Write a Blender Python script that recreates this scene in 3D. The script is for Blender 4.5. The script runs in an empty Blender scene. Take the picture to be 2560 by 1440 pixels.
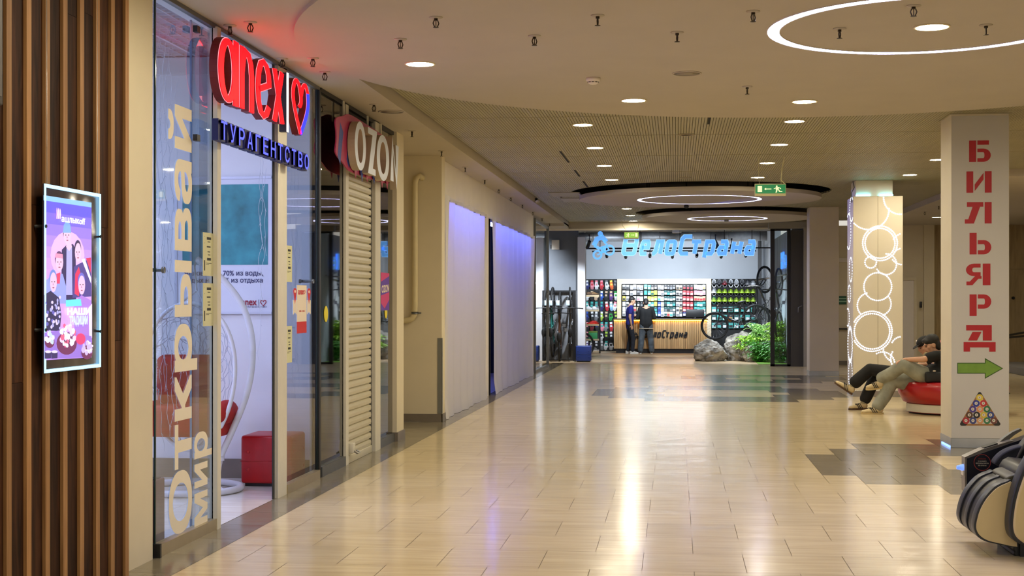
import bpy, bmesh, math, random
from mathutils import Vector, Matrix
rnd = random.Random(7)
SC = bpy.context.scene
COL = SC.collection
PI = math.pi

# ---------------------------------------------------------------- camera
F, HY, CH = 3550.0, 756.0, 1.553
YAW = math.atan((1690.0 - 1280.0) / F)
cs, sn = math.cos(YAW), math.sin(YAW)
cd = bpy.data.cameras.new('camera')
cam = bpy.data.objects.new('camera', cd)
COL.objects.link(cam)
cam.location = (0, 0, CH)
cam.rotation_euler = (PI / 2, 0, YAW)
cd.sensor_width = 36.0
cd.lens = F / 2560 * 36
cd.shift_y = (HY - 720) / 2560
cd.clip_end = 200
SC.camera = cam

def ray(px, py):
    u = (px - 1280) / F; w = (HY - py) / F
    return Vector((u * cs - sn, u * sn + cs, w))
def onZ(px, py, z):
    r = ray(px, py); return r * ((z - CH) / r.z) + Vector((0, 0, CH))
def onX(px, py, x):
    r = ray(px, py); return r * (x / r.x) + Vector((0, 0, CH))
def onY(px, py, y):
    r = ray(px, py); return r * (y / r.y) + Vector((0, 0, CH))

# ---------------------------------------------------------------- world, exposure
SC.view_settings.view_transform = 'Standard'
SC.view_settings.look = 'None'
SC.view_settings.gamma = 1.0
SC.view_settings.exposure = 1.18
SC.view_settings.use_curve_mapping = False
SC.cycles.max_bounces = 7
SC.cycles.diffuse_bounces = 4
SC.cycles.glossy_bounces = 3
SC.cycles.transparent_max_bounces = 12
SC.cycles.sample_clamp_indirect = 3.0
SC.cycles.use_denoising = True
W = bpy.data.worlds.new('world'); SC.world = W
W.use_nodes = True
bgn = W.node_tree.nodes['Background']
bgn.inputs[0].default_value = (1.0, 0.94, 0.84, 1)
bgn.inputs[1].default_value = 0.32

def lamp(name, kind, loc, energy, color, size=0.1, size_y=None, target=None, spot=None, blend=0.5):
    l = bpy.data.lights.new(name, kind)
    l.energy = energy; l.color = color
    if kind == 'AREA':
        l.size = size
        if size_y: l.shape = 'RECTANGLE'; l.size_y = size_y
        else: l.shape = 'DISK'
    elif kind == 'SPOT':
        l.shadow_soft_size = size; l.spot_size = math.radians(spot or 90); l.spot_blend = blend
    else:
        l.shadow_soft_size = size
    o = bpy.data.objects.new(name, l); COL.objects.link(o); o.location = loc
    if target is not None:
        o.rotation_euler = (Vector(target) - Vector(loc)).to_track_quat('-Z', 'Y').to_euler()
    return o

# ---------------------------------------------------------------- materials
def s2l(c):
    return tuple(((v / 255) / 12.92 if v / 255 <= 0.04045 else ((v / 255 + 0.055) / 1.055) ** 2.4) for v in c)
MATS = {}
def mat(name, rgb=(200, 200, 200), rough=0.6, metal=0.0, emit=None, es=0.0, spec=0.5, var=0.06, scale=12.0, bump=0.0, coat=0.0, stretch=None):
    if name in MATS: return MATS[name]
    m = bpy.data.materials.new(name); m.use_nodes = True
    nt = m.node_tree; b = nt.nodes['Principled BSDF']
    c = s2l(rgb)
    b.inputs['Roughness'].default_value = rough
    b.inputs['Metallic'].default_value = metal
    b.inputs['Specular IOR Level'].default_value = spec
    b.inputs['Coat Weight'].default_value = coat
    b.inputs['Base Color'].default_value = (*c, 1)
    if var > 0 or bump > 0:
        tc = nt.nodes.new('ShaderNodeTexCoord'); n = nt.nodes.new('ShaderNodeTexNoise')
        n.inputs['Scale'].default_value = scale; n.inputs['Detail'].default_value = 4
        src = tc.outputs['Object']
        if stretch:
            mp = nt.nodes.new('ShaderNodeMapping'); mp.inputs['Scale'].default_value = stretch
            nt.links.new(src, mp.inputs[0]); src = mp.outputs[0]
        nt.links.new(src, n.inputs['Vector'])
        if var > 0:
            r = nt.nodes.new('ShaderNodeValToRGB')
            r.color_ramp.elements[0].position = 0.3; r.color_ramp.elements[1].position = 0.7
            r.color_ramp.elements[0].color = (*[v * (1 - var * 1.5) for v in c], 1)
            r.color_ramp.elements[1].color = (*[min(1, v * (1 + var)) for v in c], 1)
            nt.links.new(n.outputs['Fac'], r.inputs[0]); nt.links.new(r.outputs[0], b.inputs['Base Color'])
        if bump > 0:
            bp = nt.nodes.new('ShaderNodeBump'); bp.inputs['Strength'].default_value = bump; bp.inputs['Distance'].default_value = 0.02
            nt.links.new(n.outputs['Fac'], bp.inputs['Height']); nt.links.new(bp.outputs[0], b.inputs['Normal'])
    if emit is not None:
        b.inputs['Emission Color'].default_value = (*s2l(emit), 1)
        b.inputs['Emission Strength'].default_value = es
    MATS[name] = m
    return m

def glass_mat(name, tint=(225, 235, 240), refl=1.0, rough=0.02):
    m = bpy.data.materials.new(name); m.use_nodes = True
    nt = m.node_tree; nt.nodes.clear()
    out = nt.nodes.new('ShaderNodeOutputMaterial'); mx = nt.nodes.new('ShaderNodeMixShader')
    tr = nt.nodes.new('ShaderNodeBsdfTransparent'); gl = nt.nodes.new('ShaderNodeBsdfGlossy')
    fr = nt.nodes.new('ShaderNodeFresnel'); fr.inputs['IOR'].default_value = 1.5
    mu = nt.nodes.new('ShaderNodeMath'); mu.operation = 'MULTIPLY'; mu.use_clamp = True; mu.inputs[1].default_value = refl
    tr.inputs[0].default_value = (*s2l(tint), 1)
    gl.inputs['Roughness'].default_value = rough
    gl.inputs['Color'].default_value = (1, 1, 1, 1)
    nt.links.new(fr.outputs[0], mu.inputs[0]); nt.links.new(mu.outputs[0], mx.inputs[0])
    nt.links.new(tr.outputs[0], mx.inputs[1]); nt.links.new(gl.outputs[0], mx.inputs[2])
    nt.links.new(mx.outputs[0], out.inputs[0])
    return m

def wood_mat(name, c1, c2, rough=0.45, scale=3.0, stretch=(14, 14, 0.9), spec=0.4):
    m = bpy.data.materials.new(name); m.use_nodes = True
    nt = m.node_tree; b = nt.nodes['Principled BSDF']
    b.inputs['Roughness'].default_value = rough; b.inputs['Specular IOR Level'].default_value = spec
    tc = nt.nodes.new('ShaderNodeTexCoord'); mp = nt.nodes.new('ShaderNodeMapping'); mp.inputs['Scale'].default_value = stretch
    isl = nt.nodes.new('ShaderNodeNewGeometry'); ad = nt.nodes.new('ShaderNodeVectorMath'); ad.operation = 'ADD'
    mul = nt.nodes.new('ShaderNodeMath'); mul.operation = 'MULTIPLY'; mul.inputs[1].default_value = 37.0
    nt.links.new(isl.outputs['Random Per Island'], mul.inputs[0])
    nt.links.new(tc.outputs['Object'], mp.inputs[0]); nt.links.new(mp.outputs[0], ad.inputs[0]); nt.links.new(mul.outputs[0], ad.inputs[1])
    n = nt.nodes.new('ShaderNodeTexNoise'); n.inputs['Scale'].default_value = scale; n.inputs['Detail'].default_value = 6
    n.inputs['Distortion'].default_value = 0.8
    nt.links.new(ad.outputs[0], n.inputs['Vector'])
    r = nt.nodes.new('ShaderNodeValToRGB')
    r.color_ramp.elements[0].position = 0.32; r.color_ramp.elements[1].position = 0.68
    r.color_ramp.elements[0].color = (*s2l(c1), 1); r.color_ramp.elements[1].color = (*s2l(c2), 1)
    nt.links.new(n.outputs['Fac'], r.inputs[0])
    hs = nt.nodes.new('ShaderNodeHueSaturation')
    mr = nt.nodes.new('ShaderNodeMapRange'); mr.inputs['To Min'].default_value = 0.75; mr.inputs['To Max'].default_value = 1.2
    nt.links.new(isl.outputs['Random Per Island'], mr.inputs[0]); nt.links.new(mr.outputs[0], hs.inputs['Value'])
    nt.links.new(r.outputs[0], hs.inputs['Color']); nt.links.new(hs.outputs[0], b.inputs['Base Color'])
    bp = nt.nodes.new('ShaderNodeBump'); bp.inputs['Strength'].default_value = 0.15; bp.inputs['Distance'].default_value = 0.01
    nt.links.new(n.outputs['Fac'], bp.inputs['Height']); nt.links.new(bp.outputs[0], b.inputs['Normal'])
    MATS[name] = m
    return m

def floor_mat(name, c1, c2, rough=0.16):
    m = bpy.data.materials.new(name); m.use_nodes = True
    nt = m.node_tree; b = nt.nodes['Principled BSDF']
    b.inputs['Specular IOR Level'].default_value = 0.5
    tc = nt.nodes.new('ShaderNodeTexCoord'); mp = nt.nodes.new('ShaderNodeMapping'); mp.inputs['Scale'].default_value = (1.2, 16, 1)
    geo = nt.nodes.new('ShaderNodeNewGeometry'); ad = nt.nodes.new('ShaderNodeVectorMath'); ad.operation = 'ADD'
    mul = nt.nodes.new('ShaderNodeMath'); mul.operation = 'MULTIPLY'; mul.inputs[1].default_value = 91.0
    nt.links.new(geo.outputs['Random Per Island'], mul.inputs[0])
    nt.links.new(tc.outputs['Object'], mp.inputs[0]); nt.links.new(mp.outputs[0], ad.inputs[0]); nt.links.new(mul.outputs[0], ad.inputs[1])
    n = nt.nodes.new('ShaderNodeTexNoise'); n.inputs['Scale'].default_value = 1.6; n.inputs['Detail'].default_value = 5
    nt.links.new(ad.outputs[0], n.inputs['Vector'])
    r = nt.nodes.new('ShaderNodeValToRGB')
    r.color_ramp.elements[0].position = 0.3; r.color_ramp.elements[1].position = 0.7
    r.color_ramp.elements[0].color = (*s2l(c1), 1); r.color_ramp.elements[1].color = (*s2l(c2), 1)
    nt.links.new(n.outputs['Fac'], r.inputs[0])
    hs = nt.nodes.new('ShaderNodeHueSaturation')
    mr = nt.nodes.new('ShaderNodeMapRange'); mr.inputs['To Min'].default_value = 0.95; mr.inputs['To Max'].default_value = 1.04
    nt.links.new(geo.outputs['Random Per Island'], mr.inputs[0]); nt.links.new(mr.outputs[0], hs.inputs['Value'])
    nt.links.new(r.outputs[0], hs.inputs['Color']); nt.links.new(hs.outputs[0], b.inputs['Base Color'])
    rr = nt.nodes.new('ShaderNodeMapRange'); rr.inputs['To Min'].default_value = rough * 0.75; rr.inputs['To Max'].default_value = rough * 1.35
    nt.links.new(n.outputs['Fac'], rr.inputs[0]); nt.links.new(rr.outputs[0], b.inputs['Roughness'])
    # slightly cushioned glaze: gentle low-frequency waviness
    n2 = nt.nodes.new('ShaderNodeTexNoise'); n2.inputs['Scale'].default_value = 1.1; n2.inputs['Detail'].default_value = 1
    mp2 = nt.nodes.new('ShaderNodeMapping'); mp2.inputs['Scale'].default_value = (2.0, 3.0, 1)
    ad2 = nt.nodes.new('ShaderNodeVectorMath'); ad2.operation = 'ADD'
    nt.links.new(tc.outputs['Object'], mp2.inputs[0]); nt.links.new(mp2.outputs[0], ad2.inputs[0]); nt.links.new(mul.outputs[0], ad2.inputs[1])
    nt.links.new(ad2.outputs[0], n2.inputs['Vector'])
    bp = nt.nodes.new('ShaderNodeBump'); bp.inputs['Strength'].default_value = 0.12; bp.inputs['Distance'].default_value = 0.03
    nt.links.new(n2.outputs['Fac'], bp.inputs['Height']); nt.links.new(bp.outputs[0], b.inputs['Normal'])
    MATS[name] = m
    return m

def emis(name, rgb, strength, base=None):
    if name in MATS: return MATS[name]
    m = bpy.data.materials.new(name); m.use_nodes = True
    b = m.node_tree.nodes['Principled BSDF']
    b.inputs['Base Color'].default_value = (*s2l(base or rgb), 1)
    b.inputs['Roughness'].default_value = 0.5
    if base: b.inputs['Specular IOR Level'].default_value = 0.1
    b.inputs['Emission Color'].default_value = (*s2l(rgb), 1)
    b.inputs['Emission Strength'].default_value = strength
    MATS[name] = m
    return m

M_CREAM = mat('cream_paint', (214, 202, 172), 0.7, var=0.02, scale=3)
M_WHITE = mat('white_paint', (226, 218, 204), 0.75, var=0.02, scale=3)
M_CEIL = mat('ceiling_paint', (186, 177, 161), 0.85, var=0.02, scale=2, spec=0.2)
M_SLAT = mat('slat_metal', (158, 150, 120), 0.55, var=0.05, scale=1.5)
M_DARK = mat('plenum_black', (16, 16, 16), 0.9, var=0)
M_PLEN = mat('plenum_brown', (74, 68, 52), 0.9, var=0)
M_BLACK = mat('black_metal', (22, 22, 24), 0.45, var=0.03)
M_GREYM = mat('grey_metal', (110, 112, 112), 0.4, 0.6, var=0.03)
M_STEEL = mat('brushed_steel', (176, 178, 180), 0.3, 0.9, var=0.08, scale=4)
M_ALU = mat('cream_aluminium', (212, 206, 186), 0.45, var=0.02)
M_CHAMP = mat('champagne_aluminium', (184, 170, 140), 0.35, 0.7, var=0.03)
M_SKIRT = mat('grey_tile_skirting', (120, 110, 96), 0.4, var=0.1, scale=5)
M_SHOPW = mat('white_shop_wall', (225, 225, 228), 0.8, var=0.02, scale=2)
M_BIKEW = mat('grey_shop_wall', (165, 170, 176), 0.8, var=0.02, scale=2)
M_GROUT = mat('grout', (128, 110, 80), 0.8, var=0.05)
M_TILE = floor_mat('cream_tile', (208, 188, 146), (221, 202, 160))
M_TILEG = floor_mat('grey_tile', (122, 113, 92), (134, 124, 102))
M_TILEW = floor_mat('white_tile', (214, 208, 196), (228, 222, 212), 0.1)
M_WOODF = wood_mat('shop_wood_floor', (196, 166, 126), (214, 188, 150), 0.3, 2.0, (1.2, 12, 1))
M_DWOOD = wood_mat('dark_stained_plank', (36, 20, 11), (72, 43, 25), 0.6, 2.2, (9, 9, 0.9), 0.12)
M_LWOOD = wood_mat('light_stained_slat', (150, 108, 66), (178, 134, 88), 0.55, 2.2, (16, 16, 0.7), 0.25)
M_BWOOD = wood_mat('brown_veneer', (140, 120, 84), (162, 140, 100), 0.5, 2.0, (7, 7, 0.8))
M_COUNT = wood_mat('oak_batten', (188, 150, 100), (208, 172, 120), 0.5, 2.0, (12, 12, 0.9))
M_GLASS = glass_mat('clear_glass', (206, 220, 226), 1.5)
M_GLASSD = glass_mat('smoked_glass', (120, 126, 124), 1.3)
M_GEDGE = mat('dark_green_glass_edge', (14, 44, 46), 0.15, var=0)
M_LAMP = emis('warm_lamp_diffuser', (255, 243, 214), 112.0)
M_RING = emis('cool_ring_diffuser', (172, 182, 255), 20.0)
M_COOL = emis('cool_lamp_diffuser', (192, 204, 255), 125.0)

# ---------------------------------------------------------------- mesh builder
class MB:
    def __init__(s): s.v = []; s.f = []; s.mi = []; s.sm = []
    def face(s, pts, mi=0, smooth=False):
        b = len(s.v); s.v += [tuple(p) for p in pts]; s.f.append(tuple(range(b, b + len(pts)))); s.mi.append(mi); s.sm.append(smooth); return s
    def add(s, vs, fs, mi=0, smooth=False):
        b = len(s.v); s.v += [tuple(p) for p in vs]
        for f in fs: s.f.append(tuple(i + b for i in f)); s.mi.append(mi); s.sm.append(smooth)
        return s
    def box(s, x0, x1, y0, y1, z0, z1, mi=0, M=None):
        vs = [Vector((x, y, z)) for z in (z0, z1) for y in (y0, y1) for x in (x0, x1)]
        if M is not None: vs = [M @ v for v in vs]
        return s.add(vs, [(0, 2, 3, 1), (4, 5, 7, 6), (0, 1, 5, 4), (2, 6, 7, 3), (0, 4, 6, 2), (1, 3, 7, 5)], mi)
    def rbox(s, x0, x1, y0, y1, z0, z1, r=0.01, mi=0, M=None, seg=2, smooth=True):
        bm = bmesh.new(); bmesh.ops.create_cube(bm, size=1)
        for v in bm.verts:
            v.co = Vector(((x0 + x1) / 2 + v.co.x * (x1 - x0), (y0 + y1) / 2 + v.co.y * (y1 - y0), (z0 + z1) / 2 + v.co.z * (z1 - z0)))
        bmesh.ops.bevel(bm, geom=bm.edges[:], offset=r, segments=seg, affect='EDGES', profile=0.5)
        bm.verts.index_update()
        vs = [v.co.copy() for v in bm.verts]; fs = [[v.index for v in f.verts] for f in bm.faces]; bm.free()
        if M is not None: vs = [M @ v for v in vs]
        return s.add(vs, fs, mi, smooth)
    def tube(s, pts, r, n=8, mi=0, closed=False, caps=True, smooth=True, flat=None):
        pts = [Vector(p) for p in pts]; N = len(pts)
        rr = r if isinstance(r, (list, tuple)) else [r] * N
        vs = []; prev = None
        for i, p in enumerate(pts):
            if closed: t = pts[(i + 1) % N] - pts[i - 1]
            else: t = pts[min(i + 1, N - 1)] - pts[max(i - 1, 0)]
            if t.length < 1e-9: t = Vector((0, 0, 1))
            t.normalize()
            if prev is None:
                a = Vector((0, 0, 1)) if abs(t.z) < 0.9 else Vector((1, 0, 0))
                u = t.cross(a).normalized()
            else:
                u = prev - t * prev.dot(t)
                u = u.normalized() if u.length > 1e-6 else t.cross(Vector((0, 0, 1))).normalized()
            prev = u; w = t.cross(u)
            for k in range(n):
                a = 2 * PI * k / n
                vs.append(p + (u * math.cos(a) + w * math.sin(a)) * rr[i])
        fs = []
        for i in range(N if closed else N - 1):
            j = (i + 1) % N
            for k in range(n):
                l = (k + 1) % n
                fs.append((i * n + k, j * n + k, j * n + l, i * n + l)[::-1])
        if caps and not closed:
            fs.append(tuple(range(n))); fs.append(tuple(range((N - 1) * n, N * n))[::-1])
        return s.add(vs, fs, mi, smooth)
    def lathe(s, prof, n=24, c=(0, 0, 0), mi=0, smooth=True, M=None):
        vs = []; fs = []; K = len(prof)
        for (r, z) in prof:
            for k in range(n):
                a = 2 * PI * k / n
                v = Vector((c[0] + r * math.cos(a), c[1] + r * math.sin(a), c[2] + z))
                vs.append(M @ v if M is not None else v)
        for i in range(K - 1):
            for k in range(n):
                l = (k + 1) % n
                fs.append((i * n + k, i * n + l, (i + 1) * n + l, (i + 1) * n + k))
        if prof[0][0] > 1e-6: fs.append(tuple(range(n))[::-1])
        if prof[-1][0] > 1e-6: fs.append(tuple(range((K - 1) * n, K * n)))
        return s.add(vs, fs, mi, smooth)
    def ell(s, c, r, nu=16, nv=10, mi=0, M=None):
        prof = [(max(1e-7, math.sin(PI * i / nv)), -math.cos(PI * i / nv)) for i in range(nv + 1)]
        vs = []; fs = []
        for (q, z) in prof:
            for k in range(nu):
                a = 2 * PI * k / nu
                v = Vector((c[0] + r[0] * q * math.cos(a), c[1] + r[1] * q * math.sin(a), c[2] + r[2] * z))
                if M is not None: v = M @ v
                vs.append(v)
        for i in range(nv):
            for k in range(nu):
                l = (k + 1) % nu
                fs.append((i * nu + k, i * nu + l, (i + 1) * nu + l, (i + 1) * nu + k))
        return s.add(vs, fs, mi, True)
    def prism(s, poly, o, u, v, depth, mi=0, mside=None, back=True):
        """polygon (a,b) in frame o,u,v raised by depth along u x v (front is the raised side)"""
        o = Vector(o); u = Vector(u); v = Vector(v); n = u.cross(v).normalized()
        area = sum(poly[i][0] * poly[(i + 1) % len(poly)][1] - poly[(i + 1) % len(poly)][0] * poly[i][1] for i in range(len(poly)))
        if area < 0: poly = poly[::-1]
        fr = [o + u * a + v * b + n * depth for a, b in poly]; bk = [o + u * a + v * b for a, b in poly]
        s.face(fr, mi)
        if back: s.face(bk[::-1], mi if mside is None else mside)
        ms = mi if mside is None else mside
        N = len(poly)
        for i in range(N):
            j = (i + 1) % N
            s.face([bk[i], bk[j], fr[j], fr[i]], ms)
        return s
    def ring(s, c, r0, r1, z, n=96, mi=0, down=True):
        for k in range(n):
            a, b = 2 * PI * k / n, 2 * PI * (k + 1) / n
            p = [(c[0] + r * math.cos(t), c[1] + r * math.sin(t), z) for r, t in ((r0, a), (r1, a), (r1, b), (r0, b))]
            s.face(p[::-1] if down else p, mi)
        return s
    def cyl(s, c, r, z0, z1, n=96, mi=0, inward=False, smooth=True):
        vs = [(c[0] + r * math.cos(2 * PI * k / n), c[1] + r * math.sin(2 * PI * k / n), z) for z in (z0, z1) for k in range(n)]
        fs = [(k, (k + 1) % n, n + (k + 1) % n, n + k) for k in range(n)]
        if inward: fs = [f[::-1] for f in fs]
        return s.add(vs, fs, mi, smooth)
    def stroke(s, pts, w, o, u, v, depth, mi=0, mside=None, closed=False):
        """a 2-D polyline of width w raised as a block; mitred"""
        P = [Vector((a, b)) for a, b in pts]; N = len(P); L = []; R = []
        for i in range(N):
            if closed: d0 = (P[i] - P[i - 1]); d1 = (P[(i + 1) % N] - P[i])
            else:
                d0 = P[i] - P[i - 1] if i else P[1] - P[0]
                d1 = P[i + 1] - P[i] if i < N - 1 else d0
            d0 = d0.normalized(); d1 = d1.normalized()
            n0 = Vector((-d0.y, d0.x)); n1 = Vector((-d1.y, d1.x)); m = (n0 + n1)
            m = m.normalized() if m.length > 1e-6 else n0
            k = w / 2 / max(0.4, m.dot(n0))
            L.append(P[i] + m * k); R.append(P[i] - m * k)
        o = Vector(o); u = Vector(u); v = Vector(v); n = u.cross(v).normalized()
        g = lambda q, h: o + u * q.x + v * q.y + n * h
        ms = mi if mside is None else mside
        for i in range(N if closed else N - 1):
            j = (i + 1) % N
            s.face([g(R[i], depth), g(R[j], depth), g(L[j], depth), g(L[i], depth)], mi)
            s.face([g(R[i], 0), g(R[j], 0), g(R[j], depth), g(R[i], depth)], ms)
            s.face([g(L[j], 0), g(L[i], 0), g(L[i], depth), g(L[j], depth)], ms)
        if not closed:
            s.face([g(L[0], 0), g(R[0], 0), g(R[0], depth), g(L[0], depth)], ms)
            s.face([g(R[-1], 0), g(L[-1], 0), g(L[-1], depth), g(R[-1], depth)], ms)
        return s
    def oring(s, cx, cy, rx, ry, wx, wy, o, u, v, depth, mi=0, mside=None, n=40):
        o = Vector(o); u = Vector(u); v = Vector(v); nn = u.cross(v).normalized(); ms = mi if mside is None else mside
        P = lambda k, a, b, h: o + u * (cx + a * math.cos(2 * PI * k / n)) + v * (cy + b * math.sin(2 * PI * k / n)) + nn * h
        for k in range(n):
            s.face([P(k, rx - wx, ry - wy, depth), P(k, rx, ry, depth), P(k + 1, rx, ry, depth), P(k + 1, rx - wx, ry - wy, depth)], mi)
            s.face([P(k, rx, ry, 0), P(k + 1, rx, ry, 0), P(k + 1, rx, ry, depth), P(k, rx, ry, depth)], ms)
            s.face([P(k + 1, rx - wx, ry - wy, 0), P(k, rx - wx, ry - wy, 0), P(k, rx - wx, ry - wy, depth), P(k + 1, rx - wx, ry - wy, depth)], ms)
        return s
    def build(s, name, mats, parent=None, loc=None, rot=None):
        me = bpy.data.meshes.new(name); me.from_pydata([tuple(v) for v in s.v], [], s.f)
        if not isinstance(mats, (list, tuple)): mats = [mats]
        for m in mats: me.materials.append(m)
        me.polygons.foreach_set('material_index', s.mi); me.polygons.foreach_set('use_smooth', s.sm)
        me.update()
        o = bpy.data.objects.new(name, me); COL.objects.link(o)
        if parent is not None: put(o, parent)
        if loc is not None: o.location = loc
        if rot is not None: o.rotation_euler = rot
        return o

def wmat(o):
    m = o.matrix_basis.copy(); p = o.parent
    while p is not None: m = p.matrix_basis @ m; p = p.parent
    return m
def put(o, parent):
    """parent o (built in world coordinates) under parent and keep it where it is"""
    o.parent = parent
    if isinstance(o.data, bpy.types.Mesh):
        o.data.transform(wmat(parent).inverted())
    return o
def tag(o, label=None, cat=None, group=None, kind=None):
    if label: o['label'] = label
    if cat: o['category'] = cat
    if group: o['group'] = group
    if kind: o['kind'] = kind
    return o
def thing(name, label, cat, loc=(0, 0, 0), rz=0.0, group=None):
    o = bpy.data.objects.new(name, None); COL.objects.link(o)
    o.empty_display_size = 0.1
    o.location = loc; o.rotation_euler = (0, 0, rz)
    return tag(o, label, cat, group)
def struct(o): o['kind'] = 'structure'; return o
def dup(root, loc=None, rz=None, label=None, group=None):
    r = root.copy(); COL.objects.link(r)
    if loc is not None: r.location = loc
    if rz is not None: r.rotation_euler = (0, 0, rz)
    if label: r['label'] = label
    if group: r['group'] = group
    for ch in list(root.children):
        c = ch.copy(); COL.objects.link(c); c.parent = r
        for g in list(ch.children):
            d = g.copy(); COL.objects.link(d); d.parent = c
    return r
def rotm(loc, rz=0, rx=0, ry=0):
    return Matrix.Translation(Vector(loc)) @ Matrix.Rotation(rz, 4, 'Z') @ Matrix.Rotation(ry, 4, 'Y') @ Matrix.Rotation(rx, 4, 'X')

from mathutils.geometry import delaunay_2d_cdt
def glyph_mesh(body, shear=0.0, spacing=1.0):
    """outlines of the built-in font, filled by constrained triangulation with non-zero winding"""
    cu = bpy.data.curves.new('t', 'FONT'); cu.body = body; cu.size = 1.0; cu.shear = shear
    cu.space_character = spacing; cu.resolution_u = 6; cu.fill_mode = 'NONE'
    ob = bpy.data.objects.new('t', cu); COL.objects.link(ob)
    dg = bpy.context.evaluated_depsgraph_get(); dg.update()
    me = bpy.data.meshes.new_from_object(ob.evaluated_get(dg))
    P = [Vector((v.co.x, v.co.y)) for v in me.vertices]; E = [tuple(e.vertices) for e in me.edges]
    bpy.data.objects.remove(ob); bpy.data.curves.remove(cu); bpy.data.meshes.remove(me)
    if not P: return [], []
    adj = {}
    for i, j in E: adj.setdefault(i, []).append(j); adj.setdefault(j, []).append(i)
    seen = set(); loops = []
    for i in range(len(P)):
        if i in seen or i not in adj: continue
        lp = [i]; seen.add(i); cur = i
        nx = i + 1 if i + 1 in adj[i] else adj[i][0]
        while nx not in seen:
            lp.append(nx); seen.add(nx)
            c_ = [k for k in adj[nx] if k not in seen]
            cur = nx
            if not c_: break
            nx = c_[0]
        loops.append(lp)
    segs = [(P[l[k]], P[l[(k + 1) % len(l)]]) for l in loops for k in range(len(l))]
    V, _, T, _, _, _ = delaunay_2d_cdt(P, [(l[k], l[(k + 1) % len(l)]) for l in loops for k in range(len(l))], [], 0, 1e-6)
    out = []
    for t in T:
        c = (V[t[0]] + V[t[1]] + V[t[2]]) / 3; w = 0
        for a_, b_ in segs:
            if (a_.y <= c.y) != (b_.y <= c.y):
                if a_.x + (c.y - a_.y) / (b_.y - a_.y) * (b_.x - a_.x) > c.x: w += 1 if b_.y > a_.y else -1
        if w:
            q = (V[t[1]] - V[t[0]]).cross(V[t[2]] - V[t[0]]) if False else (V[t[1]].x - V[t[0]].x) * (V[t[2]].y - V[t[0]].y) - (V[t[1]].y - V[t[0]].y) * (V[t[2]].x - V[t[0]].x)
            out.append(tuple(t) if q > 0 else tuple(t)[::-1])
    return [Vector(v) for v in V], out
def text_mb(body, size, o, u, v, depth=0.0, width=None, height=None, bold=0.0, shear=0.0, align='LEFT', spacing=1.0, mi=0, mside=None, mb=None):
    """lettering from the built-in font, laid in frame o,u,v; optionally fitted to width/height of its own bounds"""
    vs, fs = glyph_mesh(body, shear, spacing)
    mb = mb or MB()
    if not vs: return mb
    x0 = min(p.x for p in vs); x1 = max(p.x for p in vs); y0 = min(p.y for p in vs); y1 = max(p.y for p in vs)
    kx = ky = size
    if height: ky = height / (y1 - y0); kx = ky
    if width: kx = width / (x1 - x0)
    if width and not height and size is None: ky = kx
    ox = {'LEFT': x0, 'CENTER': (x0 + x1) / 2, 'RIGHT': x1}[align]
    oy = y0 if height else 0.0
    o = Vector(o); u = Vector(u); v = Vector(v); n = u.cross(v).normalized()
    q = [((p.x - ox) * kx, (p.y - oy) * ky) for p in vs]
    rb = bold * kx, bold * ky
    offs = [(0, 0)] + ([(rb[0] * i, rb[1] * j) for i in (-1, 0, 1) for j in (-1, 0, 1) if i or j] if bold > 0 else [])
    cnt = set()
    for f in fs:
        for i in range(len(f)): cnt.add((f[i], f[(i + 1) % len(f)]))
    ms = mi if mside is None else mside
    for j, (da, db) in enumerate(offs):
        dd = depth + j * 0.00004
        fr = [o + u * (a + da) + v * (b + db) + n * dd for a, b in q]
        mb.add(fr, fs, mi)
        if depth > 0:
            bk = [o + u * (a + da) + v * (b + db) for a, b in q]
            for (a, b) in cnt:
                if (b, a) not in cnt: mb.face([bk[a], bk[b], fr[b], fr[a]], ms)
    return mb
def circle(cx, cy, r, n=24, a0=0.0, a1=2 * PI):
    full = abs(a1 - a0 - 2 * PI) < 1e-6
    m = n if full else n + 1
    return [(cx + r * math.cos(a0 + (a1 - a0) * k / n), cy + r * math.sin(a0 + (a1 - a0) * k / n)) for k in range(m)]
def pl_rect(x0, x1, y0, y1): return [(x0, y0), (x1, y0), (x1, y1), (x0, y1)]
# ================================================================ SETTING
ZC, ZD, ZS = 3.46, 3.43, 3.57        # soffit, big disc, slats
XF = -3.15                            # shop front plane on the left

# ---- floor: bonded tiles, grey rings and a grey border strip
RINGS = [((0.70, 24.5), 1.12, 2.15), ((1.75, 29.4), 0.75, 1.62), ((3.70, 14.05), 1.22, 2.42)]
def grey_at(x, y):
    for (c, r0, r1) in RINGS:
        d = math.hypot(x - c[0], y - c[1])
        if r0 < d < r1: return True
    return False
fm = MB()
fm.face([(-3.3, -5, -0.004), (13, -5, -0.004), (13, 36.0, -0.004), (-3.3, 36.0, -0.004)], 0)
PX, PY, Y0T = 0.602, 0.592, 10.033
def tile(x0, x1, y0, y1, mi):
    g = 0.0016
    x0 = max(x0, -2.85); x1 = min(x1, 13)
    y1 = min(y1, 36.0)
    if x1 - x0 < 0.02 or y1 - y0 < 0.02: return
    fm.face([(x0 + g, y0 + g, 0), (x1 - g, y0 + g, 0), (x1 - g, y1 - g, 0), (x0 + g, y1 - g, 0)], mi)
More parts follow.
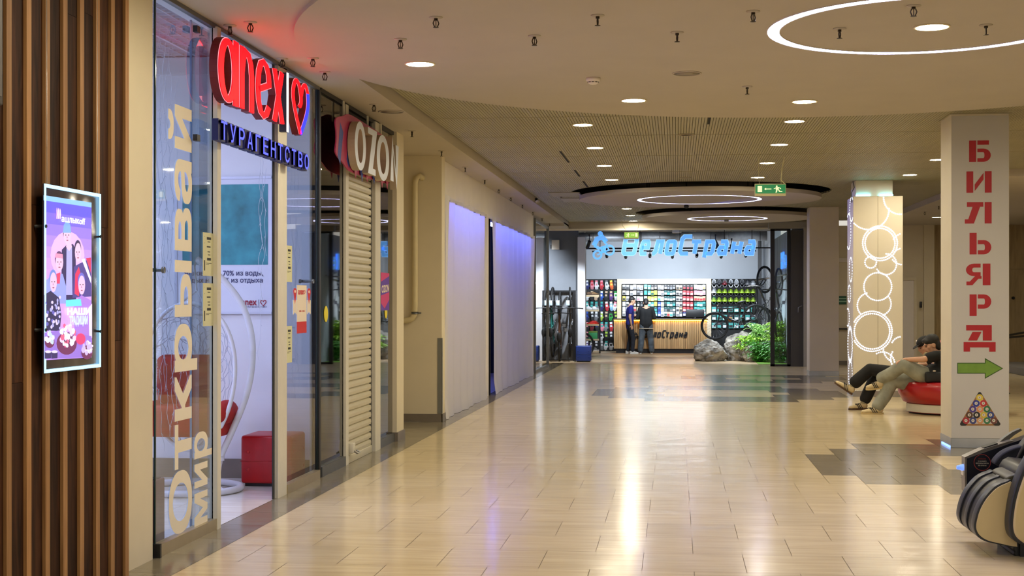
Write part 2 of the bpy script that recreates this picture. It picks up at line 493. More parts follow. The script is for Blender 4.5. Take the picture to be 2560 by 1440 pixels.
for r in range(-26, 45):
    y0 = Y0T + r * PY; y1 = y0 + PY
    off = 0.104 if r % 2 == 0 else -0.197
    for k in range(-6, 22):
        x0 = off + k * PX; x1 = x0 + PX
        xm = (x0 + x1) / 2; ym = (y0 + y1) / 2
        a = grey_at(x0 + PX * .25, ym); b = grey_at(x0 + PX * .75, ym)
        if a == b: tile(x0, x1, y0, y1, 2 if a else 1)
        else:
            tile(x0, xm, y0, y1, 2 if a else 1); tile(xm, x1, y0, y1, 2 if b else 1)
    g = 0.0016
    ys = y0 + 0.2
    fm.face([(-3.148, ys + g, 0), (-2.85 - g, ys + g, 0), (-2.85 - g, min(36, ys + PY) - g, 0), (-3.148, min(36, ys + PY) - g, 0)], 2)
struct(fm.build('floor', [M_GROUT, M_TILE, M_TILEG]))

# ---- slatted ceiling (lamellas run along the hall), dark void above, round cut-outs round the hanging discs
D1, R1 = (0.42, 26.2), 2.19
D2, R2 = (1.14, 32.2), 1.90
D0, R0 = (1.183, 10.676), 3.963
cm = MB()
PITCH = 0.032
x = -2.66
while x < 11.9:
    segs = [(10.3 if x < -1.2 else -4.0, 35.7)]
    for (c, r) in ((D1, R1 + 0.16), (D2, R2 + 0.16), (D0, R0 - 0.35)):
        dx = abs(x - c[0])
        if dx < r:
            h = math.sqrt(r * r - dx * dx); n2 = []
            for (a, b) in segs:
                lo, hi = c[1] - h, c[1] + h
                if hi <= a or lo >= b: n2.append((a, b))
                else:
                    if lo > a: n2.append((a, lo))
                    if hi < b: n2.append((hi, b))
            segs = n2
    for (a, b) in segs:
        if b - a < 0.02: continue
        if b > 15 and x > 4.85 and b > 22: b = min(b, 22.2)
        if b <= a: continue
        cm.box(x, x + 0.0265, a, b, ZS, ZS + 0.03, 0)
    x += PITCH
struct(cm.build('ceiling', [M_SLAT]))
struct(MB().box(-2.69, 12, -4, 35.8, 3.86, 3.9).build('trim_1', [M_PLEN]))
jm = MB()                                   # panel joints across the lamellas
for yy in (15.4, 17.2, 19.6, 22.0, 24.4, 28.6, 30.4, 34.3):
    for (xa, xb) in ((-2.66, -1.8), (-1.8, 4.8)):
        if math.hypot(0.42 - xa, yy - 26.2) > 0: jm.box(xa, xb, yy - 0.006, yy + 0.006, ZS - 0.004, ZS - 0.001)
# joints must not cross the round cut-outs
jm = MB()
for yy in (15.4, 17.2, 19.6, 22.0, 34.6):
    jm.box(-2.66, 4.8, yy - 0.006, yy + 0.006, ZS - 0.003, ZS + 0.001)
struct(jm.build('trim_2', [M_SLAT]))
sm = MB()                                   # slots between ceiling panels
for (xx, ya, yb) in ((-1.55, 18.9, 20.4), (-1.55, 21.6, 22.7), (-1.55, 23.6, 24.8), (0.35, 15.0, 16.2), (-2.2, 26.0, 27.2)):
    sm.box(xx, xx + 0.03, ya, yb, ZS - 0.004, ZS + 0.01)
struct(sm.build('trim_3', [M_DARK]))

# ---- left soffit with its drop edge, right soffit, bulkheads
m = MB(); m.box(-3.2, -2.687, -4, 35.7, ZC, 3.9); m.box(-2.687, -1.2, -4, 10.4, ZC, 3.86)
struct(m.build('trim_4', [M_CEIL]))
m = MB(); m.box(4.85, 12.2, 22.2, 36.0, ZC, 3.9)
struct(m.build('trim_5', [M_CEIL]))
m = MB(); m.box(6.55, 12.2, 25.0, 25.25, 3.16, ZC)
struct(m.build('trim_6', [M_CREAM]))
m = MB(); m.box(-3.3, 3.3, 35.7, 35.95, 3.37, 3.9); m.box(-3.2, -2.687, 34.2, 35.7, 3.4, 3.5)
struct(m.build('trim_7', [M_CEIL]))
m = MB(); m.box(-3.2, 3.02, 35.66, 35.7, 3.36, 3.405)
struct(m.build('trim_8', [M_WHITE]))

# ---- walls of the hall
struct(MB().box(12.0, 12.2, -5, 36.2, 0, 3.9).build('wall_right', [M_CREAM]))
m = MB(); px0, px1 = onY(2310, 700, 35.9).x, onY(2336, 700, 35.9).x
m.box(3.2, px1, 36.0, 36.2, 0, ZC); m.box(px0, px1, 35.9, 36.0, 0, ZC, 0); m.box(px1, 12.0, 36.0, 36.2, 0, ZC, 1)
struct(m.build('wall_back', [M_CREAM, M_BWOOD]))
m = MB()                                    # service door in the far wall
a = onY(2258, 700, 35.96).x; b = onY(2284, 700, 35.96).x
d = thing('door_2', None, None, (a, 35.96, 0)); d['kind'] = 'structure'
MB().box(a - 0.8, b, 35.93, 35.99, 0.0, 2.1).build('door_leaf', [M_WHITE], d)
MB().box(b, b + 0.07, 35.89, 35.995, 0, 2.17).box(a - 0.9, b, 35.89, 35.995, 2.1, 2.17).build('door_frame', [M_CREAM], d)
for i, (za, zb, mm) in enumerate(((0, 0.1, M_SKIRT),)):
    struct(MB().box(3.2, 5.6, 35.95, 36.0, za, zb).build('baseboard_back', [mm]))

# ---- left wall: planks and slats, then the cream return
m = MB()
m.box(-3.5, -3.085, -4, 7.74, 0, ZC, 2)
y = 7.70
k = 0
while y > 2.0:
    m.box(-3.09, -3.062, y - 0.05, y, 0, ZC, 1)             # light slat
    h = 0.6 + 0.8 * rnd.random(); z = -0.0
    y2 = y - 0.05
    while z < ZC:                                           # dark planks butt-jointed in height
        z2 = min(ZC, z + 1.1 + 1.6 * rnd.random())
        m.box(-3.09, -3.078, y2 - 0.152, y2 - 0.002, z + 0.001, z2 - 0.001, 0); z = z2
    y -= 0.203
struct(m.build('wall_left', [M_DWOOD, M_LWOOD, M_DARK]))
struct(MB().box(-3.6, -3.14, 7.74, 8.27, 0, ZC).build('wall_left_return', [M_CREAM]))

# ---- travel shop room
m = MB()
m.box(-7.2, -3.2, 12.2, 12.3, 0, 4.2)
m.box(-7.3, -7.2, 6.6, 12.3, 0, 4.2)
m.box(-7.2, -3.5, 6.5, 6.6, 0, 4.2)
m.box(-7.2, -3.2, 12.14, 12.2, 3.57, 3.72); m.box(-3.3, -3.2, 8.27, 12.2, 3.47, 4.2)
struct(m.build('wall_travel_shop', [M_SHOPW]))
m = MB()
m.face([(-7.2, 6.6, -0.003), (-3.15, 6.6, -0.003), (-3.15, 12.2, -0.003), (-7.2, 12.2, -0.003)], 0)
for r in range(10):
    for k in range(8):
        x0 = -3.152 - (k + 1) * 0.6; y0 = 6.6 + r * 0.6
        if y0 > 12.0: continue
        m.face([(x0 + .002, y0 + .002, 0), (x0 + .598, y0 + .002, 0), (x0 + .598, min(12.19, y0 + .598), 0), (x0 + .002, min(12.19, y0 + .598), 0)], 1)
struct(m.build('floor_travel_shop', [M_GROUT, M_TILEW]))
struct(MB().box(-7.2, -3.2, 12.18, 12.2, 0, 0.17).build('baseboard_travel_shop', [M_SKIRT]))
m = MB()                                    # open-cell grid ceiling
for i in range(55): m.box(-7.2, -3.3, 6.65 + i * 0.1, 6.656 + i * 0.1, 3.72, 3.76)
for i in range(39): m.box(-7.2 + i * 0.1, -7.194 + i * 0.1, 6.6, 12.14, 3.72, 3.76)
for i in range(8): m.box(-7.2 + i * 0.6, -7.176 + i * 0.6, 6.6, 12.14, 3.715, 3.765)
struct(m.build('ceiling_travel_shop', [mat('white_grid', (205, 210, 222), 0.5, var=0)]))
struct(MB().box(-7.2, -3.2, 6.6, 12.2, 4.2, 4.22).build('trim_9', [mat('plenum_blue', (96, 104, 126), 0.8, var=0)]))

# ---- parcel shop room (dark behind its glass)
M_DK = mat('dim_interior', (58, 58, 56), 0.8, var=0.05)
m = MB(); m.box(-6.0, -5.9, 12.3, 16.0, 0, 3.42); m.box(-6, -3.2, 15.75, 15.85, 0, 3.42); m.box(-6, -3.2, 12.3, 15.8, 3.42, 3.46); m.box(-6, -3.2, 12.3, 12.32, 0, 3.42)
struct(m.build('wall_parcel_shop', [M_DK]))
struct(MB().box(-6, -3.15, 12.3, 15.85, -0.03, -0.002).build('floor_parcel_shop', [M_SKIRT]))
# pilaster and niche
m = MB(); m.box(-3.45, -3.1, 15.62, 16.02, 0, ZC); m.box(-4.4, -3.45, 15.86, 16.02, 0, ZC)
struct(m.build('trim_10', [M_CREAM]))
struct(MB().box(-3.46, -3.085, 15.6, 16.04, 0, 0.1).build('baseboard_pilaster', [M_SKIRT]))
m = MB(); m.box(-4.5, -4.4, 15.8, 18.3, 0, ZC); m.box(-4.4, -3.02, 18.2, 18.45, 0, ZC)
struct(m.build('wall_niche', [M_CREAM]))
struct(MB().box(-4.4, -3.01, 18.185, 18.2, 0, 0.105).box(-3.02, -3.005, 18.185, 18.44, 0, 0.105).build('baseboard_niche', [M_SKIRT]))
struct(MB().face([(-4.4, 16.0, -0.001), (-3.148, 16.0, -0.001), (-3.148, 18.2, -0.001), (-4.4, 18.2, -0.001)]).build('floor_niche', [M_TILEG]))
struct(MB().box(-4.5, -3.2, 15.8, 18.4, ZC, 3.5).build('ceiling_niche', [M_CEIL]))
# hoarding with two openings behind the hung sheets
XH = -3.1
m = MB()
for (ya, yb) in ((18.45, 19.0), (22.7, 23.45), (30.35, 30.95)): m.box(XH - 0.1, XH, ya, yb, 0, 2.96)
m.box(XH - 0.1, XH, 18.45, 30.95, 2.96, ZC)
struct(m.build('wall_hoarding', [M_WHITE]))
m = MB(); m.box(-4.6, -4.5, 18.45, 31, 0, ZC); m.box(-4.5, -3.2, 18.4, 18.45, 0, ZC); m.box(-4.5, -3.085, 23.52, 23.58, 0, 2.95); m.box(-4.5, -3.2, 30.95, 31.0, 0, ZC); m.box(-4.5, -3.15, 18.4, 31, ZC, ZC + .02)  # partition board between the openings added to block the strip lamp behind it
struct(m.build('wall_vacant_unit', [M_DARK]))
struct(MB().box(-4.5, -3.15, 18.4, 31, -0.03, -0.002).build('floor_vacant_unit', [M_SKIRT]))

# ---- bike shop shell
m = MB()
m.box(-6.0, -5.9, 31.0, 47.1, 0, 3.9); m.box(-6.0, 3.3, 45.7, 45.8, 0, 3.9, 0)
struct(m.build('wall_bike_shop', [M_BIKEW]))
struct(MB().box(2.8, 3.1, 35.1, 45.7, 0, 3.36).build('wall_bike_shop_right', [mat('concrete_mural', (196, 200, 204), 0.8, var=0.25, scale=2.2, stretch=(1, 1, 0.25))]))
struct(MB().box(-6.0, 3.3, 35.95, 47.1, 3.88, 3.9).build('ceiling_bike_shop', [mat('bike_ceiling', (96, 98, 102), 0.8, var=0)]))
struct(MB().box(-6.0, 3.1, 36.0, 47.1, -0.02, 0.0).box(-6.0, -3.3, 31.0, 36.0, -0.02, 0.0).build('floor_bike_shop', [M_WOODF]))
# ================================================================ CEILING FITTINGS
def disc_ceiling(name, label, c, R, rin, rout, zb, thick, glow):
    d = thing(name, label, 'ceiling panel', (c[0], c[1], zb))
    m = MB()
    m.ring(c, rout, R, zb, 128, 0); m.ring(c, 0.0001, rin, zb, 96, 0)
    m.cyl(c, R, zb, zb + thick, 128, 0); m.ring(c, 0.0001, R, zb + thick, 96, 0, down=False)
    m.cyl(c, rout, zb, zb + 0.05, 96, 0, inward=True); m.cyl(c, rin, zb, zb + 0.05, 96, 0)
    m.build('panel', [M_CEIL], d)
    MB().ring(c, rin, rout, zb + 0.035, 128, 0).build('ring_light', [glow], d)
    return d
big = disc_ceiling('ceiling_disc', 'huge white round ceiling panel nearest the camera, with a glowing ring at its right', D0, R0, 0.0001, 0.0002, ZD, 0.14, M_RING)
# the ring of the large disc sits off its centre
rc = (1.672, 9.914)
MB().ring(rc, 0.965, 1.045, ZD - 0.004, 128, 0).build('ring_lamp', [M_RING], big)
MB().cyl(rc, 1.05, ZD - 0.008, ZD, 128, 0).cyl(rc, 0.96, ZD - 0.008, ZD, 128, 0, inward=True).ring(rc, 1.045, 1.05, ZD - 0.008, 128).ring(rc, 0.96, 0.965, ZD - 0.008, 128).build('ring_rim', [M_WHITE], big)
disc_ceiling('ceiling_disc', 'white round hanging ceiling disc with a thin ring light, behind the nearer exit sign', D1, R1, 1.06, 1.13, ZD, 0.07, M_RING)
disc_ceiling('ceiling_disc', 'farther white round hanging ceiling disc just in front of the bike shop', D2, R2, 0.82, 0.89, ZD, 0.07, M_RING)
hm = MB()
for (c, R) in ((D1, R1), (D2, R2)):
    for k in range(4):
        a = PI / 4 + k * PI / 2; hm.tube([(c[0] + R * .6 * math.cos(a), c[1] + R * .6 * math.sin(a), z) for z in (ZD + 0.07, 3.86)], 0.01, 6)
struct(hm.build('trim_11', [M_BLACK]))

# ---- recessed downlights
def make_downlight():
    d = thing('downlight', 'x', 'ceiling light', (0, 0, 0))
    MB().lathe([(0.122, 0.0), (0.122, -0.006), (0.108, -0.008), (0.105, 0.0)], 40).build('trim_ring', [mat('lamp_trim', (228, 214, 176), 0.4, var=0)], d)
    MB().lathe([(0.106, -0.003), (0.06, -0.005), (0.0, -0.005)], 40).build('diffuser', [M_LAMP], d)
    return d
dl = None
def put_dl(x, y, z, label, group=None):
    global dl
    if dl is None: dl = make_downlight(); o = dl; o.location = (x, y, z)
    else: o = dup(dl, (x, y, z), 0)
    o['label'] = label
    if group: o['group'] = group
GL = 'warm round downlights in the hall ceiling'
put_dl(-2.00, 11.01, ZD, 'round warm downlight on the nearest ceiling disc, leftmost one beside the red glow', GL)
put_dl(-0.39, 13.22, ZD, 'round warm downlight on the nearest ceiling disc, right of the smoke detector', GL)
put_dl(1.19, 13.48, ZD, 'round warm downlight near the far rim of the nearest ceiling disc, under the ring lamp', GL)
put_dl(1.73, 9.93, ZD, 'big bright warm downlight inside the large glowing ring lamp', GL)
rowl = ['nearest', 'second', 'third', 'fourth', 'fifth', 'sixth', 'farthest']
for i, y in enumerate((16.1, 18.5, 20.95, 23.35, 30.6, 33.0, 35.25)):
    put_dl(-1.05, y, ZS, 'warm downlight in the slatted ceiling, %s of the left-hand row' % rowl[i], GL)
for i, y in enumerate((16.05, 18.4, 20.8, 23.2)):
    put_dl(1.31, y, ZS, 'warm downlight in the slatted ceiling, %s of the row above the exit sign' % (['nearest', 'second', 'third', 'farthest'][i]), GL)
put_dl(3.67, 20.6, ZS, 'warm downlight in the slatted ceiling at the left edge of the billiards column', GL)
put_dl(3.67, 23.0, ZS, 'warm downlight in the slatted ceiling between the lit column and the billiards column', GL)
put_dl(5.79, 32.6, ZC, 'warm downlight low in the right-hand soffit near the far beige doors', GL)
put_dl(8.2, 30.0, ZC, 'warm downlight in the right-hand soffit hidden behind the billiards column', GL)
for (x, y) in ((3.5, 12.4), (3.7, 9.4), (-1.9, 7.8), (-1.75, 5.6), (-0.6, 4.6), (2.2, 4.8), (5.2, 5.5), (6.0, 10.5), (6.0, 14.5), (-1.4, 1.0), (2.0, 1.0), (6.05, 18.4), (8.4, 18.4), (8.5, 12.0), (6.05, 21.2)):  # leading entries added to brighten the billiards column and left wall; others continue the hall
    put_dl(x, y, ZC if x < -1.2 and y < 10 and y > 2 else (ZD if x < 4 and y > 9 else ZS), 'unseen warm downlight in the hall ceiling, some added to brighten wall and column', GL)

# ---- sprinkler heads
M_BRASS = mat('dark_brass', (70, 62, 50), 0.4, 0.7, var=0)
def make_sprinkler():
    s_ = thing('sprinkler', 'x', 'sprinkler', (0, 0, 0))
    MB().lathe([(0.045, 0.0), (0.045, -0.004), (0.018, -0.008)], 20).build('escutcheon', [M_CEIL], s_)
    m = MB(); m.tube([(0, 0, 0), (0, 0, -0.022)], 0.013, 10)
    m.tube([(0.012, 0, -0.02), (0.02, 0, -0.04), (0.009, 0, -0.066)], 0.004, 6)
    m.tube([(-0.012, 0, -0.02), (-0.02, 0, -0.04), (-0.009, 0, -0.066)], 0.004, 6)
    m.tube([(0, 0, -0.02), (0, 0, -0.066)], 0.003, 6)
    m.build('frame', [M_BRASS], s_)
    MB().lathe([(0.019, -0.066), (0.019, -0.069), (0.0, -0.069)], 14).build('deflector', [M_BRASS], s_)
    return s_
sp0 = make_sprinkler(); first = [True]
def put_sp(x, y, z, label, group):
    if first[0]: o = sp0; first[0] = False; o.location = (x, y, z)
    else: o = dup(sp0, (x, y, z), rnd.random() * 3)
    o['label'] = label; o['group'] = group
SPL = [('sprinkler head at the top left of the red glow on the ceiling', -2.877, 9.394), ('sprinkler head in the red glow above the letter x', -2.77, 10.654),
       ('sprinkler head above the heart of the red sign', -2.887, 11.496), ('sprinkler head above and left of the leftmost ceiling downlight', -1.57, 9.229),
       ('sprinkler head just left above the leftmost ceiling downlight', -1.951, 9.961), ('sprinkler head between the leftmost downlight and the ring lamp, on the lower level', -0.99, 9.949),
       ('sprinkler head near the top middle of the ceiling disc', -0.509, 9.286), ('sprinkler head in the middle of the ceiling disc', 0.008, 9.929),
       ('sprinkler head at the top left of the ring lamp', 0.494, 9.272), ('sprinkler head inside the ring lamp near the top edge', 1.493, 9.213),
       ('sprinkler head inside the ring lamp right of the downlight', 2.083, 9.91), ('sprinkler head inside the ring lamp at its left', 1.114, 9.926),
       ('pale sprinkler head in front of the disc rim near the right downlight', 0.615, 12.495)]
for lb, x, y in SPL: put_sp(x, y, ZC if math.hypot(x - D0[0], y - D0[1]) > R0 else ZD, lb, 'sprinklers on the nearest ceiling')
for i, (px, py) in enumerate(((935, 270), (1030, 335), (1104, 384), (1163, 424), (1212, 455), (1247, 478), (1277, 498), (1306, 516), (1332, 534), (1355, 549), (1374, 562))):
    p = onZ(px, py, ZC - 0.035)
    put_sp(p.x, p.y, ZC, 'sprinkler head under the left soffit, %s counted from the parcel shop sign' % ['first', 'second', 'third', 'fourth', 'fifth', 'sixth', 'seventh', 'eighth', 'ninth', 'tenth', 'eleventh'][i], 'sprinklers under the left soffit')
for (px, py, lb) in ((575, 76, 'sprinkler head above the first letter of the red sign'), (706, 158, 'sprinkler head above the last letter of the red sign')):
    p = onZ(px, py, ZC - 0.035); put_sp(p.x, p.y, ZC, lb, 'sprinklers under the left soffit')
for (px, py, lb) in ((2347, 519, 'sprinkler head in the right soffit beside the billiards column'), (2312, 533, 'sprinkler head in the right soffit above the low downlight')):
    p = onZ(px, py, ZC - 0.035); put_sp(p.x, p.y, ZC, lb, 'sprinklers in the right soffit')
# ---- detectors, speakers, vents
d = thing('smoke_detector', 'white smoke detector on the nearest ceiling disc', 'smoke detector', (*onZ(1483, 195, ZD).xy, ZD))
L = d.location
MB().lathe([(0.06, 0), (0.06, -0.02), (0.052, -0.03)], 28, L).build('base', [M_WHITE], d)
MB().lathe([(0.045, -0.03), (0.045, -0.04), (0.03, -0.052), (0.0, -0.054)], 28, L).build('sensor_head', [M_WHITE], d)
m = MB()
for k in range(10):
    a = k * PI / 5; m.box(-0.008, 0.008, -0.0465, -0.044, -0.04, -0.034, 0, Matrix.Translation(L) @ Matrix.Rotation(a, 4, 'Z'))
m.build('slots', [M_BLACK], d)
for (px, py, z, r, lb) in ((1717, 183, ZD, 0.12, 'round grey speaker grille in the nearest ceiling disc'), (978, 279, ZC, 0.13, 'round grey speaker grille in the soffit above the parcel shop')):
    p = onZ(px, py, z); d = thing('ceiling_speaker', lb, 'speaker', (p.x, p.y, z))
    MB().lathe([(r, 0), (r, -0.006), (r - 0.012, -0.008), (r - .013, 0)], 32, (p.x, p.y, z)).build('rim', [M_CEIL], d)
    MB().lathe([(r - 0.012, -0.004), (0, -0.005)], 32, (p.x, p.y, z)).build('grille', [mat('speaker_grille', (150, 140, 122), 0.6, var=0)], d)
for (px, py, lb) in ((1716, 336, 'round flush ceiling speaker in the slats, near the disc rim'), (1713, 444, 'round flush ceiling speaker in the slats, in front of the hanging discs')):
    p = onZ(px, py, ZS); d = thing('ceiling_speaker', lb, 'speaker', (p.x, p.y, ZS))
    MB().lathe([(0.1, 0), (0.1, -0.01), (0.088, -0.012), (0.087, 0)], 32, (p.x, p.y, ZS)).build('rim', [M_CEIL], d)
    MB().lathe([(0.088, -0.004), (0, -0.004)], 32, (p.x, p.y, ZS)).build('grille', [M_SLAT], d)
for (px, py, lb) in ((1436, 485, 'square hatch in the slatted ceiling beside the hanging disc, nearer one'), (1463, 499, 'square hatch in the slatted ceiling beside the hanging disc, farther one')):
    p = onZ(px, py, ZS); d = thing('access_hatch', lb, 'hatch', (p.x, p.y, ZS))
    MB().box(p.x - .45, p.x + .12, p.y - .5, p.y + .5, ZS - .012, ZS - .002).build('panel', [M_SLAT], d)
    MB().box(p.x + .1, p.x + .13, p.y - .5, p.y + .5, ZS - .03, ZS - .004).build('edge', [M_WHITE], d)
d = thing('security_camera', 'small white camera on the corner of the left soffit edge', 'camera', onX(1340, 502, -2.67))
L = d.location
MB().box(L.x - .01, L.x + .03, L.y - .05, L.y + .05, L.z, L.z + .05).build('bracket', [M_BLACK], d)
MB().tube([(L.x + .03, L.y - .1, L.z - .03), (L.x + .03, L.y + .06, L.z - .01)], .035, 12).build('housing', [M_WHITE], d)
for (px, py, z, lb) in ((1716, 520, 3.40, 'black dome camera hanging below the nearer hanging disc'), (1816, 556, 3.40, 'small grey box sensor under the farther hanging disc')):
    c = D1 if py < 530 else D2
    p = onZ(px, py - 4, z)
    d = thing('dome_camera' if py < 530 else 'motion_sensor', lb, 'camera' if py < 530 else 'sensor', (p.x, p.y, ZS if py < 530 else ZD))
    if py < 530: MB().tube([(p.x, p.y, 3.86), (p.x, p.y, 3.42)], .012, 8).build('stem', [M_BLACK], d); MB().ell((p.x, p.y, 3.40), (.05, .05, .04)).build('dome', [M_BLACK], d)
    else: MB().rbox(p.x - .05, p.x + .05, p.y - .05, p.y + .05, 3.385, ZD, .01).build('body', [mat('sensor_grey', (150, 150, 150), .5, var=0)], d)

# ---- exit signs
M_GREEN = emis('exit_green', (20, 122, 72), 0.25); M_EXW = emis('exit_pale', (226, 232, 176), 0.45); M_PALEF = mat('exit_frame', (206, 200, 158), 0.5, var=0)
def exit_sign(x0, x1, y, z0, z1, rz, left, label, cables, gmat):
    cx = (x0 + x1) / 2; s_ = thing('exit_sign', label, 'exit sign', (cx, y, z0), rz)
    w = x1 - x0; h = z1 - z0
    def P(mb, nm, mt): 
        o = mb.build(nm, mt); o.parent = s_; return o
    P(MB().rbox(-w / 2, w / 2, -.02, .02, 0, h, .006), 'housing', [M_PALEF])
    P(MB().box(-w / 2 + .008, w / 2 - .008, -.0225, -.02, h * .2, h * .93), 'green_panel', [gmat])
    m = MB(); o = (0, -.0228, 0); U = (1, 0, 0) if left else (-1, 0, 0)
    k = h * .73; zc = h * .565
    def sh(poly):
        pp = [((a if left else -a) * 1.0, b) for a, b in poly]
        m.prism([(a, b) for a, b in pp], (0, -.0226, zc), (1, 0, 0), (0, 0, 1), .001)
    sh(pl_rect(-w * .41, -w * .27, -k * .33, k * .33))
    sh([(-w * .2, 0), (-w * .14, k * .14), (-w * .14, k * .045), (w * .03, k * .045), (w * .03, -k * .045), (-w * .14, -k * .045), (-w * .14, -k * .14)])
    sh(circle(w * .2, k * .3, k * .09, 10))
    sh([(w * .19, k * .2), (w * .27, k * .22), (w * .26, -k * .05), (w * .17, -k * .02)])
    sh([(w * .19, k * .2), (w * .19, k * .1), (w * .12, 0), (w * .1, .03 * k), (w * .15, k * .12)])
    sh([(w * .26, k * .2), (w * .33, k * .1), (w * .34, 0), (w * .31, 0), (w * .3, k * .08), (w * .25, k * .12)])
    sh([(w * .17, -k * .02), (w * .23, -k * .04), (w * .22, -k * .2), (w * .2, -k * .4), (w * .16, -k * .4), (w * .18, -k * .2)])
    sh([(w * .23, 0), (w * .27, -k * .06), (w * .31, -k * .24), (w * .38, -k * .26), (w * .38, -k * .33), (w * .28, -k * .32), (w * .25, -k * .15)])
    P(m, 'pictogram', [M_EXW])
    for pts, r in cables: P(MB().tube(pts, r, 6), 'cable', [M_PALEF])
    return s_
exit_sign(1.085, 1.515, 20.0, 3.03, 3.20, 0.06, True, 'green exit sign with left arrow, hanging in front of the ceiling disc',
          [([(-.15, 0, .17), (-.16, 0, .3), (-.165, 0, .56)], .003), ([(.21, 0, .16), (.15, 0, .22), (.165, 0, .4), (.2, 0, .56)], .009), ([(.15, 0, .17), (.15, 0, .22)], .003)], M_GREEN)
exit_sign(-1.25, -0.895, 34.5, 3.085, 3.26, 0, False, 'smaller yellow-green exit sign in front of the bike shop lettering',
          [([(-.15, 0, .17), (-.13, 0, .22), (-.22, 0, .33), (-.24, 0, .5)], .006), ([(.12, 0, .17), (.17, 0, .3), (.2, 0, .5)], .005)], emis('exit_green_far', (126, 172, 60), 0.5))
# ================================================================ LEFT SIDE
def fy(px, X=XF, py=760): return onX(px, py, X).y
# ---- backlit poster on the slatted wall
XP = -3.025
po = thing('poster_light_panel', 'backlit restaurant poster in a glowing glass frame on the wooden slat wall', 'poster', (XP, 6.86, 1.66))
y0, y1, z0, z1 = 6.53, 7.205, 1.212, 2.125
MB().rbox(XP - .006, XP + .004, y0, y1, z0, z1, .002).build('acrylic_panel', [mat('dim_acrylic', (58, 52, 60), 0.12, var=0)], po)
fr = MB(); e = .017
M_LED = emis('led_cyan_edge', (150, 214, 255), .85)
fr.box(XP + .004, XP + .007, y0, y0 + e, z0, z1); fr.box(XP + .004, XP + .007, y1 - e, y1, z0, z1)
fr.box(XP + .004, XP + .007, y0 + e, y1 - e, z0, z0 + e); fr.box(XP + .004, XP + .007, y0 + e, y1 - e, z1 - e, z1)
fr.build('glowing_edge', [M_LED], po)
for yy, zz in ((y0 + .01, 1.92), (y1 - .01, 1.9), (y0 + .01, 1.42), (y1 - .01, 1.4)):
    MB().tube([(-3.07, yy, zz), (XP + .012, yy, zz)], .009, 10).build('standoff', [M_BLACK], po)
for yy in (y0 + .04, y1 - .03):
    MB().tube([(XP, yy, z1), (XP - .002, yy, ZC)], .0015, 5).build('wire', [M_STEEL], po)
print_m = MB(); pmats = []
def pc(rgb, es=0.48):
    m_ = emis('print_%d_%d_%d' % rgb, rgb, es)
    if m_ not in pmats: pmats.append(m_)
    return pmats.index(m_)
lay = [0]
def Q(x, y): return onX(80 + x / 2.823, 440 + y / 2.823, XP + .005)
def pp(pts, rgb, step=True):
    if step: lay[0] += 1
    vs = [Q(a, b) + Vector((0.00004 * lay[0], 0, 0)) for a, b in pts]
    n = (vs[1] - vs[0]).cross(vs[2] - vs[0])
    ar = sum(vs[i].y * vs[(i + 1) % len(vs)].z - vs[(i + 1) % len(vs)].y * vs[i].z for i in range(len(vs)))
    print_m.face(vs if ar > 0 else vs[::-1], pc(rgb))
def pe(cx, cy, rx, ry, rgb, n=18): pp([(cx + rx * math.cos(2 * PI * k / n), cy + ry * math.sin(2 * PI * k / n)) for k in range(n)], rgb)
pp([(82, 135), (420, 188), (420, 222), (82, 172)], (120, 170, 230))
N = 14                                       # printed backdrop, violet to lilac
for k in range(N):
    t0, t1 = k / N, (k + 1) / N
    f = math.sin(min(1, t0 * 2.2) * PI / 2)
    c = (int(84 + 96 * f), int(78 + 62 * f), int(205 + 30 * f))
    pp([(85, 172 + 1128 * t0), (420, 222 + 1058 * t0), (420, 222 + 1058 * t1), (85, 172 + 1128 * t1)], c, False)
pe(250, 560, 120, 170, (196, 160, 236))
# five people behind a laid table (printed figures)
def head(x, y, rx, ry, skin, hair, cap=None):
    pe(x, y - ry * .35, rx * 1.1, ry * .95, hair); pe(x + 2, y, rx, ry, skin)
    if cap: pp([(x - rx * 1.12, y - ry * .3), (x - rx * .9, y - ry * 1.2), (x, y - ry * 1.75), (x + rx * .9, y - ry * 1.2), (x + rx * 1.12, y - ry * .3)], cap)
    pe(x - rx * .35, y - ry * .05, rx * .16, ry * .06, (60, 40, 70)); pe(x + rx * .45, y - ry * .05, rx * .16, ry * .06, (60, 40, 70))
    pp([(x - 1, y - 2), (x + rx * .22, y + ry * .3), (x - rx * .12, y + ry * .3)], (170, 120, 170)); pe(x + 2, y + ry * .55, rx * .3, ry * .06, (130, 60, 100))
SK = (214, 170, 206)
pp([(205, 880), (210, 520), (240, 490), (290, 480), (308, 520), (312, 880)], (48, 40, 86))
pp([(240, 840), (244, 500), (262, 520), (282, 500), (285, 840)], (150, 150, 226))
pp([(240, 500), (250, 460), (272, 460), (282, 500), (262, 530)], SK)
head(247, 420, 26, 62, SK, (70, 50, 90), (110, 150, 214))
pp([(285, 860), (296, 640), (330, 620), (415, 580), (418, 850)], (70, 60, 130)); pp([(300, 830), (305, 690), (330, 640), (345, 700), (330, 850)], (200, 50, 90)); pp([(350, 590), (372, 582), (416, 720), (416, 760)], (220, 220, 250)); pp([(380, 580), (416, 575), (416, 690)], (180, 50, 90))
head(322, 540, 22, 68, SK, (52, 40, 80))
pp([(90, 860), (95, 740), (150, 690), (215, 690), (240, 780), (240, 900), (90, 900)], (128, 140, 222)); pp([(165, 760), (170, 690), (200, 680), (195, 760)], (196, 60, 100))
head(190, 610, 27, 62, SK, (84, 54, 100)); pp([(160, 575), (165, 545), (215, 552), (216, 582)], (216, 130, 170))
pp([(84, 1090), (84, 840), (130, 810), (190, 860), (205, 980), (195, 1095)], (44, 40, 80))
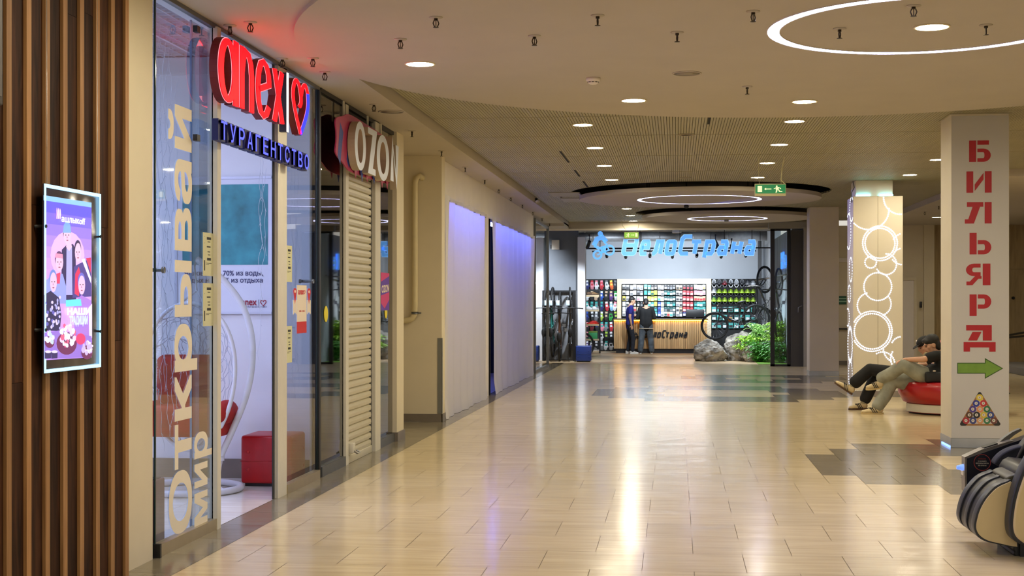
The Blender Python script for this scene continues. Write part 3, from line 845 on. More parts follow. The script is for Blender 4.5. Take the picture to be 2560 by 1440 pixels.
for i in range(34):
    x = 90 + rnd.random() * 105; y = 850 + rnd.random() * 235; pe(x, y, 5 + rnd.random() * 5, 9 + rnd.random() * 8, rnd.choice([(150, 150, 216), (90, 86, 170), (188, 180, 236)]), 7)
head(145, 750, 24, 70, SK, (96, 120, 196))
pp([(300, 1180), (290, 900), (345, 840), (415, 880), (420, 1180)], (150, 110, 200)); pp([(395, 930), (420, 900), (420, 1140), (400, 1150)], (206, 190, 240))
head(345, 770, 24, 68, SK, (96, 96, 190))
pp([(236, 875), (340, 868), (346, 916), (236, 922)], (92, 206, 214))
pp([(84, 1290), (84, 1105), (190, 1090), (415, 1130), (415, 1280)], (132, 104, 196))
def plate(x, y, rx, ry, cols, n):
    pe(x, y + ry * .4, rx, ry, (98, 44, 86))
    for i in range(n):
        a = rnd.random() * 6.3; r = rnd.random() ** .5
        pe(x + rx * .85 * r * math.cos(a), y - ry * .3 + ry * .9 * r * math.sin(a), 7 + rnd.random() * 9, 10 + rnd.random() * 14, rnd.choice(cols), 8)
plate(240, 1150, 72, 80, [(226, 224, 246), (196, 186, 236), (210, 90, 130), (236, 230, 250)], 40)
plate(118, 1155, 34, 42, [(220, 224, 246), (206, 196, 230), (170, 190, 216)], 18)
plate(380, 1225, 40, 50, [(206, 196, 236), (176, 160, 216), (226, 216, 240)], 22)
pe(335, 1150, 34, 40, (214, 60, 110))
for x in (105, 150): pp([(x - 22, 1290), (x - 24, 1240), (x + 22, 1236), (x + 20, 1286)], (52, 44, 92)); pe(x, 1240, 22, 10, (196, 190, 226))
print_m.build('printed_picture', pmats, po)
M_PW = emis('print_white', (232, 236, 255), .55)
def ptext(body, x, y, w, h, mt, nm, bold=.02):
    a = Q(x, y); b = Q(x + w, y)
    text_mb(body, None, a + Vector((.011, 0, 0)), (0, 1, 0), (0, 0, 1), 0, width=b.y - a.y, height=h / 2.823 * 6.9 / 3550, bold=bold).build(nm, [mt], po)
ptext('ашлыкoff', 194, 322, 166, 44, M_PW, 'lettering')
st = MB()
for i in range(3):
    x = 160 + i * 11
    a = [Q(x + dx, y) + Vector((.011, 0, 0)) for dx, y in ((0, 222 + i * 3), (5, 240), (7, 270), (4, 302), (-3, 300), (-1, 270), (-2, 245))]
    st.face(a[::-1])
st.build('flame_mark', [emis('print_pink', (255, 190, 200), .5)], po)
ptext('НАШИ', 236, 978, 160, 46, M_PW, 'lettering', .05)
ptext('ТРАДИЦИИ', 250, 1060, 128, 72, emis('print_bluewhite', (180, 200, 255), .5), 'lettering', .05)
bx = thing('wall_sign_box', 'dark grey box high on the slat wall, cut by frame edge', 'sign', (-3.0, 5.9, 2.6))
MB().rbox(-3.06, -2.95, 5.3, onX(9, 220, -2.95).y, 2.42, 3.3, .01).build('casing', [mat('dark_taupe', (62, 56, 52), .6, var=0)], bx)
MB().box(-2.95, -2.948, 5.35, onX(4, 220, -2.95).y, 2.46, 3.26).build('front_panel', [mat('taupe_panel', (80, 73, 68), .5, var=0)], bx)

# ---- travel shop glazing
def pane(name, y0, y1, z0, z1, X, gm, rail=None, railh=.075, edges=(M_GEDGE, M_GEDGE)):
    w = thing(name, None, None, (X, (y0 + y1) / 2, 0)); w['kind'] = 'structure'
    MB().face([(X, y0, z0), (X, y1, z0), (X, y1, z1), (X, y0, z1)]).build('glass', [gm], w)
    if rail: MB().box(X - .03, X + .03, y0 - .005, y1 + .005, 0, railh).build('rail', [rail], w)
    if edges[0]: MB().box(X - .006, X + .006, y0 - .012, y0, z0, z1).build('glass_edge', [edges[0]], w)
    if edges[1]: MB().box(X - .004, X + .004, y1, y1 + .006, z0, z1).build('glass_edge', [edges[1]], w)
    return w
w1 = pane('window_1', fy(388), fy(531), .06, 3.44, XF, M_GLASS, M_CHAMP)
MB().box(XF - .035, XF + .04, fy(384), fy(388), 0, .085).build('rail_end_cap', [M_BLACK], w1)
struct(MB().box(XF - .02, XF + .035, fy(531), fy(540), 0, 3.44).build('trim_20', [M_ALU]))
struct(MB().box(XF - .02, XF + .02, 8.28, 12.3, 3.43, 3.46).build('trim_21', [M_GREYM]))
# sliding leaf pushed open behind the fixed pane
w2 = pane('window_2', fy(478, -3.22), fy(531, -3.22), .03, 3.44, -3.22, M_GLASS, None, edges=(mat('pale_glass_edge', (120, 150, 178), .2, var=0), None))
struct(MB().box(XF - .014, XF - .006, fy(684), fy(688.5), 0, 3.44).build('trim_22', [M_BLACK]))
struct(MB().box(XF - .012, XF + .02, fy(689), fy(711), 0, 3.44).build('trim_23', [M_ALU]))
w3 = pane('window_3', fy(711.5), fy(792), .06, 3.44, XF, M_GLASS, M_CHAMP)
struct(MB().box(XF - .04, XF + .02, fy(793), fy(797), 0, 3.44).build('trim_24', [M_BLACK]))
for (px, py, ww) in ((394, 675, w1), (772, 703, w3)):
    p = onX(px, py, XF)
    MB().tube([p + Vector((-.07, 0, 0)), p + Vector((.03, 0, 0))], .012, 12).tube([p + Vector((.03, 0, 0)), p + Vector((.045, 0, 0))], .02, 14).tube([p + Vector((-.07, 0, 0)), p + Vector((-.085, 0, 0))], .018, 14).build('glass_fixing', [M_GREYM], ww)
# lettering film on the first pane, read upward
M_FILM = mat('cream_film', (232, 222, 196), 0.6, var=.01)
zb = onX(445, 1330, XF).z; zt = onX(445, 268, XF).z
yb = fy(476); yc = fy(419)
m = text_mb('Открывай', None, (XF + .004, yb, zb), (0, 0, 1), (0, -1, 0), 0, width=zt - zb, bold=.022)
# fit the capital's height to the film
ys = [v[1] for v in m.v]; 
k = (yb - yc) / (yb - min(ys)) if min(ys) < yb else 1
for i, v in enumerate(m.v): m.v[i] = (v[0], yb + (v[1] - yb) * k, v[2])
m.build('window_lettering', [M_FILM], w1)
zb2 = onX(500, 1308, XF).z; zt2 = onX(500, 1082, XF).z; yb2 = fy(516)
m = text_mb('мир', None, (XF + .004, yb2, zb2), (0, 0, 1), (0, -1, 0), 0, width=zt2 - zb2, bold=.022)
ys = [v[1] for v in m.v]; k = (yb2 - fy(484)) / (yb2 - min(ys))
for i, v in enumerate(m.v): m.v[i] = (v[0], yb2 + (v[1] - yb2) * k, v[2])
m.build('window_lettering', [M_FILM], w1)
# offer sheets and stickers taped inside the glass
M_PAPER = mat('pale_paper', (206, 204, 160), 0.7, var=.02); M_INK = mat('ink', (40, 40, 38), 0.7, var=0)
def sheet(px0, px1, py0, py1, label):
    X = XF + .003; ya, yb_ = fy(px0), fy(px1); za, zb_ = onX((px0 + px1) / 2, py1, XF).z, onX((px0 + px1) / 2, py0, XF).z
    t = thing('offer_sheet', label, 'notice', (X, ya, za), 0, 'offer sheets on the shop glass')
    MB().box(X, X + .0012, ya, yb_, za, zb_).build('paper', [M_PAPER], t)
    w = yb_ - ya; h = zb_ - za; m = MB()
    for (a, b, c_, d_) in ((.38, .8, .84, .9), (.45, .72, .78, .8), (.38, .75, .66, .69), (.45, .7, .55, .57), (.48, .72, .48, .5), (.4, .78, .36, .42), (.3, .85, .29, .3), (.3, .6, .26, .27), (.1, .2, .12, .36), (.14, .17, .9, .91), (.14, .18, .75, .76)):
        m.box(X + .0012, X + .0016, ya + w * a, ya + w * b, za + h * c_, za + h * d_)
    m.build('print', [M_INK], t)
sheet(506, 531, 582, 690, 'pale travel offer sheet on the first glass pane, upper one')
sheet(506, 531, 708, 815, 'pale travel offer sheet on the first glass pane, lower one')
sheet(712, 729, 614, 705, 'pale travel offer sheet on the second glass pane, upper one')
sheet(712, 729, 815, 907, 'pale travel offer sheet on the second glass pane, lower one')
M_RED = mat('sticker_red', (200, 28, 40), .5, var=0); M_STW = mat('sticker_white', (228, 214, 190), .6, var=0); M_NAVY = mat('navy_print', (30, 34, 84), .6, var=0)
X = XF + .004
t = thing('opening_hours_sticker', 'white and red opening hours sticker between two pin stickers', 'sticker', onX(752, 833, X))
ya, yb_ = fy(741), fy(765); zz = lambda py: onX(753, py, X).z
MB().box(X, X + .001, ya, yb_, zz(804), zz(713)).build('white_part', [M_STW], t)
MB().box(X, X + .001, ya, yb_, zz(833), zz(804)).build('red_part', [M_RED], t)
text_mb('anex', None, (X + .0015, ya + .04, zz(736)), (0, 1, 0), (0, 0, 1), width=(yb_ - ya) * .55, height=.035, bold=.03).build('lettering', [M_RED], t)
m = MB(); hp = [(0, -.5), (-.45, .05), (-.4, .35), (-.15, .4), (0, .2), (.15, .4), (.4, .35), (.45, .05)]
m.stroke([(a * .03, b * .03) for a, b in hp], .006, (X + .001, yb_ - .07, zz(730)), (0, 2, 0), (0, 0, 1), .0005, closed=True).build('heart_mark', [M_RED], t)
text_mb('10:00 - 22:00', None, (X + .0015, ya + .07, zz(780)), (0, 1, 0), (0, 0, 1), width=(yb_ - ya) * .55, height=.014, bold=.02).build('lettering', [M_RED], t)
for (px, nm) in ((736, 'left'), (771, 'right')):
    t = thing('pin_sticker', 'red map-pin sticker on a cream ribbon, %s of the opening hours sticker' % nm, 'sticker', onX(px, 785, X))
    a, b = fy(px - 4.5), fy(px + 4.5); w = b - a
    m = MB(); m.prism([(a, zz(787)), ((a + b) / 2, zz(780)), (b, zz(787)), (b, zz(750)), (a, zz(750))], (X, 0, 0), (0, 1, 0), (0, 0, 1), .0008)
    m.build('ribbon', [M_STW], t)
    yc_ = (a + b) / 2; zc_ = zz(729); r = w * .46
    m = MB(); m.prism([(yc_ + r * math.cos(q), zc_ + r * .55 * math.sin(q)) for q in [PI * k / 10 - .3 for k in range(13)]] + [(yc_, zz(760))], (X + .001, 0, 0), (0, 1, 0), (0, 0, 1), .0008)
    m.build('pin', [M_RED], t)
    MB().prism([(yc_ + r * .45 * math.cos(2 * PI * k / 12), zc_ + r * .25 * math.sin(2 * PI * k / 12)) for k in range(12)], (X + .002, 0, 0), (0, 1, 0), (0, 0, 1), .0004).build('pin_hole', [M_STW], t)

# ---- red lit sign of the travel shop
XS = -3.10
sg = thing('illuminated_sign', 'glowing red and blue letter sign with a heart above the travel shop door', 'sign', (XS, 10.3, 2.7))
E_RED = emis('neon_red', (255, 4, 12), 2.1, (60, 2, 4)); E_BLUE = emis('neon_blue', (40, 46, 255), 1.1, (8, 8, 60)); E_BW = emis('neon_blue_pale', (80, 88, 255), .9, (10, 10, 70))
M_RSIDE = mat('dark_red_return', (112, 18, 16), .5, var=0); M_BSIDE = mat('navy_return', (16, 18, 84), .5, var=0)
E_EDGE = emis('neon_edge', (255, 130, 140), .8, (60, 10, 10))
KY = 2.55; ZB, ZT = 2.915, 3.36
XFACE = XS + .062
def sy(px): return onX(px, 300, XFACE).y
def letter(strokes, pxa, pxb, w, nm='letter', mats=(E_RED, M_RSIDE), zb=ZB, zt=ZT, dz=0):
    a = sy(pxa); wid = (sy(pxb) - a) / KY; h = zt - zb
    m = MB()
    for i, (pts, cl) in enumerate(strokes):
        q_ = [(w / 2 + x_ * (wid - w), w / 2 + y_ * (h - w)) for x_, y_ in pts]
        m.stroke(q_, w, (XS, a, zb + dz), (0, KY, 0), (0, 0, 1), .058 + i * .0004, 2, 1, cl)
        m.stroke(q_, w * .78, (XS + .05, a, zb + dz), (0, KY, 0), (0, 0, 1), .014 + i * .0004, 0, 0, cl)
    return m.build(nm, list(mats) + [E_EDGE], sg)
ringp = [(.5 + .5 * math.cos(2 * PI * k / 32), .5 + .5 * math.sin(2 * PI * k / 32)) for k in range(32)]
letter([([(x_ * .94, y_) for x_, y_ in ringp], True), ([(1.0, -.06), (1.02, 1.08)], False)], 545, 597, .052)
letter([([(0, -.04), (0, 1.06)], False), ([(0, .6), (.12, .86), (.36, 1.0), (.66, .97), (.9, .82), (1, .6), (1, -.04)], False)], 599, 636, .048)
letter([([(.06, .45), (.98, .62), (.93, .8), (.75, .95), (.5, 1), (.25, .95), (.07, .78), (0, .5), (.07, .22), (.25, .05), (.5, 0), (.75, .05), (.95, .2)], False)], 639, 680, .05)
letter([([(.1, 0), (.9, 1)], False), ([(.08, 1), (.94, 0)], False)], 679, 713, .05)
a = sy(717)
MB().box(XS, XS + .06, a, a + .05, ZB - .02, ZT + .0).build('divider', [mat('divider_side', (30, 24, 24), .5, var=0)], sg)
MB().box(XS + .06, XS + .063, a, a + .05, ZB - .02, ZT).build('divider_face', [emis('neon_white', (255, 236, 232), 1.5)], sg)
def smo(P, n=4):
    out = []
    for i in range(len(P) - 1):
        p0, p1, p2, p3 = [Vector(P[max(0, min(len(P) - 1, i + k))]) for k in (-1, 0, 1, 2)]
        for s_ in range(n):
            t = s_ / n; out.append(tuple(.5 * ((2 * p1) + (p2 - p0) * t + (2 * p0 - 5 * p1 + 4 * p2 - p3) * t * t + (3 * p1 - p0 - 3 * p2 + p3) * t ** 3)))
    return out + [tuple(P[-1])]
hL = [(.5, -.02), (.2, .32), (.02, .62), (.04, .85), (.2, 1.0), (.4, .93), (.52, .72), (.52, .6), (.44, .52)]
hR = [(.52, .72), (.64, .93), (.82, 1.0), (.98, .86)]
hB = [(.98, .86), (1.0, .62), (.84, .34), (.5, -.02)]
letter([(smo(hL), False), (smo(hR), False)], 729, 774, .036, 'heart', (E_RED, M_RSIDE))
letter([(smo(hB), False)], 729, 774, .036, 'heart_tail', (E_BLUE, M_RSIDE))
for ch, i in zip('ТУРАГЕНТСТВО', range(12)):
    ya = sy(553) + (sy(773) - sy(553)) * i / 11.75
    m = text_mb(ch, None, (XS + .005, ya, 2.655), (0, 1, 0), (0, 0, 1), .058, width=.125, height=.122, bold=.008, mi=0, mside=1)
    m.build('small_letter', [E_BW, M_BSIDE], sg)
    MB().box(XS, XS + .045, ya - .012, ya + .137, 2.645, 2.79).build('letter_backing', [M_BSIDE], sg)
for zz_ in (2.62, 3.33):
    a = sy(520); MB().box(XS - .03, XS - .0, a - .03, a + .03, zz_ - .012, zz_ + .03).build('clamp', [M_BLACK], sg)

# ---- inside the travel shop
for (x_, y_) in ((-5.4, 8.2), (-5.4, 9.6), (-5.6, 11.0), (-6.6, 9.0), (-6.5, 11.0), (-4.6, 7.3)):
    d = thing('shop_ceiling_lamp', 'cool white lamp in the grid ceiling of the travel shop', 'ceiling light', (x_, y_, 3.7), 0, 'travel shop lamps')
    MB().lathe([(.13, 0), (.13, .05), (.11, .05)], 24, (x_, y_, 3.66)).build('housing', [M_WHITE], d)
    MB().lathe([(.115, 0), (0, -.002)], 24, (x_, y_, 3.655)).build('diffuser', [M_COOL], d)
# wall poster
yw = 12.175; M_FRAME = mat('poster_frame', (206, 208, 220), .4, .2, var=0)
x0, x1, z0, z1 = -4.42, -3.515, 1.45, 2.665
wp = thing('framed_poster', 'large framed teal sea poster with Russian text on the shop wall', 'poster', (-3.96, yw, 1.45))
m = MB(); e = .022
m.box(x0, x1, yw, yw + .02, z0, z0 + e); m.box(x0, x1, yw, yw + .02, z1 - e, z1); m.box(x0, x0 + e, yw, yw + .02, z0, z1); m.box(x1 - e, x1, yw, yw + .02, z0, z1)
m.build('frame', [M_FRAME], wp)
MB().box(x0 + e, x1 - e, yw + .006, yw + .02, z0 + e, z1 - e).build('sheet', [mat('poster_white', (214, 216, 226), .35, var=0)], wp)
MB().box(x0 + .07, -3.572, yw + .003, yw + .006, 1.885, 2.595).build('sea_picture', [mat('teal_sea', (58, 138, 146), .3, var=.3, scale=5)], wp)
M_NV = mat('navy_text', (44, 46, 92), .5, var=0)
for (tx, py, xl, xr) in (('Человек на 70% из воды,', 689, 461, 657), ('отдых на 100% из отдыха', 706.5, 461, 656)):
    a = onY(xl, py, yw); b = onY(xr, py, yw)
    text_mb(tx, None, (a.x, yw + .003, a.z), (1, 0, 0), (0, 0, 1), width=b.x - a.x, bold=.012).build('lettering', [M_NV], wp)
a = onY(604, 763, yw); b = onY(641, 763, yw)
text_mb('anex', None, (a.x, yw + .003, a.z), (1, 0, 0), (0, 0, 1), width=b.x - a.x, height=.04, bold=.02).build('lettering', [mat('maroon', (150, 30, 50), .5, var=0)], wp)
b = onY(646, 763, yw); MB().box(b.x, b.x + .003, yw + .002, yw + .004, b.z - .005, b.z + .05).build('divider', [M_NV], wp)
c_ = onY(658, 757, yw)
MB().stroke([(q * .055, r * .055) for q, r in hp], .007, (c_.x, yw + .003, c_.z), (1, 0, 0), (0, 0, 1), .0006, closed=True).build('heart_mark', [mat('maroon', ())], wp)
b = onY(666, 769, yw)
text_mb('ТУРАГЕНТСТВО', None, (a.x, yw + .003, b.z), (1, 0, 0), (0, 0, 1), width=b.x - a.x, height=.013, bold=.01).build('lettering', [M_NV], wp)

# hanging egg chair
M_ENAM = mat('white_enamel', (214, 216, 224), .35, var=.02); M_RCUSH = mat('red_cushion', (176, 30, 24), .75, var=.15, scale=8, bump=.3)
ey = 11.32
ec = thing('hanging_egg_chair', 'white hanging egg chair with red cushion behind the lettered glass', 'chair', (-4.0, ey, 0))
bc = Vector((-3.98, 11.30, .028))
MB().tube([bc + Vector((.42 * math.cos(2 * PI * k / 48), .40 * math.sin(2 * PI * k / 48), 0)) for k in range(48)], .028, 12, closed=True).build('base_ring', [M_ENAM], ec)
pts = [onY(px, py, ey) for px, py in ((540, 1200), (550, 1148), (577, 1085), (612, 1000), (628, 930), (631, 860), (620, 800), (598, 750), (560, 702), (520, 668), (492, 648))]
pts[0].z = .04
fine = []
for i in range(len(pts) - 1):
    p0, p1, p2, p3 = pts[max(0, i - 1)], pts[i], pts[i + 1], pts[min(len(pts) - 1, i + 2)]
    for s_ in range(5):
        t = s_ / 5; fine.append(.5 * ((2 * p1) + (p2 - p0) * t + (2 * p0 - 5 * p1 + 4 * p2 - p3) * t * t + (3 * p1 - p0 - 3 * p2 + p3) * t ** 3))
fine.append(pts[-1])
MB().tube(fine, .027, 12).build('pole', [M_ENAM], ec)
MB().tube([pts[1] + Vector((0, 0, -.012)), pts[1] + Vector((0, 0, .03))], .036, 12).tube([pts[0], bc + Vector((-.1, .38, 0))], .024, 10).tube([pts[0], bc + Vector((.35, -.2, 0))], .024, 10).build('pole_foot', [M_ENAM], ec)
ctr = onY(487, 918, ey); hw, hh = .425, .60
MB().tube([pts[-1], pts[-1] + Vector((-.02, 0, -.06)), ctr + Vector((0, .05, hh + .02))], .008, 8).build('chain', [M_STEEL], ec)
tilt = .35
def eg(u, v, d=1.0):
    """u angle round the rim, v 0 rim .. 1 back of the shell"""
    r = math.cos(v * PI / 2); px_ = hw * r * math.cos(u); pz_ = hh * r * math.sin(u) * (1 - .12 * math.sin(u)); py_ = .52 * math.sin(v * PI / 2)
    x_ = px_ * math.cos(tilt) - py_ * math.sin(tilt) * .3; y_ = px_ * math.sin(tilt) * -.4 + py_ * .8 - .12
    return ctr + Vector((x_, y_, pz_))
MB().tube([eg(2 * PI * k / 56, 0) for k in range(56)], .017, 10, closed=True).build('rim', [M_ENAM], ec)
M_CORD = mat('white_cord', (200, 204, 214), .6, var=0)
m = MB()
for k in range(26):
    u0 = 2 * PI * k / 26
    m.tube([eg(u0 + .12 * math.sin(v * 4 * PI + k * 2.1) * (1 + v), v) for v in [i / 16 for i in range(16)]], .003, 5, caps=False)
for j in range(1, 10):
    v = j / 10.5; n_ = 90
    m.tube([eg(2 * PI * i / n_, min(.97, max(.02, v + .035 * math.sin(i * 2 * PI * 13 / n_ + j * 1.7) + .012 * math.sin(i * 1.9)))) for i in range(n_)], .003, 5, closed=True)
m.build('woven_net', [M_CORD], ec)
m = MB(); m.tube([eg(PI / 2 + .35, .05), ctr + Vector((0, .05, hh + .03)), eg(PI / 2 - .35, .05)], .01, 8); m.build('hanger', [M_ENAM], ec)
cu_ = MB()
q0, q1 = onY(396, 886, ey + .22), onY(542, 1060, ey + .22)
cu_.rbox(q0.x, q1.x, ey + .12, ey + .3, q1.z, q0.z, .07, seg=5)
q0, q1 = onY(383, 1010, ey), onY(572, 1090, ey)
cu_.rbox(q0.x, q1.x, ey - .2, ey + .26, q1.z, q0.z, .06, seg=5)
for px in (388, 562):
    q = onY(px, 1040, ey - .05); cu_.ell((q.x, ey - .02, q.z + .03), (.075, .24, .1), 18, 10)
cu_.build('cushion', [M_RCUSH], ec)
# red pouffe
M_RLEA = mat('red_leatherette', (176, 16, 20), .35, var=.05)
def pouffe(loc, w, d, h, m_, label, rz=0):
    t = thing('pouffe', label, 'pouffe', loc, rz)
    o = MB().rbox(-w / 2, w / 2, -d / 2, d / 2, .025, h, .025, seg=3).build('upholstery', [m_]); o.parent = t
    for x_ in (-.16, .16):
        for z_ in (.33, .68):
            o = MB().ell((x_ * w / .45, -d / 2 - .001, z_ * h), (.016, .006, .016), 10, 6).build('button', [m_]); o.parent = t
            o = MB().ell((w / 2 + .001, x_ * d / .45, z_ * h), (.006, .016, .016), 10, 6).build('button', [m_]); o.parent = t
    o = MB().tube([(-w / 2 - .001, -d / 2 - .001, h * .5), (w / 2 + .001, -d / 2 - .001, h * .5)], .003, 5).build('seam', [m_]); o.parent = t
    o = MB().box(-w / 2 + .03, w / 2 - .03, -d / 2 + .03, d / 2 - .03, 0, .03).build('base', [M_BLACK]); o.parent = t
    return t
pouffe((-3.43, 11.87, 0), .44, .46, .43, M_RLEA, 'red cube pouffe on the travel shop floor beside the open door')
# planter with a small plant
pl = thing('planter', 'dark red planter box with a small plant behind the first pane', 'planter', (-3.36, 8.48, 0))
M_PLANT = mat('maroon_planter', (104, 34, 26), .5, var=.08); M_LEAF = mat('dark_leaf', (84, 34, 30), .5, var=.25, scale=9)
MB().rbox(-3.54, -3.2, 8.33, 8.64, 0, .45, .008).build('box', [M_PLANT], pl)
MB().box(-3.52, -3.22, 8.35, 8.62, .445, .455).build('soil', [mat('soil', (40, 28, 22), .9, var=.3, scale=30)], pl)
m = MB()
for k in range(16):
    a = k * 2.4; r = .1 + .08 * rnd.random(); h = .1 + .12 * rnd.random()
    p0 = Vector((-3.37, 8.48, .45)); p2 = p0 + Vector((r * math.cos(a), r * math.sin(a), h)); p1 = (p0 + p2) / 2 + Vector((0, 0, .05)); s_ = Vector((-math.sin(a), math.cos(a), 0)) * .025
    m.face([p0, p1 - s_, p2, p1 + s_], 0, True)
m.build('leaves', [M_LEAF], pl)
# hanging icicle light strings
M_WIRE = mat('clear_wire', (214, 218, 228), .3, var=0)
def strands(name, label, spots, X):
    t = thing(name, label, 'string lights', (X, onX(spots[0][0], 400, X).y, 3.4))
    for px, pyt, pyb in spots:
        a = onX(px, pyt, X); b = onX(px, pyb, X); n_ = max(8, int((a.z - b.z) / .04)); ph = rnd.random() * 6; m = MB()
        P = [a.lerp(b, i / n_) + Vector((.008 * math.sin(i * .7 + ph), .03 * math.sin(i * .43 + ph) + .016 * math.sin(i * 1.3 + ph * 2), 0)) for i in range(n_ + 1)]
        m.tube(P, .0014, 4, caps=False)
        for i in range(3, n_, 5):
            q = P[i]; m.tube([q, q + Vector((0, rnd.choice((-1, 1)) * .035, -.03 + .02 * rnd.random()))], .0013, 4)
        m.build('strand', [M_WIRE], t)
strands('icicle_lights', 'unlit icicle light strings hanging behind the lettered pane', ((398, 60, 700), (404, 90, 1130), (411, 60, 980), (418, 80, 1080), (429, 60, 1090), (440, 200, 1060), (452, 880, 1010), (468, 800, 980)), -3.28)
strands('icicle_lights', 'unlit icicle light strings hanging in the open shop door in front of the poster', ((650, 330, 900), (655, 330, 780), (662, 420, 640)), -3.3)
strands('icicle_lights', 'unlit icicle light strings hanging behind the second pane', ((728, 350, 1000), (736, 360, 1000), (744, 370, 980), (740, 560, 930)), -3.28)

# ---- parcel shop
w4 = pane('window_4', fy(798), fy(857), .08, 3.42, XF, M_GLASSD, M_GREYM, .09)
struct(MB().box(XF - .03, XF + .03, fy(857), fy(864), 0, 3.44).build('trim_25', [M_ALU]))
M_SHUT = mat('shutter_cream', (206, 198, 170), .38, .15, var=.02)
sh = thing('roller_shutter', 'closed cream roller shutter under the OZON letters', 'shutter', (XF, 13.9, 0))
m = MB(); ya, yb_ = fy(864), fy(925); prof = []
z = .07
while z < 3.02:
    prof += [(XF - .012, z), (XF + .008, z + .008), (XF + .012, z + .035), (XF + .008, z + .06), (XF - .012, z + .068)]; z += .072
for i in range(len(prof) - 1):
    (xa, za), (xb, zb_) = prof[i], prof[i + 1]
    m.face([(xa, ya, za), (xa, yb_, za), (xb, yb_, zb_), (xb, ya, zb_)], 0, False)
m.build('curtain', [M_SHUT], sh)
MB().rbox(XF - .02, XF + .02, ya, yb_, 0, .075, .004).build('bottom_bar', [M_SHUT], sh)
MB().rbox(XF - .2, XF + .03, ya, yb_, 3.02, 3.2, .006).build('roller_box', [M_SHUT], sh)
MB().rbox(XF + .02, XF + .07, ya + .02, ya + .12, .1, .2, .008).build('lock_box', [M_ALU], sh)
MB().tube([(XF + .07, ya + .06, .12), (XF + .1, ya + .06, .1), (XF + .1, ya + .16, .1), (XF + .07, ya + .16, .12)], .008, 8).build('lock_shackle', [M_STEEL], sh)
struct(MB().box(XF - .03, XF + .0, fy(925.5), fy(929), 0, 3.44).build('trim_26', [M_BLACK]))
struct(MB().box(XF - .05, XF + .04, fy(929), fy(942), 0, 3.44).build('trim_27', [M_ALU]))
w5 = pane('window_5', fy(943.5), fy(986), .08, 3.42, XF, M_GLASSD, M_GREYM, .09)
struct(MB().box(XF - .04, XF + .02, 12.33, 15.6, 3.42, 3.47).build('trim_28', [M_BLACK]))
struct(MB().box(XF - .05, XF - .02, fy(864), fy(925), 3.2, 3.42).build('trim_29', [M_DK]))
M_YEL = mat('yellow_sticker', (226, 208, 40), .5, var=0)
for (px, py, ry, nm, lb) in ((815, 785, 20, 'warning_dot', 'yellow oval warning sticker on the smoked pane left of the shutter'), (965, 780, 16, 'warning_dot', 'yellow warning sticker under the purple poster right of the shutter')):
    p = onX(px, py, XF + .003); r = ry / 3550 * p.y * 1.03
    t = thing(nm, lb, 'sticker', p)
    MB().prism(circle(0, 0, r, 28), p, (0, 1, 0), (0, 0, 1), .001).build('disc', [M_YEL], t)
t = thing('parcel_poster', 'small purple and pink poster with OZON lettering on the right-hand glass', 'poster', onX(961, 775, XF + .003))
X = XF + .004
a, b = fy(951), fy(972)
za, zb_ = onX(961, 776, X).z, onX(961, 682, X).z
MB().box(X, X + .001, a, b, za, zb_).build('sheet', [mat('purple_sheet', (96, 50, 170), .5, var=.1, scale=3)], t)
MB().prism([(a, za + .08), (a + .2, za + .02), (b, za + .12), (b, za + .2), (a, za + .16)], (X + .001, 0, 0), (0, 1, 0), (0, 0, 1), .0005, ).prism([(a, zb_ - .1), (b, zb_ - .03), (b, zb_), (a, zb_)], (X + .001, 0, 0), (0, 1, 0), (0, 0, 1), .0005).build('pink_shapes', [mat('pink_print', (206, 50, 120), .5, var=0)], t)
text_mb('OZON', None, (X + .002, a + .04, za + .19), (0, 1, .05), (0, 0, 1), width=(b - a) * .85, height=.075, bold=.03).build('lettering', [M_STW], t)
# letters
XO = -3.06
oz = thing('letter_sign', 'unlit white OZON letters on a pink and blue scalloped board', 'sign', (XO, 14.5, 2.7))
def oy(px): return onX(px, 380, XO + .09).y
def ozz(px, py): return onX(px, py, XO + .09).z
M_OW = mat('letter_white', (214, 222, 240), .3, var=0); M_OS = mat('letter_return', (176, 160, 134), .5, var=.02)
KO = 3.0
def ol(strokes, pxa, pxb, pyt, pyb, w):
    a = oy(pxa); b = oy(pxb); pm = (pxa + pxb) / 2; zt_ = ozz(pm, pyt); zb_ = ozz(pm, pyb); wid = (b - a) / KO; h = zt_ - zb_; m = MB()
    for i, (pts, cl) in enumerate(strokes):
        m.stroke([(w / 2 + x_ * (wid - w), w / 2 + y_ * (h - w)) for x_, y_ in pts], w, (XO + .02, a, zb_), (0, KO, 0), (0, 0, 1), .07 + i * .0006, 0, 1, cl)
    m.build('letter', [M_OW, M_OS], oz)
def oo(pxa, pxb, pyt, pyb):
    a = oy(pxa); b = oy(pxb); pm = (pxa + pxb) / 2; zt_ = ozz(pm, pyt); zb_ = ozz(pm, pyb); rx = (b - a) / 2; rz = (zt_ - zb_) / 2
    MB().oring(a + rx, zb_ + rz, rx, rz, rx * .5, rz * .3, (XO + .02, 0, 0), (0, 1, 0), (0, 0, 1), .07, 0, 1).build('letter', [M_OW, M_OS], oz)
oo(887, 915, 304, 426)
ol([([(.05, 1), (.9, 1), (.35, 0), (1, 0)], False)], 914, 944, 322, 436, .062)
oo(942, 973, 338, 452)
ol([([(0, 0), (.12, 1), (.85, 0), (1, 1)], False)], 976, 997, 354, 462, .058)
bm_ = MB(); out = []
a0, b0 = oy(860), oy(1000)
zt_, zb_ = 3.33, 2.78
n_ = 60
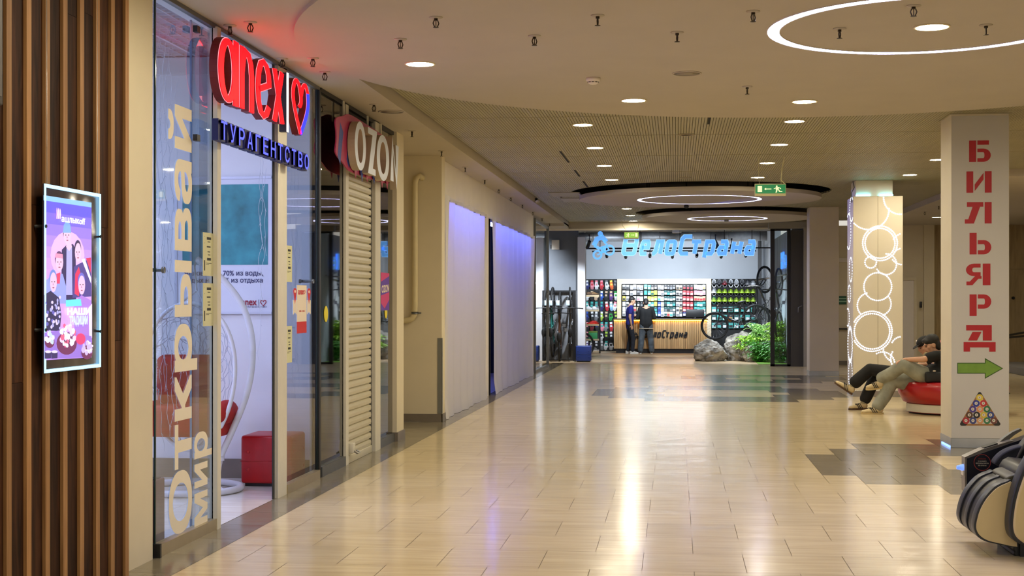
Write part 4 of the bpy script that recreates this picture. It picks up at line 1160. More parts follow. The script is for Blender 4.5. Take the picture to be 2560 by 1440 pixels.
for k in range(n_):
    q = 2 * PI * k / n_; r = 1 + .035 * math.cos(q * 7)
    cx_ = math.copysign(abs(math.cos(q)) ** .45, math.cos(q)); sx_ = math.copysign(abs(math.sin(q)) ** .7, math.sin(q))
    out.append((a0 + (b0 - a0) * (.5 + .5 * cx_ * r), zb_ + (zt_ - zb_) * (.5 + .48 * sx_ * r)))
bm_.prism(out, (XO, 0, 0), (0, 1, 0), (0, 0, 1), .012).build('backing_board', [mat('board_pink', (176, 42, 92), .5, var=0)], oz)
sb = MB()
for i in range(7):
    y_ = a0 + (b0 - a0) * (.03 + i * .135)
    sb.prism([(y_, zb_ + .1), (y_ + .1, zb_ + .03), (y_ + .22, zb_ + .34 + .05 * (i % 2)), (y_ + .1, zb_ + .42)], (XO + .012, 0, 0), (0, 1, 0), (0, 0, 1), .001)
sb.build('blue_swirls', [mat('board_blue', (34, 60, 150), .5, var=0)], oz)
for q in (.2, .6, .85):
    MB().tube([(XO - .04, a0 + (b0 - a0) * q, 3.25), (XO - .04, a0 + (b0 - a0) * q, 3.44)], .012, 8).build('hanger', [M_ALU], oz)
for (px, py, c_, nm) in ((889, 437, 'board_pink', 'leftmost'), (905, 447, 'board_blue', 'second from left'), (918, 447, 'board_pink', 'middle'), (935, 452, 'board_blue', 'fourth from left'), (955, 462, 'board_pink', 'fifth from left'), (968, 466, 'board_pink', 'rightmost')):
    p = onX(px, py, XO + .03); t = tag(MB().prism([(p.y - .1, p.z + .12), (p.y + .1, p.z + .12), (p.y + .02, p.z - .03)], (XO + .025, 0, 0), (0, 1, 0), (0, 0, 1), .003).build('pennant', [MATS[c_]]), '%s %s pennant hanging below the OZON letters' % (c_[6:], nm), 'pennant', 'pennants below the letters')

# ---- niche: pipe and corner guard
pi_ = thing('wall_pipe', 'cream painted pipe running down the niche wall with elbows', 'pipe', (-3.36, 18.14, 1.3))
M_PIPE = mat('cream_pipe', (206, 192, 150), .4, var=.03)
MB().tube([(-3.27, 18.2, 3.17), (-3.3, 18.13, 3.19), (-3.34, 18.13, 3.17), (-3.36, 18.13, 3.1), (-3.36, 18.13, 2.5), (-3.36, 18.13, 1.5), (-3.365, 18.13, 1.4), (-3.40, 18.13, 1.34), (-3.46, 18.13, 1.32), (-4.39, 18.13, 1.3)], .038, 14).build('tube', [M_PIPE], pi_)
MB().tube([(-3.36, 18.13, 1.40), (-3.36, 18.13, 1.43)], .046, 14).box(-3.36, -3.28, 18.11, 18.15, 1.405, 1.425).build('clamp', [M_GREYM], pi_)
cg = tag(MB().box(-3.075, -3.016, 18.192, 18.199, .11, 1.09).box(-3.019, -3.014, 18.192, 18.25, .11, 1.09).build('corner_guard', [mat('guard_grey', (116, 116, 108), .5, var=.03)]), 'grey corner guard strip on the edge of the niche wall', 'corner guard')

# ---- hung white sheets over the vacant unit
M_SHEET = mat('white_sheet', (222, 218, 216), .6, var=0, spec=.3)
_nt = M_SHEET.node_tree; _b = _nt.nodes['Principled BSDF']; _o = _nt.nodes['Material Output']
_t = _nt.nodes.new('ShaderNodeBsdfTranslucent'); _t.inputs[0].default_value = (.8, .8, .85, 1)
_m = _nt.nodes.new('ShaderNodeMixShader'); _m.inputs[0].default_value = .28
_nt.links.new(_b.outputs[0], _m.inputs[1]); _nt.links.new(_t.outputs[0], _m.inputs[2]); _nt.links.new(_m.outputs[0], _o.inputs[0])
# cool strip lamps of the vacant unit, just behind the sheets
for (ya, yb_, lb) in ((19.1, 22.6, 'cool strip lamp inside the vacant unit behind the nearer hung sheet'), (23.8, 30.2, 'cool strip lamp inside the vacant unit behind the farther hung sheet')):
    t = thing('strip_lamp', lb, 'ceiling light', (-3.55, (ya + yb_) / 2, 3.3))
    MB().box(-3.6, -3.5, ya, yb_, 3.08, 3.14).build('housing', [M_WHITE], t)
    MB().tube([(-3.55, ya, 3.05), (-3.55, yb_, 3.05)], .022, 10).build('tube', [emis('blue_white_tube', (104, 120, 255), 56)], t)
    MB().tube([(-3.55, ya + .2, 3.1), (-3.55, ya + .2, 3.47)], .006, 6).build('hanger', [M_STEEL], t)
def hung_sheet(ya, yb_, zt_, label, nf, lean):
    t = thing('hung_sheet', label, 'curtain', (XH + .04, (ya + yb_) / 2, 0))
    m = MB(); NU, NV = 120, 40; vs = []
    for j in range(NV + 1):
        v = j / NV; z_ = .012 + (zt_ - .012) * v
        for i in range(NU + 1):
            u = i / NU
            amp = .014 + .024 * v ** 2
            x_ = XH + .045 + amp * math.sin(u * 2 * PI * nf + .8 * math.sin(v * 3 + u * 5)) + .015 * math.sin(u * 2 * PI * nf * .37 + 1) * v
            if v < .08: x_ += .03 * (1 - v / .08) * (1 + math.sin(u * 14 + 1.3)) * .6
            y_ = ya + (yb_ - ya) * u + (lean * (1 - v) * (1 - u)) + .03 * math.sin(v * 6) * (1 - u) * (1 - v)
            zz_ = z_ - (.012 * abs(math.sin(u * PI * 14)) * (1 if j == NV else 0)) 
            if j == 0: zz_ = .003
            vs.append((x_, y_, zz_))
    fs = [(j * (NU + 1) + i, j * (NU + 1) + i + 1, (j + 1) * (NU + 1) + i + 1, (j + 1) * (NU + 1) + i) for j in range(NV) for i in range(NU)]
    m.add(vs, fs, 0, True)
    o = m.build('cloth', [M_SHEET], t)
    pass
    e_ = MB()
    for k in range(14):
        y_ = ya + (yb_ - ya) * (k + .5) / 14; e_.tube([(XH + .0, y_, zt_ - .05), (XH + .06, y_, zt_ - .06)], .008, 8)
    e_.build('eyelets', [M_STEEL], t)
hung_sheet(18.56, 22.85, 2.985, 'white sheet hung over the vacant unit, nearer one beside the niche', 7, 0.0)
hung_sheet(23.42, 30.42, 2.985, 'white sheet hung over the vacant unit, farther one beside the bike shop', 8, .35)
# ================================================================ BIKE SHOP
def capsule(mb, a, ra, b, rb, n=14):
    a = Vector(a); b = Vector(b)
    mb.tube([a, b], [ra, rb], n); mb.ell(a, (ra, ra, ra), n, 8); mb.ell(b, (rb, rb, rb), n, 8); return mb
# glazing to the hall
w6 = pane('window_6', 31.0, 34.15, .06, 3.36, -3.08, M_GLASS, M_GREYM, .06, (M_BLACK, None))
MB().box(-3.1, -3.05, 34.15, 34.22, 0, 3.4).box(-3.1, -3.06, 31.0, 34.2, 3.33, 3.38).box(-3.1, -3.05, 30.96, 31.0, 0, 3.4).build('frame', [M_GREYM], w6)
w7 = thing('window_7', None, None, (2.5, 35.0, 0)); w7['kind'] = 'structure'
xa, xb = onY(1926, 760, 35.0).x, onY(1976, 760, 35.0).x
MB().face([(xa, 35.0, .03), (xb, 35.0, .03), (xb, 35.0, 3.3), (xa, 35.0, 3.3)]).build('glass', [M_GLASS], w7)
MB().box(xa, xa + .1, 34.96, 35.04, 0, 3.32).box(xb - .08, xb, 34.96, 35.04, 0, 3.32).box(xa, xb, 34.96, 35.04, 0, .05).box(xa, xb, 34.96, 35.04, 3.29, 3.34).build('frame', [M_BLACK], w7)
d3 = thing('door_3', None, None, (2.93, 34.95, 0)); d3['kind'] = 'structure'
MB().box(xb, xb + .3, 34.9, 34.98, 0, 3.3).build('door_leaf', [mat('graphite_leaf', (58, 56, 54), .5, var=0)], d3)
hp_ = onY(1999, 771, 34.86)
MB().tube([hp_ + Vector((.06, .05, .06)), hp_ + Vector((.02, 0, .05)), hp_ + Vector((-.03, 0, .02)), hp_ + Vector((-.035, 0, -.1))], .012, 8).build('door_handle', [M_STEEL], d3)
struct(MB().box(xb + .3, xb + .46, 34.8, 35.4, 0, 3.37).box(xa - .05, xb + .46, 34.9, 35.1, 3.34, 3.5).build('trim_30', [mat('frame_grey', (150, 146, 136), .5, var=.02)]))
struct(MB().box(2.55, 2.66, 45.0, 45.1, 0, 3.88).build('trim_31', [M_BLACK]))
M_GWALL = mat('mid_grey_wall', (112, 116, 122), .8, var=.02)
struct(MB().box(-6, -2.62, 38.3, 38.4, 0, 3.88).build('wall_bike_rack', [M_GWALL]))
struct(MB().box(-2.62, -2.42, 38.0, 38.5, 0, 3.3).build('trim_32', [M_SHOPW]))
# shop lights on black tracks
M_SPOTE = emis('spot_lens', (235, 242, 255), 12.0)
def track_light(p, tgt, label, e):
    t = thing('track_light', label, 'spotlight', p, 0, 'track spotlights in the bike shop')
    d_ = (Vector(tgt) - Vector(p)).normalized(); p = Vector(p)
    MB().tube([p - d_ * .02, p + d_ * .2], .045, 14).build('can', [M_BLACK], t)
    MB().tube([p, p + Vector((0, 0, .16))], .012, 8).box(p.x - .02, p.x + .02, p.y - .06, p.y + .06, p.z + .15, p.z + .19).build('bracket', [M_BLACK], t)
    MB().tube([p + d_ * .2, p + d_ * .203], .038, 14).build('lens', [M_SPOTE], t)
    lamp('track_spot_lamp', 'SPOT', p + d_ * .23, e, (.80, .89, 1.0), .06, target=tgt, spot=88, blend=.8)
ords = ['leftmost', 'second', 'third', 'fourth', 'fifth', 'sixth', 'rightmost']
for i, x in enumerate((-2.0, -1.45, -0.75, -0.1, 0.6, 1.3, 2.0)):
    track_light((x, 41.3, 2.92), (x - .1, 45.6, 1.6 if i % 2 else 2.2), 'black track spotlight under the blue lettering, %s in the row' % ords[i], 95)
for i, (x, y, tx, ty, tz) in enumerate(((-2.2, 36.3, -2.95, 37.7, 1.2), (1.5, 39.0, 1.6, 37.8, .4), (-.4, 39.5, -.4, 43.6, .3), (1.0, 36.6, 2.3, 37.8, .6), (-4.2, 36.6, -4.0, 38.3, 2.2))):
    track_light((x, y, 3.1), (tx, ty, tz), ('black track spotlight aimed at the hanging bicycles', 'black track spotlight aimed at the grey boulders', 'black track spotlight aimed at the batten counter', 'black track spotlight aimed at the green plants', 'black track spotlight behind the side glass')[i], 170)
tr = thing('lighting_track', 'black lighting tracks under the bike shop ceiling', 'track', (0, 41.3, 3.1))
for y in (41.3,): MB().box(-3.5, 2.7, y - .02, y + .02, 3.1, 3.14).build('rail', [M_BLACK], tr)
for x in (-3, -1, 1, 2.4): MB().tube([(x, 41.3, 3.14), (x, 41.3, 3.88)], .008, 6).build('hanger', [M_BLACK], tr)
bl = thing('bare_spotlight', 'dazzling white spotlight beside the glove wall', 'spotlight', onY(1446, 645, 40))
p = onY(1446, 645, 40)
MB().tube([p + Vector((0, .12, .03)), p], .05, 14).tube([p + Vector((0, .1, 0)), p + Vector((0, .1, .4))], .012, 8).build('can', [M_BLACK], bl)
MB().tube([p, p + Vector((0, -.004, -.001))], .045, 14).build('lens', [emis('hot_lens', (255, 252, 240), 60)], bl)
# ducts, beams and mesh under the dark ceiling
M_DUCT = mat('galvanised', (150, 154, 158), .45, .4, var=.08)
for (y, z, r, lb) in ((39.0, 3.62, .14, 'silver air duct across the bike shop ceiling, nearer one'), (43.0, 3.55, .16, 'silver air duct across the bike shop ceiling, farther one')):
    t = thing('air_duct', lb, 'duct', (0, y, z))
    MB().tube([(-5.8, y, z), (2.7, y, z)], r, 18).build('tube', [M_DUCT], t)
    m = MB()
    for k in range(8): m.tube([(-5.5 + k, y, z), (-5.47 + k, y, z)], r + .012, 18)
    m.build('flanges', [M_DUCT], t)
m = MB()
for k in range(14): m.box(-5.8 + k * .62, -5.72 + k * .62, 36.1, 45.6, 3.74, 3.86)
struct(m.build('trim_33', [mat('beam_grey', (122, 124, 126), .7, var=.05)]))
pj = thing('projector', 'pale box unit hanging under the shop ceiling above the letter o', 'projector', onY(1692, 578, 38))
p = onY(1692, 578, 38)
MB().rbox(p.x - .12, p.x + .12, p.y - .1, p.y + .1, p.z - .05, p.z + .04, .01).build('body', [M_WHITE], pj)
MB().tube([p, (p.x, p.y, 3.88)], .012, 8).build('pole', [M_BLACK], pj)
sp_ = thing('wall_speaker', 'pale loudspeaker on the grey wall above the hanging bicycles', 'speaker', onY(1389, 615, 38.2))
p = onY(1389, 612, 38.15)
MB().rbox(p.x - .1, p.x + .1, p.y - .08, p.y + .08, p.z - .13, p.z + .13, .01).build('cabinet', [M_WHITE], sp_)
MB().box(p.x - .14, p.x - .1, p.y, p.y + .15, p.z - .1, p.z).build('bracket', [M_BLACK], sp_)

# ---- the big lit lettering
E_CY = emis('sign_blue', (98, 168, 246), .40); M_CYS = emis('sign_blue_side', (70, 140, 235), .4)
yS = 36.2
bs = thing('illuminated_sign', 'large light blue lit lettering with a cyclist above the bike shop entrance', 'sign', onY(1720, 640, yS))
def rbx(x0, x1, y0, y1, r, n=4):
    out = []
    for cx_, cy_, a in ((x1 - r, y1 - r, 0), (x0 + r, y1 - r, 90), (x0 + r, y0 + r, 180), (x1 - r, y0 + r, 270)):
        out += [(cx_ + r * math.cos(math.radians(a + 90 * k / n)), cy_ + r * math.sin(math.radians(a + 90 * k / n))) for k in range(n + 1)]
    return out
XHT = .70                                  # heavy slanted lettering: stroke plans per letter, cap height 1
def stk_(ch):
    if ch == 'В': return [(rbx(0, 1, 0, .95, .16), True), ([(0, .5), (.95, .5)], False)]
    if ch == 'е': return [([(.0, .36), (1, .36), (1, .58), (.86, .70), (.16, .70), (0, .58), (0, .14), (.16, 0), (.95, 0)], False)]
    if ch == 'л': return [([(-.08, 0), (.08, 0), (.3, .1), (.4, .70), (1, .70), (1, 0)], False)]
    if ch == 'о': return [(rbx(0, 1, 0, .70, .16), True)]
    if ch == 'С': return [([(1, 1.0), (.2, 1.0), (0, .86), (0, .14), (.2, 0), (.9, 0)], False)]
    if ch == 'т': return [([(0, .70), (1, .70)], False), ([(.5, .70), (.5, 0)], False)]
    if ch == 'р': return [([(0, -.22), (0, .70), (.85, .70), (1, .58), (1, .12), (.85, 0), (0, 0)], False)]
    if ch == 'а': return [([(.05, .70), (.85, .70), (1, .58), (1, 0), (.16, 0), (0, .1), (0, .26), (.16, .38), (1, .38)], False)]
    if ch == 'н': return [([(0, 0), (0, .70)], False), ([(1, 0), (1, .70)], False), ([(0, .36), (1, .36)], False)]
def heavy(spans, ybase, ycap, Y, parent, depth, wpx, mats, slant=.2, inner=.8):
    for ch, (px0, px1) in spans:
        a = onY(px0, ybase, Y); b = onY(px1, ycap, Y); h = b.z - a.z; w = wpx / 3550 * Y
        sl = 0 if ch == 'т' else slant * h * (.95 if ch in 'ВС' else .7); dxs = slant * h * .7 if ch == 'т' else 0; W_ = b.x - a.x - sl - w; H_ = h - w; m = MB()
        for i, (pts, cl) in enumerate(stk_(ch)):
            q = [(w / 2 + x_ * W_ + slant * (w / 2 + y_ * H_), w / 2 + y_ * H_) for x_, y_ in pts]
            m.stroke(q, w, (a.x - dxs, Y, a.z), (1, 0, 0), (0, 0, 1), depth + i * .0006, 0, 1, cl)
            if inner: m.stroke(q, w * inner, (a.x - dxs, Y - depth + .002, a.z), (1, 0, 0), (0, 0, 1), .008 + i * .0006, 2, 2, cl)
        m.build('letter', mats, parent)
SPN = [('В', (1551, 1600)), ('е', (1595, 1629)), ('л', (1625, 1662)), ('о', (1658, 1695)), ('С', (1692, 1737)), ('т', (1725, 1759)), ('р', (1755, 1792)), ('а', (1789, 1824)), ('н', (1823, 1860)), ('а', (1857, 1892))]
E_CYP = emis('sign_pale_edge', (150, 204, 255), .52)
heavy(SPN, 640, 586, yS, bs, .06, 11, [E_CYP, M_CYS, E_CY])
def cyc(Y, X0, Z0, k, mats, parent, depth):
    """a cyclist pictogram in a box about one unit wide"""
    m = MB(); S = lambda pts, w, cl=False: m.stroke([(x_ * k, y_ * k) for x_, y_ in pts], w * k, (X0, Y, Z0), (1, 0, 0), (0, 0, 1), depth, 0, 1, cl)
    S(circle(.24, .22, .17, 22), .08, True); S(circle(.75, .42, .2, 22), .08, True)
    S([(.24, .22), (.5, .34), (.75, .42)], .05); S([(.5, .34), (.44, .55), (.62, .62), (.75, .42)], .05)
    S([(.08, .62), (.22, .9), (.45, .98), (.62, .78)], .2); S([(.1, .62), (.3, .5), (.48, .52), (.44, .32)], .12); S([(.5, .86), (.58, .72), (.66, .66)], .08)
    m.prism([(x_ * k, y_ * k) for x_, y_ in circle(.36, 1.13, .11, 16)], (X0, Y, Z0), (1, 0, 0), (0, 0, 1), depth, 0, 1)
    m.build('cyclist_mark', mats, parent)
a = onY(1480, 650, yS); b = onY(1538, 650, yS)
cyc(yS, a.x, a.z, b.x - a.x, [E_CY, M_CYS], bs, .05)
MB().box(a.x, onY(1890, 640, yS).x, yS + .01, yS + .03, onY(1600, 630, yS).z, onY(1600, 626, yS).z).build('mounting_rail', [M_BLACK], bs)
for px in (1500, 1600, 1700, 1811, 1880):
    q = onY(px, 626, yS); MB().tube([(q.x, yS + .03, q.z), (q.x, yS + .03, 3.88)], .01, 6).build('hanger', [M_BLACK], bs)
sw = thing('illuminated_sign', 'cyan glowing letters standing in for the blue lettering reflected in the black-framed glass', 'sign', (2.79, 37.0, 2.7))
text_mb('Не', None, (2.795, 38.2, 2.45), (0, -1, 0), (0, 0, 1), .04, width=1.5, height=.4, bold=.04).build('letters', [E_CY], sw)  # added glowing letters mimic the entrance lettering's reflection in the glass

# ---- counter
yc_ = 43.55
xa, xb = onY(1535, 800, yc_).x, onY(1768, 800, yc_).x
ct = thing('service_counter', 'oak batten shop counter with warm light strip and black lettering', 'counter', ((xa + xb) / 2, yc_, 0))
m = MB(); x = xa
while x < xb - .02:
    m.box(x, min(x + .052, xb), yc_, yc_ + .04, .14, 1.0); x += .066
m.box(xa, xb, yc_ + .035, yc_ + .06, .14, 1.03)
m.build('batten_front', [M_COUNT], ct)
MB().box(xa + .06, xb - .06, yc_ + .06, yc_ + .75, 0, .14).build('plinth', [M_BLACK], ct)
MB().box(xa, xb, yc_ + .06, yc_ + .8, .14, 1.0).build('carcass', [M_COUNT], ct)
MB().rbox(xa - .02, xb + .02, yc_ - .06, yc_ + .85, 1.02, 1.055, .006).build('worktop', [mat('walnut_top', (74, 44, 28), .4, var=.1)], ct)
MB().box(xa, xb, yc_ - .03, yc_ - .012, 1.0, 1.018).build('light_strip', [emis('amber_strip', (255, 180, 50), 12)], ct)
heavy([(c_, (1606 + (u - 1551) * .332, 1606 + (v - 1551) * .332)) for c_, (u, v) in SPN], 845, 825, yc_ - .002, ct, .02, 3.6, [M_BLACK, M_BLACK, M_BLACK], inner=0)
q = onY(1584, 850, yc_)
cyc(yc_ - .002, q.x, q.z, .19, [M_BLACK, M_BLACK], ct, .015)
mo = thing('till_monitor', 'black till monitor on the right end of the counter', 'monitor', (onY(1738, 800, 43.9).x, 43.9, 1.055))
mx = onY(1738, 800, 43.9).x
MB().rbox(mx - .28, mx + .28, 44.0, 44.04, 1.1, 1.34, .008).build('screen', [M_BLACK], mo); MB().tube([(mx, 44.03, 1.055), (mx, 44.03, 1.15)], .03, 10).lathe([(.12, 0), (.12, .012), (0, .014)], 20, (mx, 44.03, 1.055)).build('stand', [M_BLACK], mo)

# ---- display case behind the counter with small packs
yb_ = 45.35
xa, xb = onY(1543, 700, yb_).x, onY(1778, 700, yb_).x
z1 = onY(1660, 697, yb_).z; xi, xj = onY(1553, 700, yb_).x, onY(1766, 700, yb_).x; zi = onY(1660, 706.5, yb_).z
dc = thing('display_case', 'pale wooden framed wall display of packaged bike parts behind the counter', 'display case', ((xa + xb) / 2, yb_, 0))
M_PFR = mat('pale_wood_frame', (226, 208, 176), .5, var=.04, scale=3, stretch=(1, 1, 8))
MB().box(xa, xi, yb_ - .05, yb_ + .3, 0, z1).box(xj, xb, yb_ - .05, yb_ + .3, 0, z1).box(xi, xj, yb_ - .05, yb_ + .3, zi, z1).build('frame', [M_PFR], dc)
M_PEG = mat('black_pegboard', (18, 20, 22), .7, var=0)
MB().box(xi, xj, yb_ + .2, yb_ + .28, 0, zi).build('back_board', [M_PEG], dc)
MB().box(xi, xj, yb_ - .02, yb_ + .0, zi - .03, zi).build('light_strip', [emis('case_strip', (235, 245, 255), 22)], dc)
packs = {}
def pack_mesh(w, h, c1, c2):
    k = (round(w, 3), round(h, 3), c1, c2)
    if k not in packs:
        m = MB(); m.rbox(-w / 2, w / 2, -.02, .02, -h, 0, .004, 0, seg=1, smooth=False)
        m.box(-w * .4, w * .4, -.024, -.02, -h * .9, -h * .45, 1); m.box(-w * .15, w * .15, -.024, -.02, -h * .16, -h * .08, 2)
        m.tube([(0, .02, -.01), (0, .06, .0)], .004, 5, 2)
        o = m.build('product_pack', [mat('pack_%d_%d_%d' % c1, c1, .5, var=0), mat('pack_%d_%d_%d' % c2, c2, .5, var=0), M_STEEL])
        packs[k] = o.data; bpy.data.objects.remove(o)
    return packs[k]
WHT, BLK, TEAL, DTE, RED, PINK, YEL, LIM, BLU, GRY, NAV, TAN = (226, 230, 234), (36, 38, 42), (60, 170, 164), (18, 84, 84), (190, 44, 56), (226, 140, 156), (226, 210, 90), (170, 206, 70), (40, 90, 190), (120, 122, 126), (34, 44, 110), (206, 180, 150)
CN = {WHT: 'white', BLK: 'black', TEAL: 'teal', DTE: 'dark green', RED: 'red', PINK: 'pink', YEL: 'yellow', LIM: 'lime', BLU: 'blue', GRY: 'grey', NAV: 'navy', TAN: 'tan'}
OR = ['first', 'second', 'third', 'fourth', 'fifth', 'sixth', 'seventh', 'eighth', 'ninth', 'tenth', '11th', '12th', '13th', '14th', '15th', '16th', '17th', '18th', '19th', '20th', '21st', '22nd', '23rd', '24th', '25th', '26th', '27th']
RWN = ['top', 'second', 'third', 'fourth', 'fifth', 'sixth', 'bottom']
#           x px list, rows of (c1,c2)
colspec = [
 (1560, [(GRY, BLK), (WHT, BLK), (YEL, BLK), (WHT, WHT), (WHT, WHT), (WHT, GRY)]),
 (1569, [(GRY, BLK), (WHT, WHT), (WHT, GRY), (WHT, BLK), (WHT, WHT), (BLK, GRY)]),
 (1579, [(GRY, WHT), (WHT, GRY), (WHT, WHT), (BLK, GRY), (GRY, WHT), (BLK, GRY)]),
 (1587, [(WHT, GRY), (WHT, WHT), (WHT, GRY), (BLK, WHT), (TAN, RED), (BLK, GRY)]),
 (1596, [(WHT, GRY), (GRY, BLK), (WHT, PINK), (BLK, WHT), (TAN, WHT), (BLK, BLK)]),
 (1604, [(WHT, GRY), (GRY, WHT), (WHT, WHT), (BLK, GRY), (DTE, WHT), (BLK, BLK)]),
 (1614, [(TEAL, WHT), (TEAL, TEAL), (WHT, TEAL), (TEAL, DTE), (BLK, GRY), (BLK, BLK)]),
 (1623, [(TEAL, WHT), (TEAL, WHT), (YEL, TAN), (WHT, TEAL), (TEAL, DTE), (BLK, BLK)]),
 (1631, [(BLK, WHT), (LIM, DTE), (YEL, WHT), (TEAL, WHT), (TEAL, WHT), (BLK, DTE)]),
 (1639, [(BLK, WHT), (LIM, YEL), (LIM, WHT), (YEL, YEL), (DTE, TEAL), (TEAL, WHT)]),
 (1648, [(WHT, GRY), (WHT, WHT), (WHT, TEAL), (BLU, WHT), (BLU, NAV), (BLU, WHT)]),
 (1656, [(GRY, WHT), (WHT, GRY), (WHT, TAN), (WHT, TAN), (WHT, TAN), (WHT, GRY)]),
 (1664, [(BLK, WHT), (DTE, WHT), (DTE, WHT), (DTE, BLK), (DTE, GRY), (WHT, DTE)]),
 (1671, [(BLK, GRY), (DTE, TEAL), (DTE, WHT), (TEAL, WHT), (DTE, BLK), (TAN, RED)]),
 (1678, [(BLK, GRY), (DTE, WHT), (DTE, WHT), (DTE, WHT), (DTE, GRY), (WHT, TEAL)]),
 (1685, [(BLK, GRY), (DTE, WHT), (DTE, WHT), (DTE, TEAL), (DTE, WHT), (GRY, DTE)]),
 (1694, [(TAN, BLK), (WHT, BLK), (WHT, BLK), (WHT, GRY), (WHT, BLK), (WHT, GRY)]),
 (1702, [(TAN, BLK), (WHT, BLK), (WHT, BLK), (WHT, BLK), (TAN, BLK), (GRY, WHT)]),
 (1711, [(BLK, RED), (RED, WHT), (RED, WHT), (RED, WHT), (RED, WHT), (NAV, WHT)]),
 (1720, [(BLK, RED), (RED, PINK), (RED, WHT), (RED, WHT), (RED, WHT), (WHT, NAV)]),
 (1729, [(BLK, RED), (RED, WHT), (RED, WHT), (RED, WHT), (RED, WHT), (WHT, TEAL)]),
 (1739, [(WHT, PINK), (PINK, WHT), (TAN, RED), (DTE, TEAL), (TEAL, DTE), (WHT, DTE)]),
 (1746, [(WHT, PINK), (PINK, WHT), (TAN, RED), (TEAL, WHT), (TEAL, WHT), (WHT, GRY)]),
 (1753, [(WHT, PINK), (PINK, WHT), (TAN, RED), (TEAL, WHT), (TEAL, WHT), (GRY, WHT)]),
 (1760, [(WHT, YEL), (WHT, PINK), (TAN, RED), (TEAL, DTE), (TEAL, WHT), (WHT, TEAL)]),
]
rows_y = [712, 726, 740, 754, 767, 779]
for ci, (px, cl) in enumerate(colspec):
    for ri, (c1, c2) in enumerate(cl):
        q = onY(px, rows_y[ri] + (ci % 3) * .6, yb_ + .06)
        o = bpy.data.objects.new('product_pack', pack_mesh(.096 if c1 != BLK else .085, .145 if ri != 2 else .15, c1, c2)); COL.objects.link(o); o.location = q
        tag(o, '%s and %s pack in the counter display, %s from left, %s row' % (CN[c1], CN[c2], OR[ci], RWN[ri] if ri < 5 else 'bottom') if c1 != c2 else 'plain %s pack in the counter display, %s from left, %s row' % (CN[c1], OR[ci], RWN[ri] if ri < 5 else 'bottom'), 'package', 'packs in the counter display')

# ---- glove wall
xa, xb = onY(1450, 700, 45.4).x, onY(1543, 700, 45.4).x
gw = thing('pegboard', 'black pegboard wall holding hanging cycling gloves left of the counter', 'pegboard', ((xa + xb) / 2, 45.45, 0))
MB().box(xa, xb, 45.45, 45.55, .05, 2.3).build('board', [M_PEG], gw); MB().box(xa, xb, 45.40, 45.6, 0, .2).build('base_box', [M_BLACK], gw)
gl_cols = {}
def glove_mesh(c1, c2):
    k = (c1, c2)
    if k in gl_cols: return gl_cols[k]
    m = MB(); P2 = lambda pts, d, mi: m.prism(pts, (0, -.01, 0), (1, 0, 0), (0, 0, 1), d, mi)
    m.box(-.04, .04, -.012, -.006, -.045, .01, 1)
    P2([(-.045, -.04), (.045, -.04), (.052, -.1), (.058, -.16), (-.05, -.16), (-.055, -.1)], .03, 0)
    for i in range(4): P2([(-.05 + i * .026, -.155), (-.028 + i * .026, -.155), (-.03 + i * .026, -.215 - .015 * (i in (1, 2))), (-.046 + i * .026, -.215 - .015 * (i in (1, 2)))], .024, 0)
    P2([(.05, -.09), (.085, -.13), (.075, -.16), (.052, -.14)], .022, 0)
    P2([(-.03, -.07), (.03, -.07), (.035, -.12), (-.03, -.12)], .034, 1)
    o = m.build('cycling_gloves', [mat('glove_%d_%d_%d' % c1, c1, .7, var=.1), mat('glove_%d_%d_%d' % c2, c2, .7, var=0)])
    gl_cols[k] = o.data; bpy.data.objects.remove(o); return gl_cols[k]
ORG = (222, 104, 40); CN[ORG] = 'orange'; PUR = (96, 60, 130); CN[PUR] = 'purple'; GRN = (40, 150, 60); CN[GRN] = 'green'; SKY = (150, 200, 236); CN[SKY] = 'light blue'; MAR = (120, 30, 40); CN[MAR] = 'maroon'
gcols = [1455, 1467.5, 1480, 1491, 1504, 1516, 1527.5, 1538.5]
grid = [
 [(WHT, NAV), (NAV, WHT), (PINK, RED), (WHT, PINK), (RED, PINK), (WHT, GRY), (ORG, YEL), (BLK, GRY)],
 [(PINK, YEL), (WHT, BLK), (BLK, TAN), (TAN, BLK), (BLU, WHT), (BLK, TAN), (PUR, TAN), (WHT, GRN)],
 [(YEL, TEAL), (WHT, TEAL), (DTE, TEAL), (GRY, TEAL), (NAV, TEAL), (RED, WHT), (SKY, WHT), (WHT, PINK)],
 [(MAR, WHT), (NAV, BLU), (BLK, WHT), (GRY, WHT), (LIM, WHT), (BLK, TAN), (GRN, BLK), (BLK, LIM)],
 [(PINK, RED), (BLK, PINK), (MAR, BLK), (BLK, NAV), (PINK, TEAL), (GRY, TEAL), (RED, WHT), (BLK, WHT)],
 [(NAV, BLK), (BLK, PINK), (GRN, BLK), (BLK, LIM), (WHT, BLK), (BLK, LIM), (BLK, WHT), (BLK, GRY)],
 [(WHT, GRY), (PUR, WHT), (WHT, GRY), (BLK, WHT), (GRY, WHT), (WHT, TEAL), (WHT, BLK), (BLK, GRY)]]
grow = [702, 729, 755, 780, 806, 830, 853]
for ri, row in enumerate(grid):
    for ci, (c1, c2) in enumerate(row):
        if ri >= 5 and ci == 7: continue
        q = onY(gcols[ci], grow[ri], 45.38)
        o = bpy.data.objects.new('cycling_gloves', glove_mesh(c1, c2)); COL.objects.link(o); o.location = q; o.rotation_euler = (0, rnd.uniform(-.12, .12), 0); o.scale = (.98, 1, 1.25)
        tag(o, '%s gloves with %s trim on the glove wall, %s column, %s row' % (CN[c1], CN[c2], OR[ci], RWN[ri]), 'gloves', 'gloves on the pegboard wall')

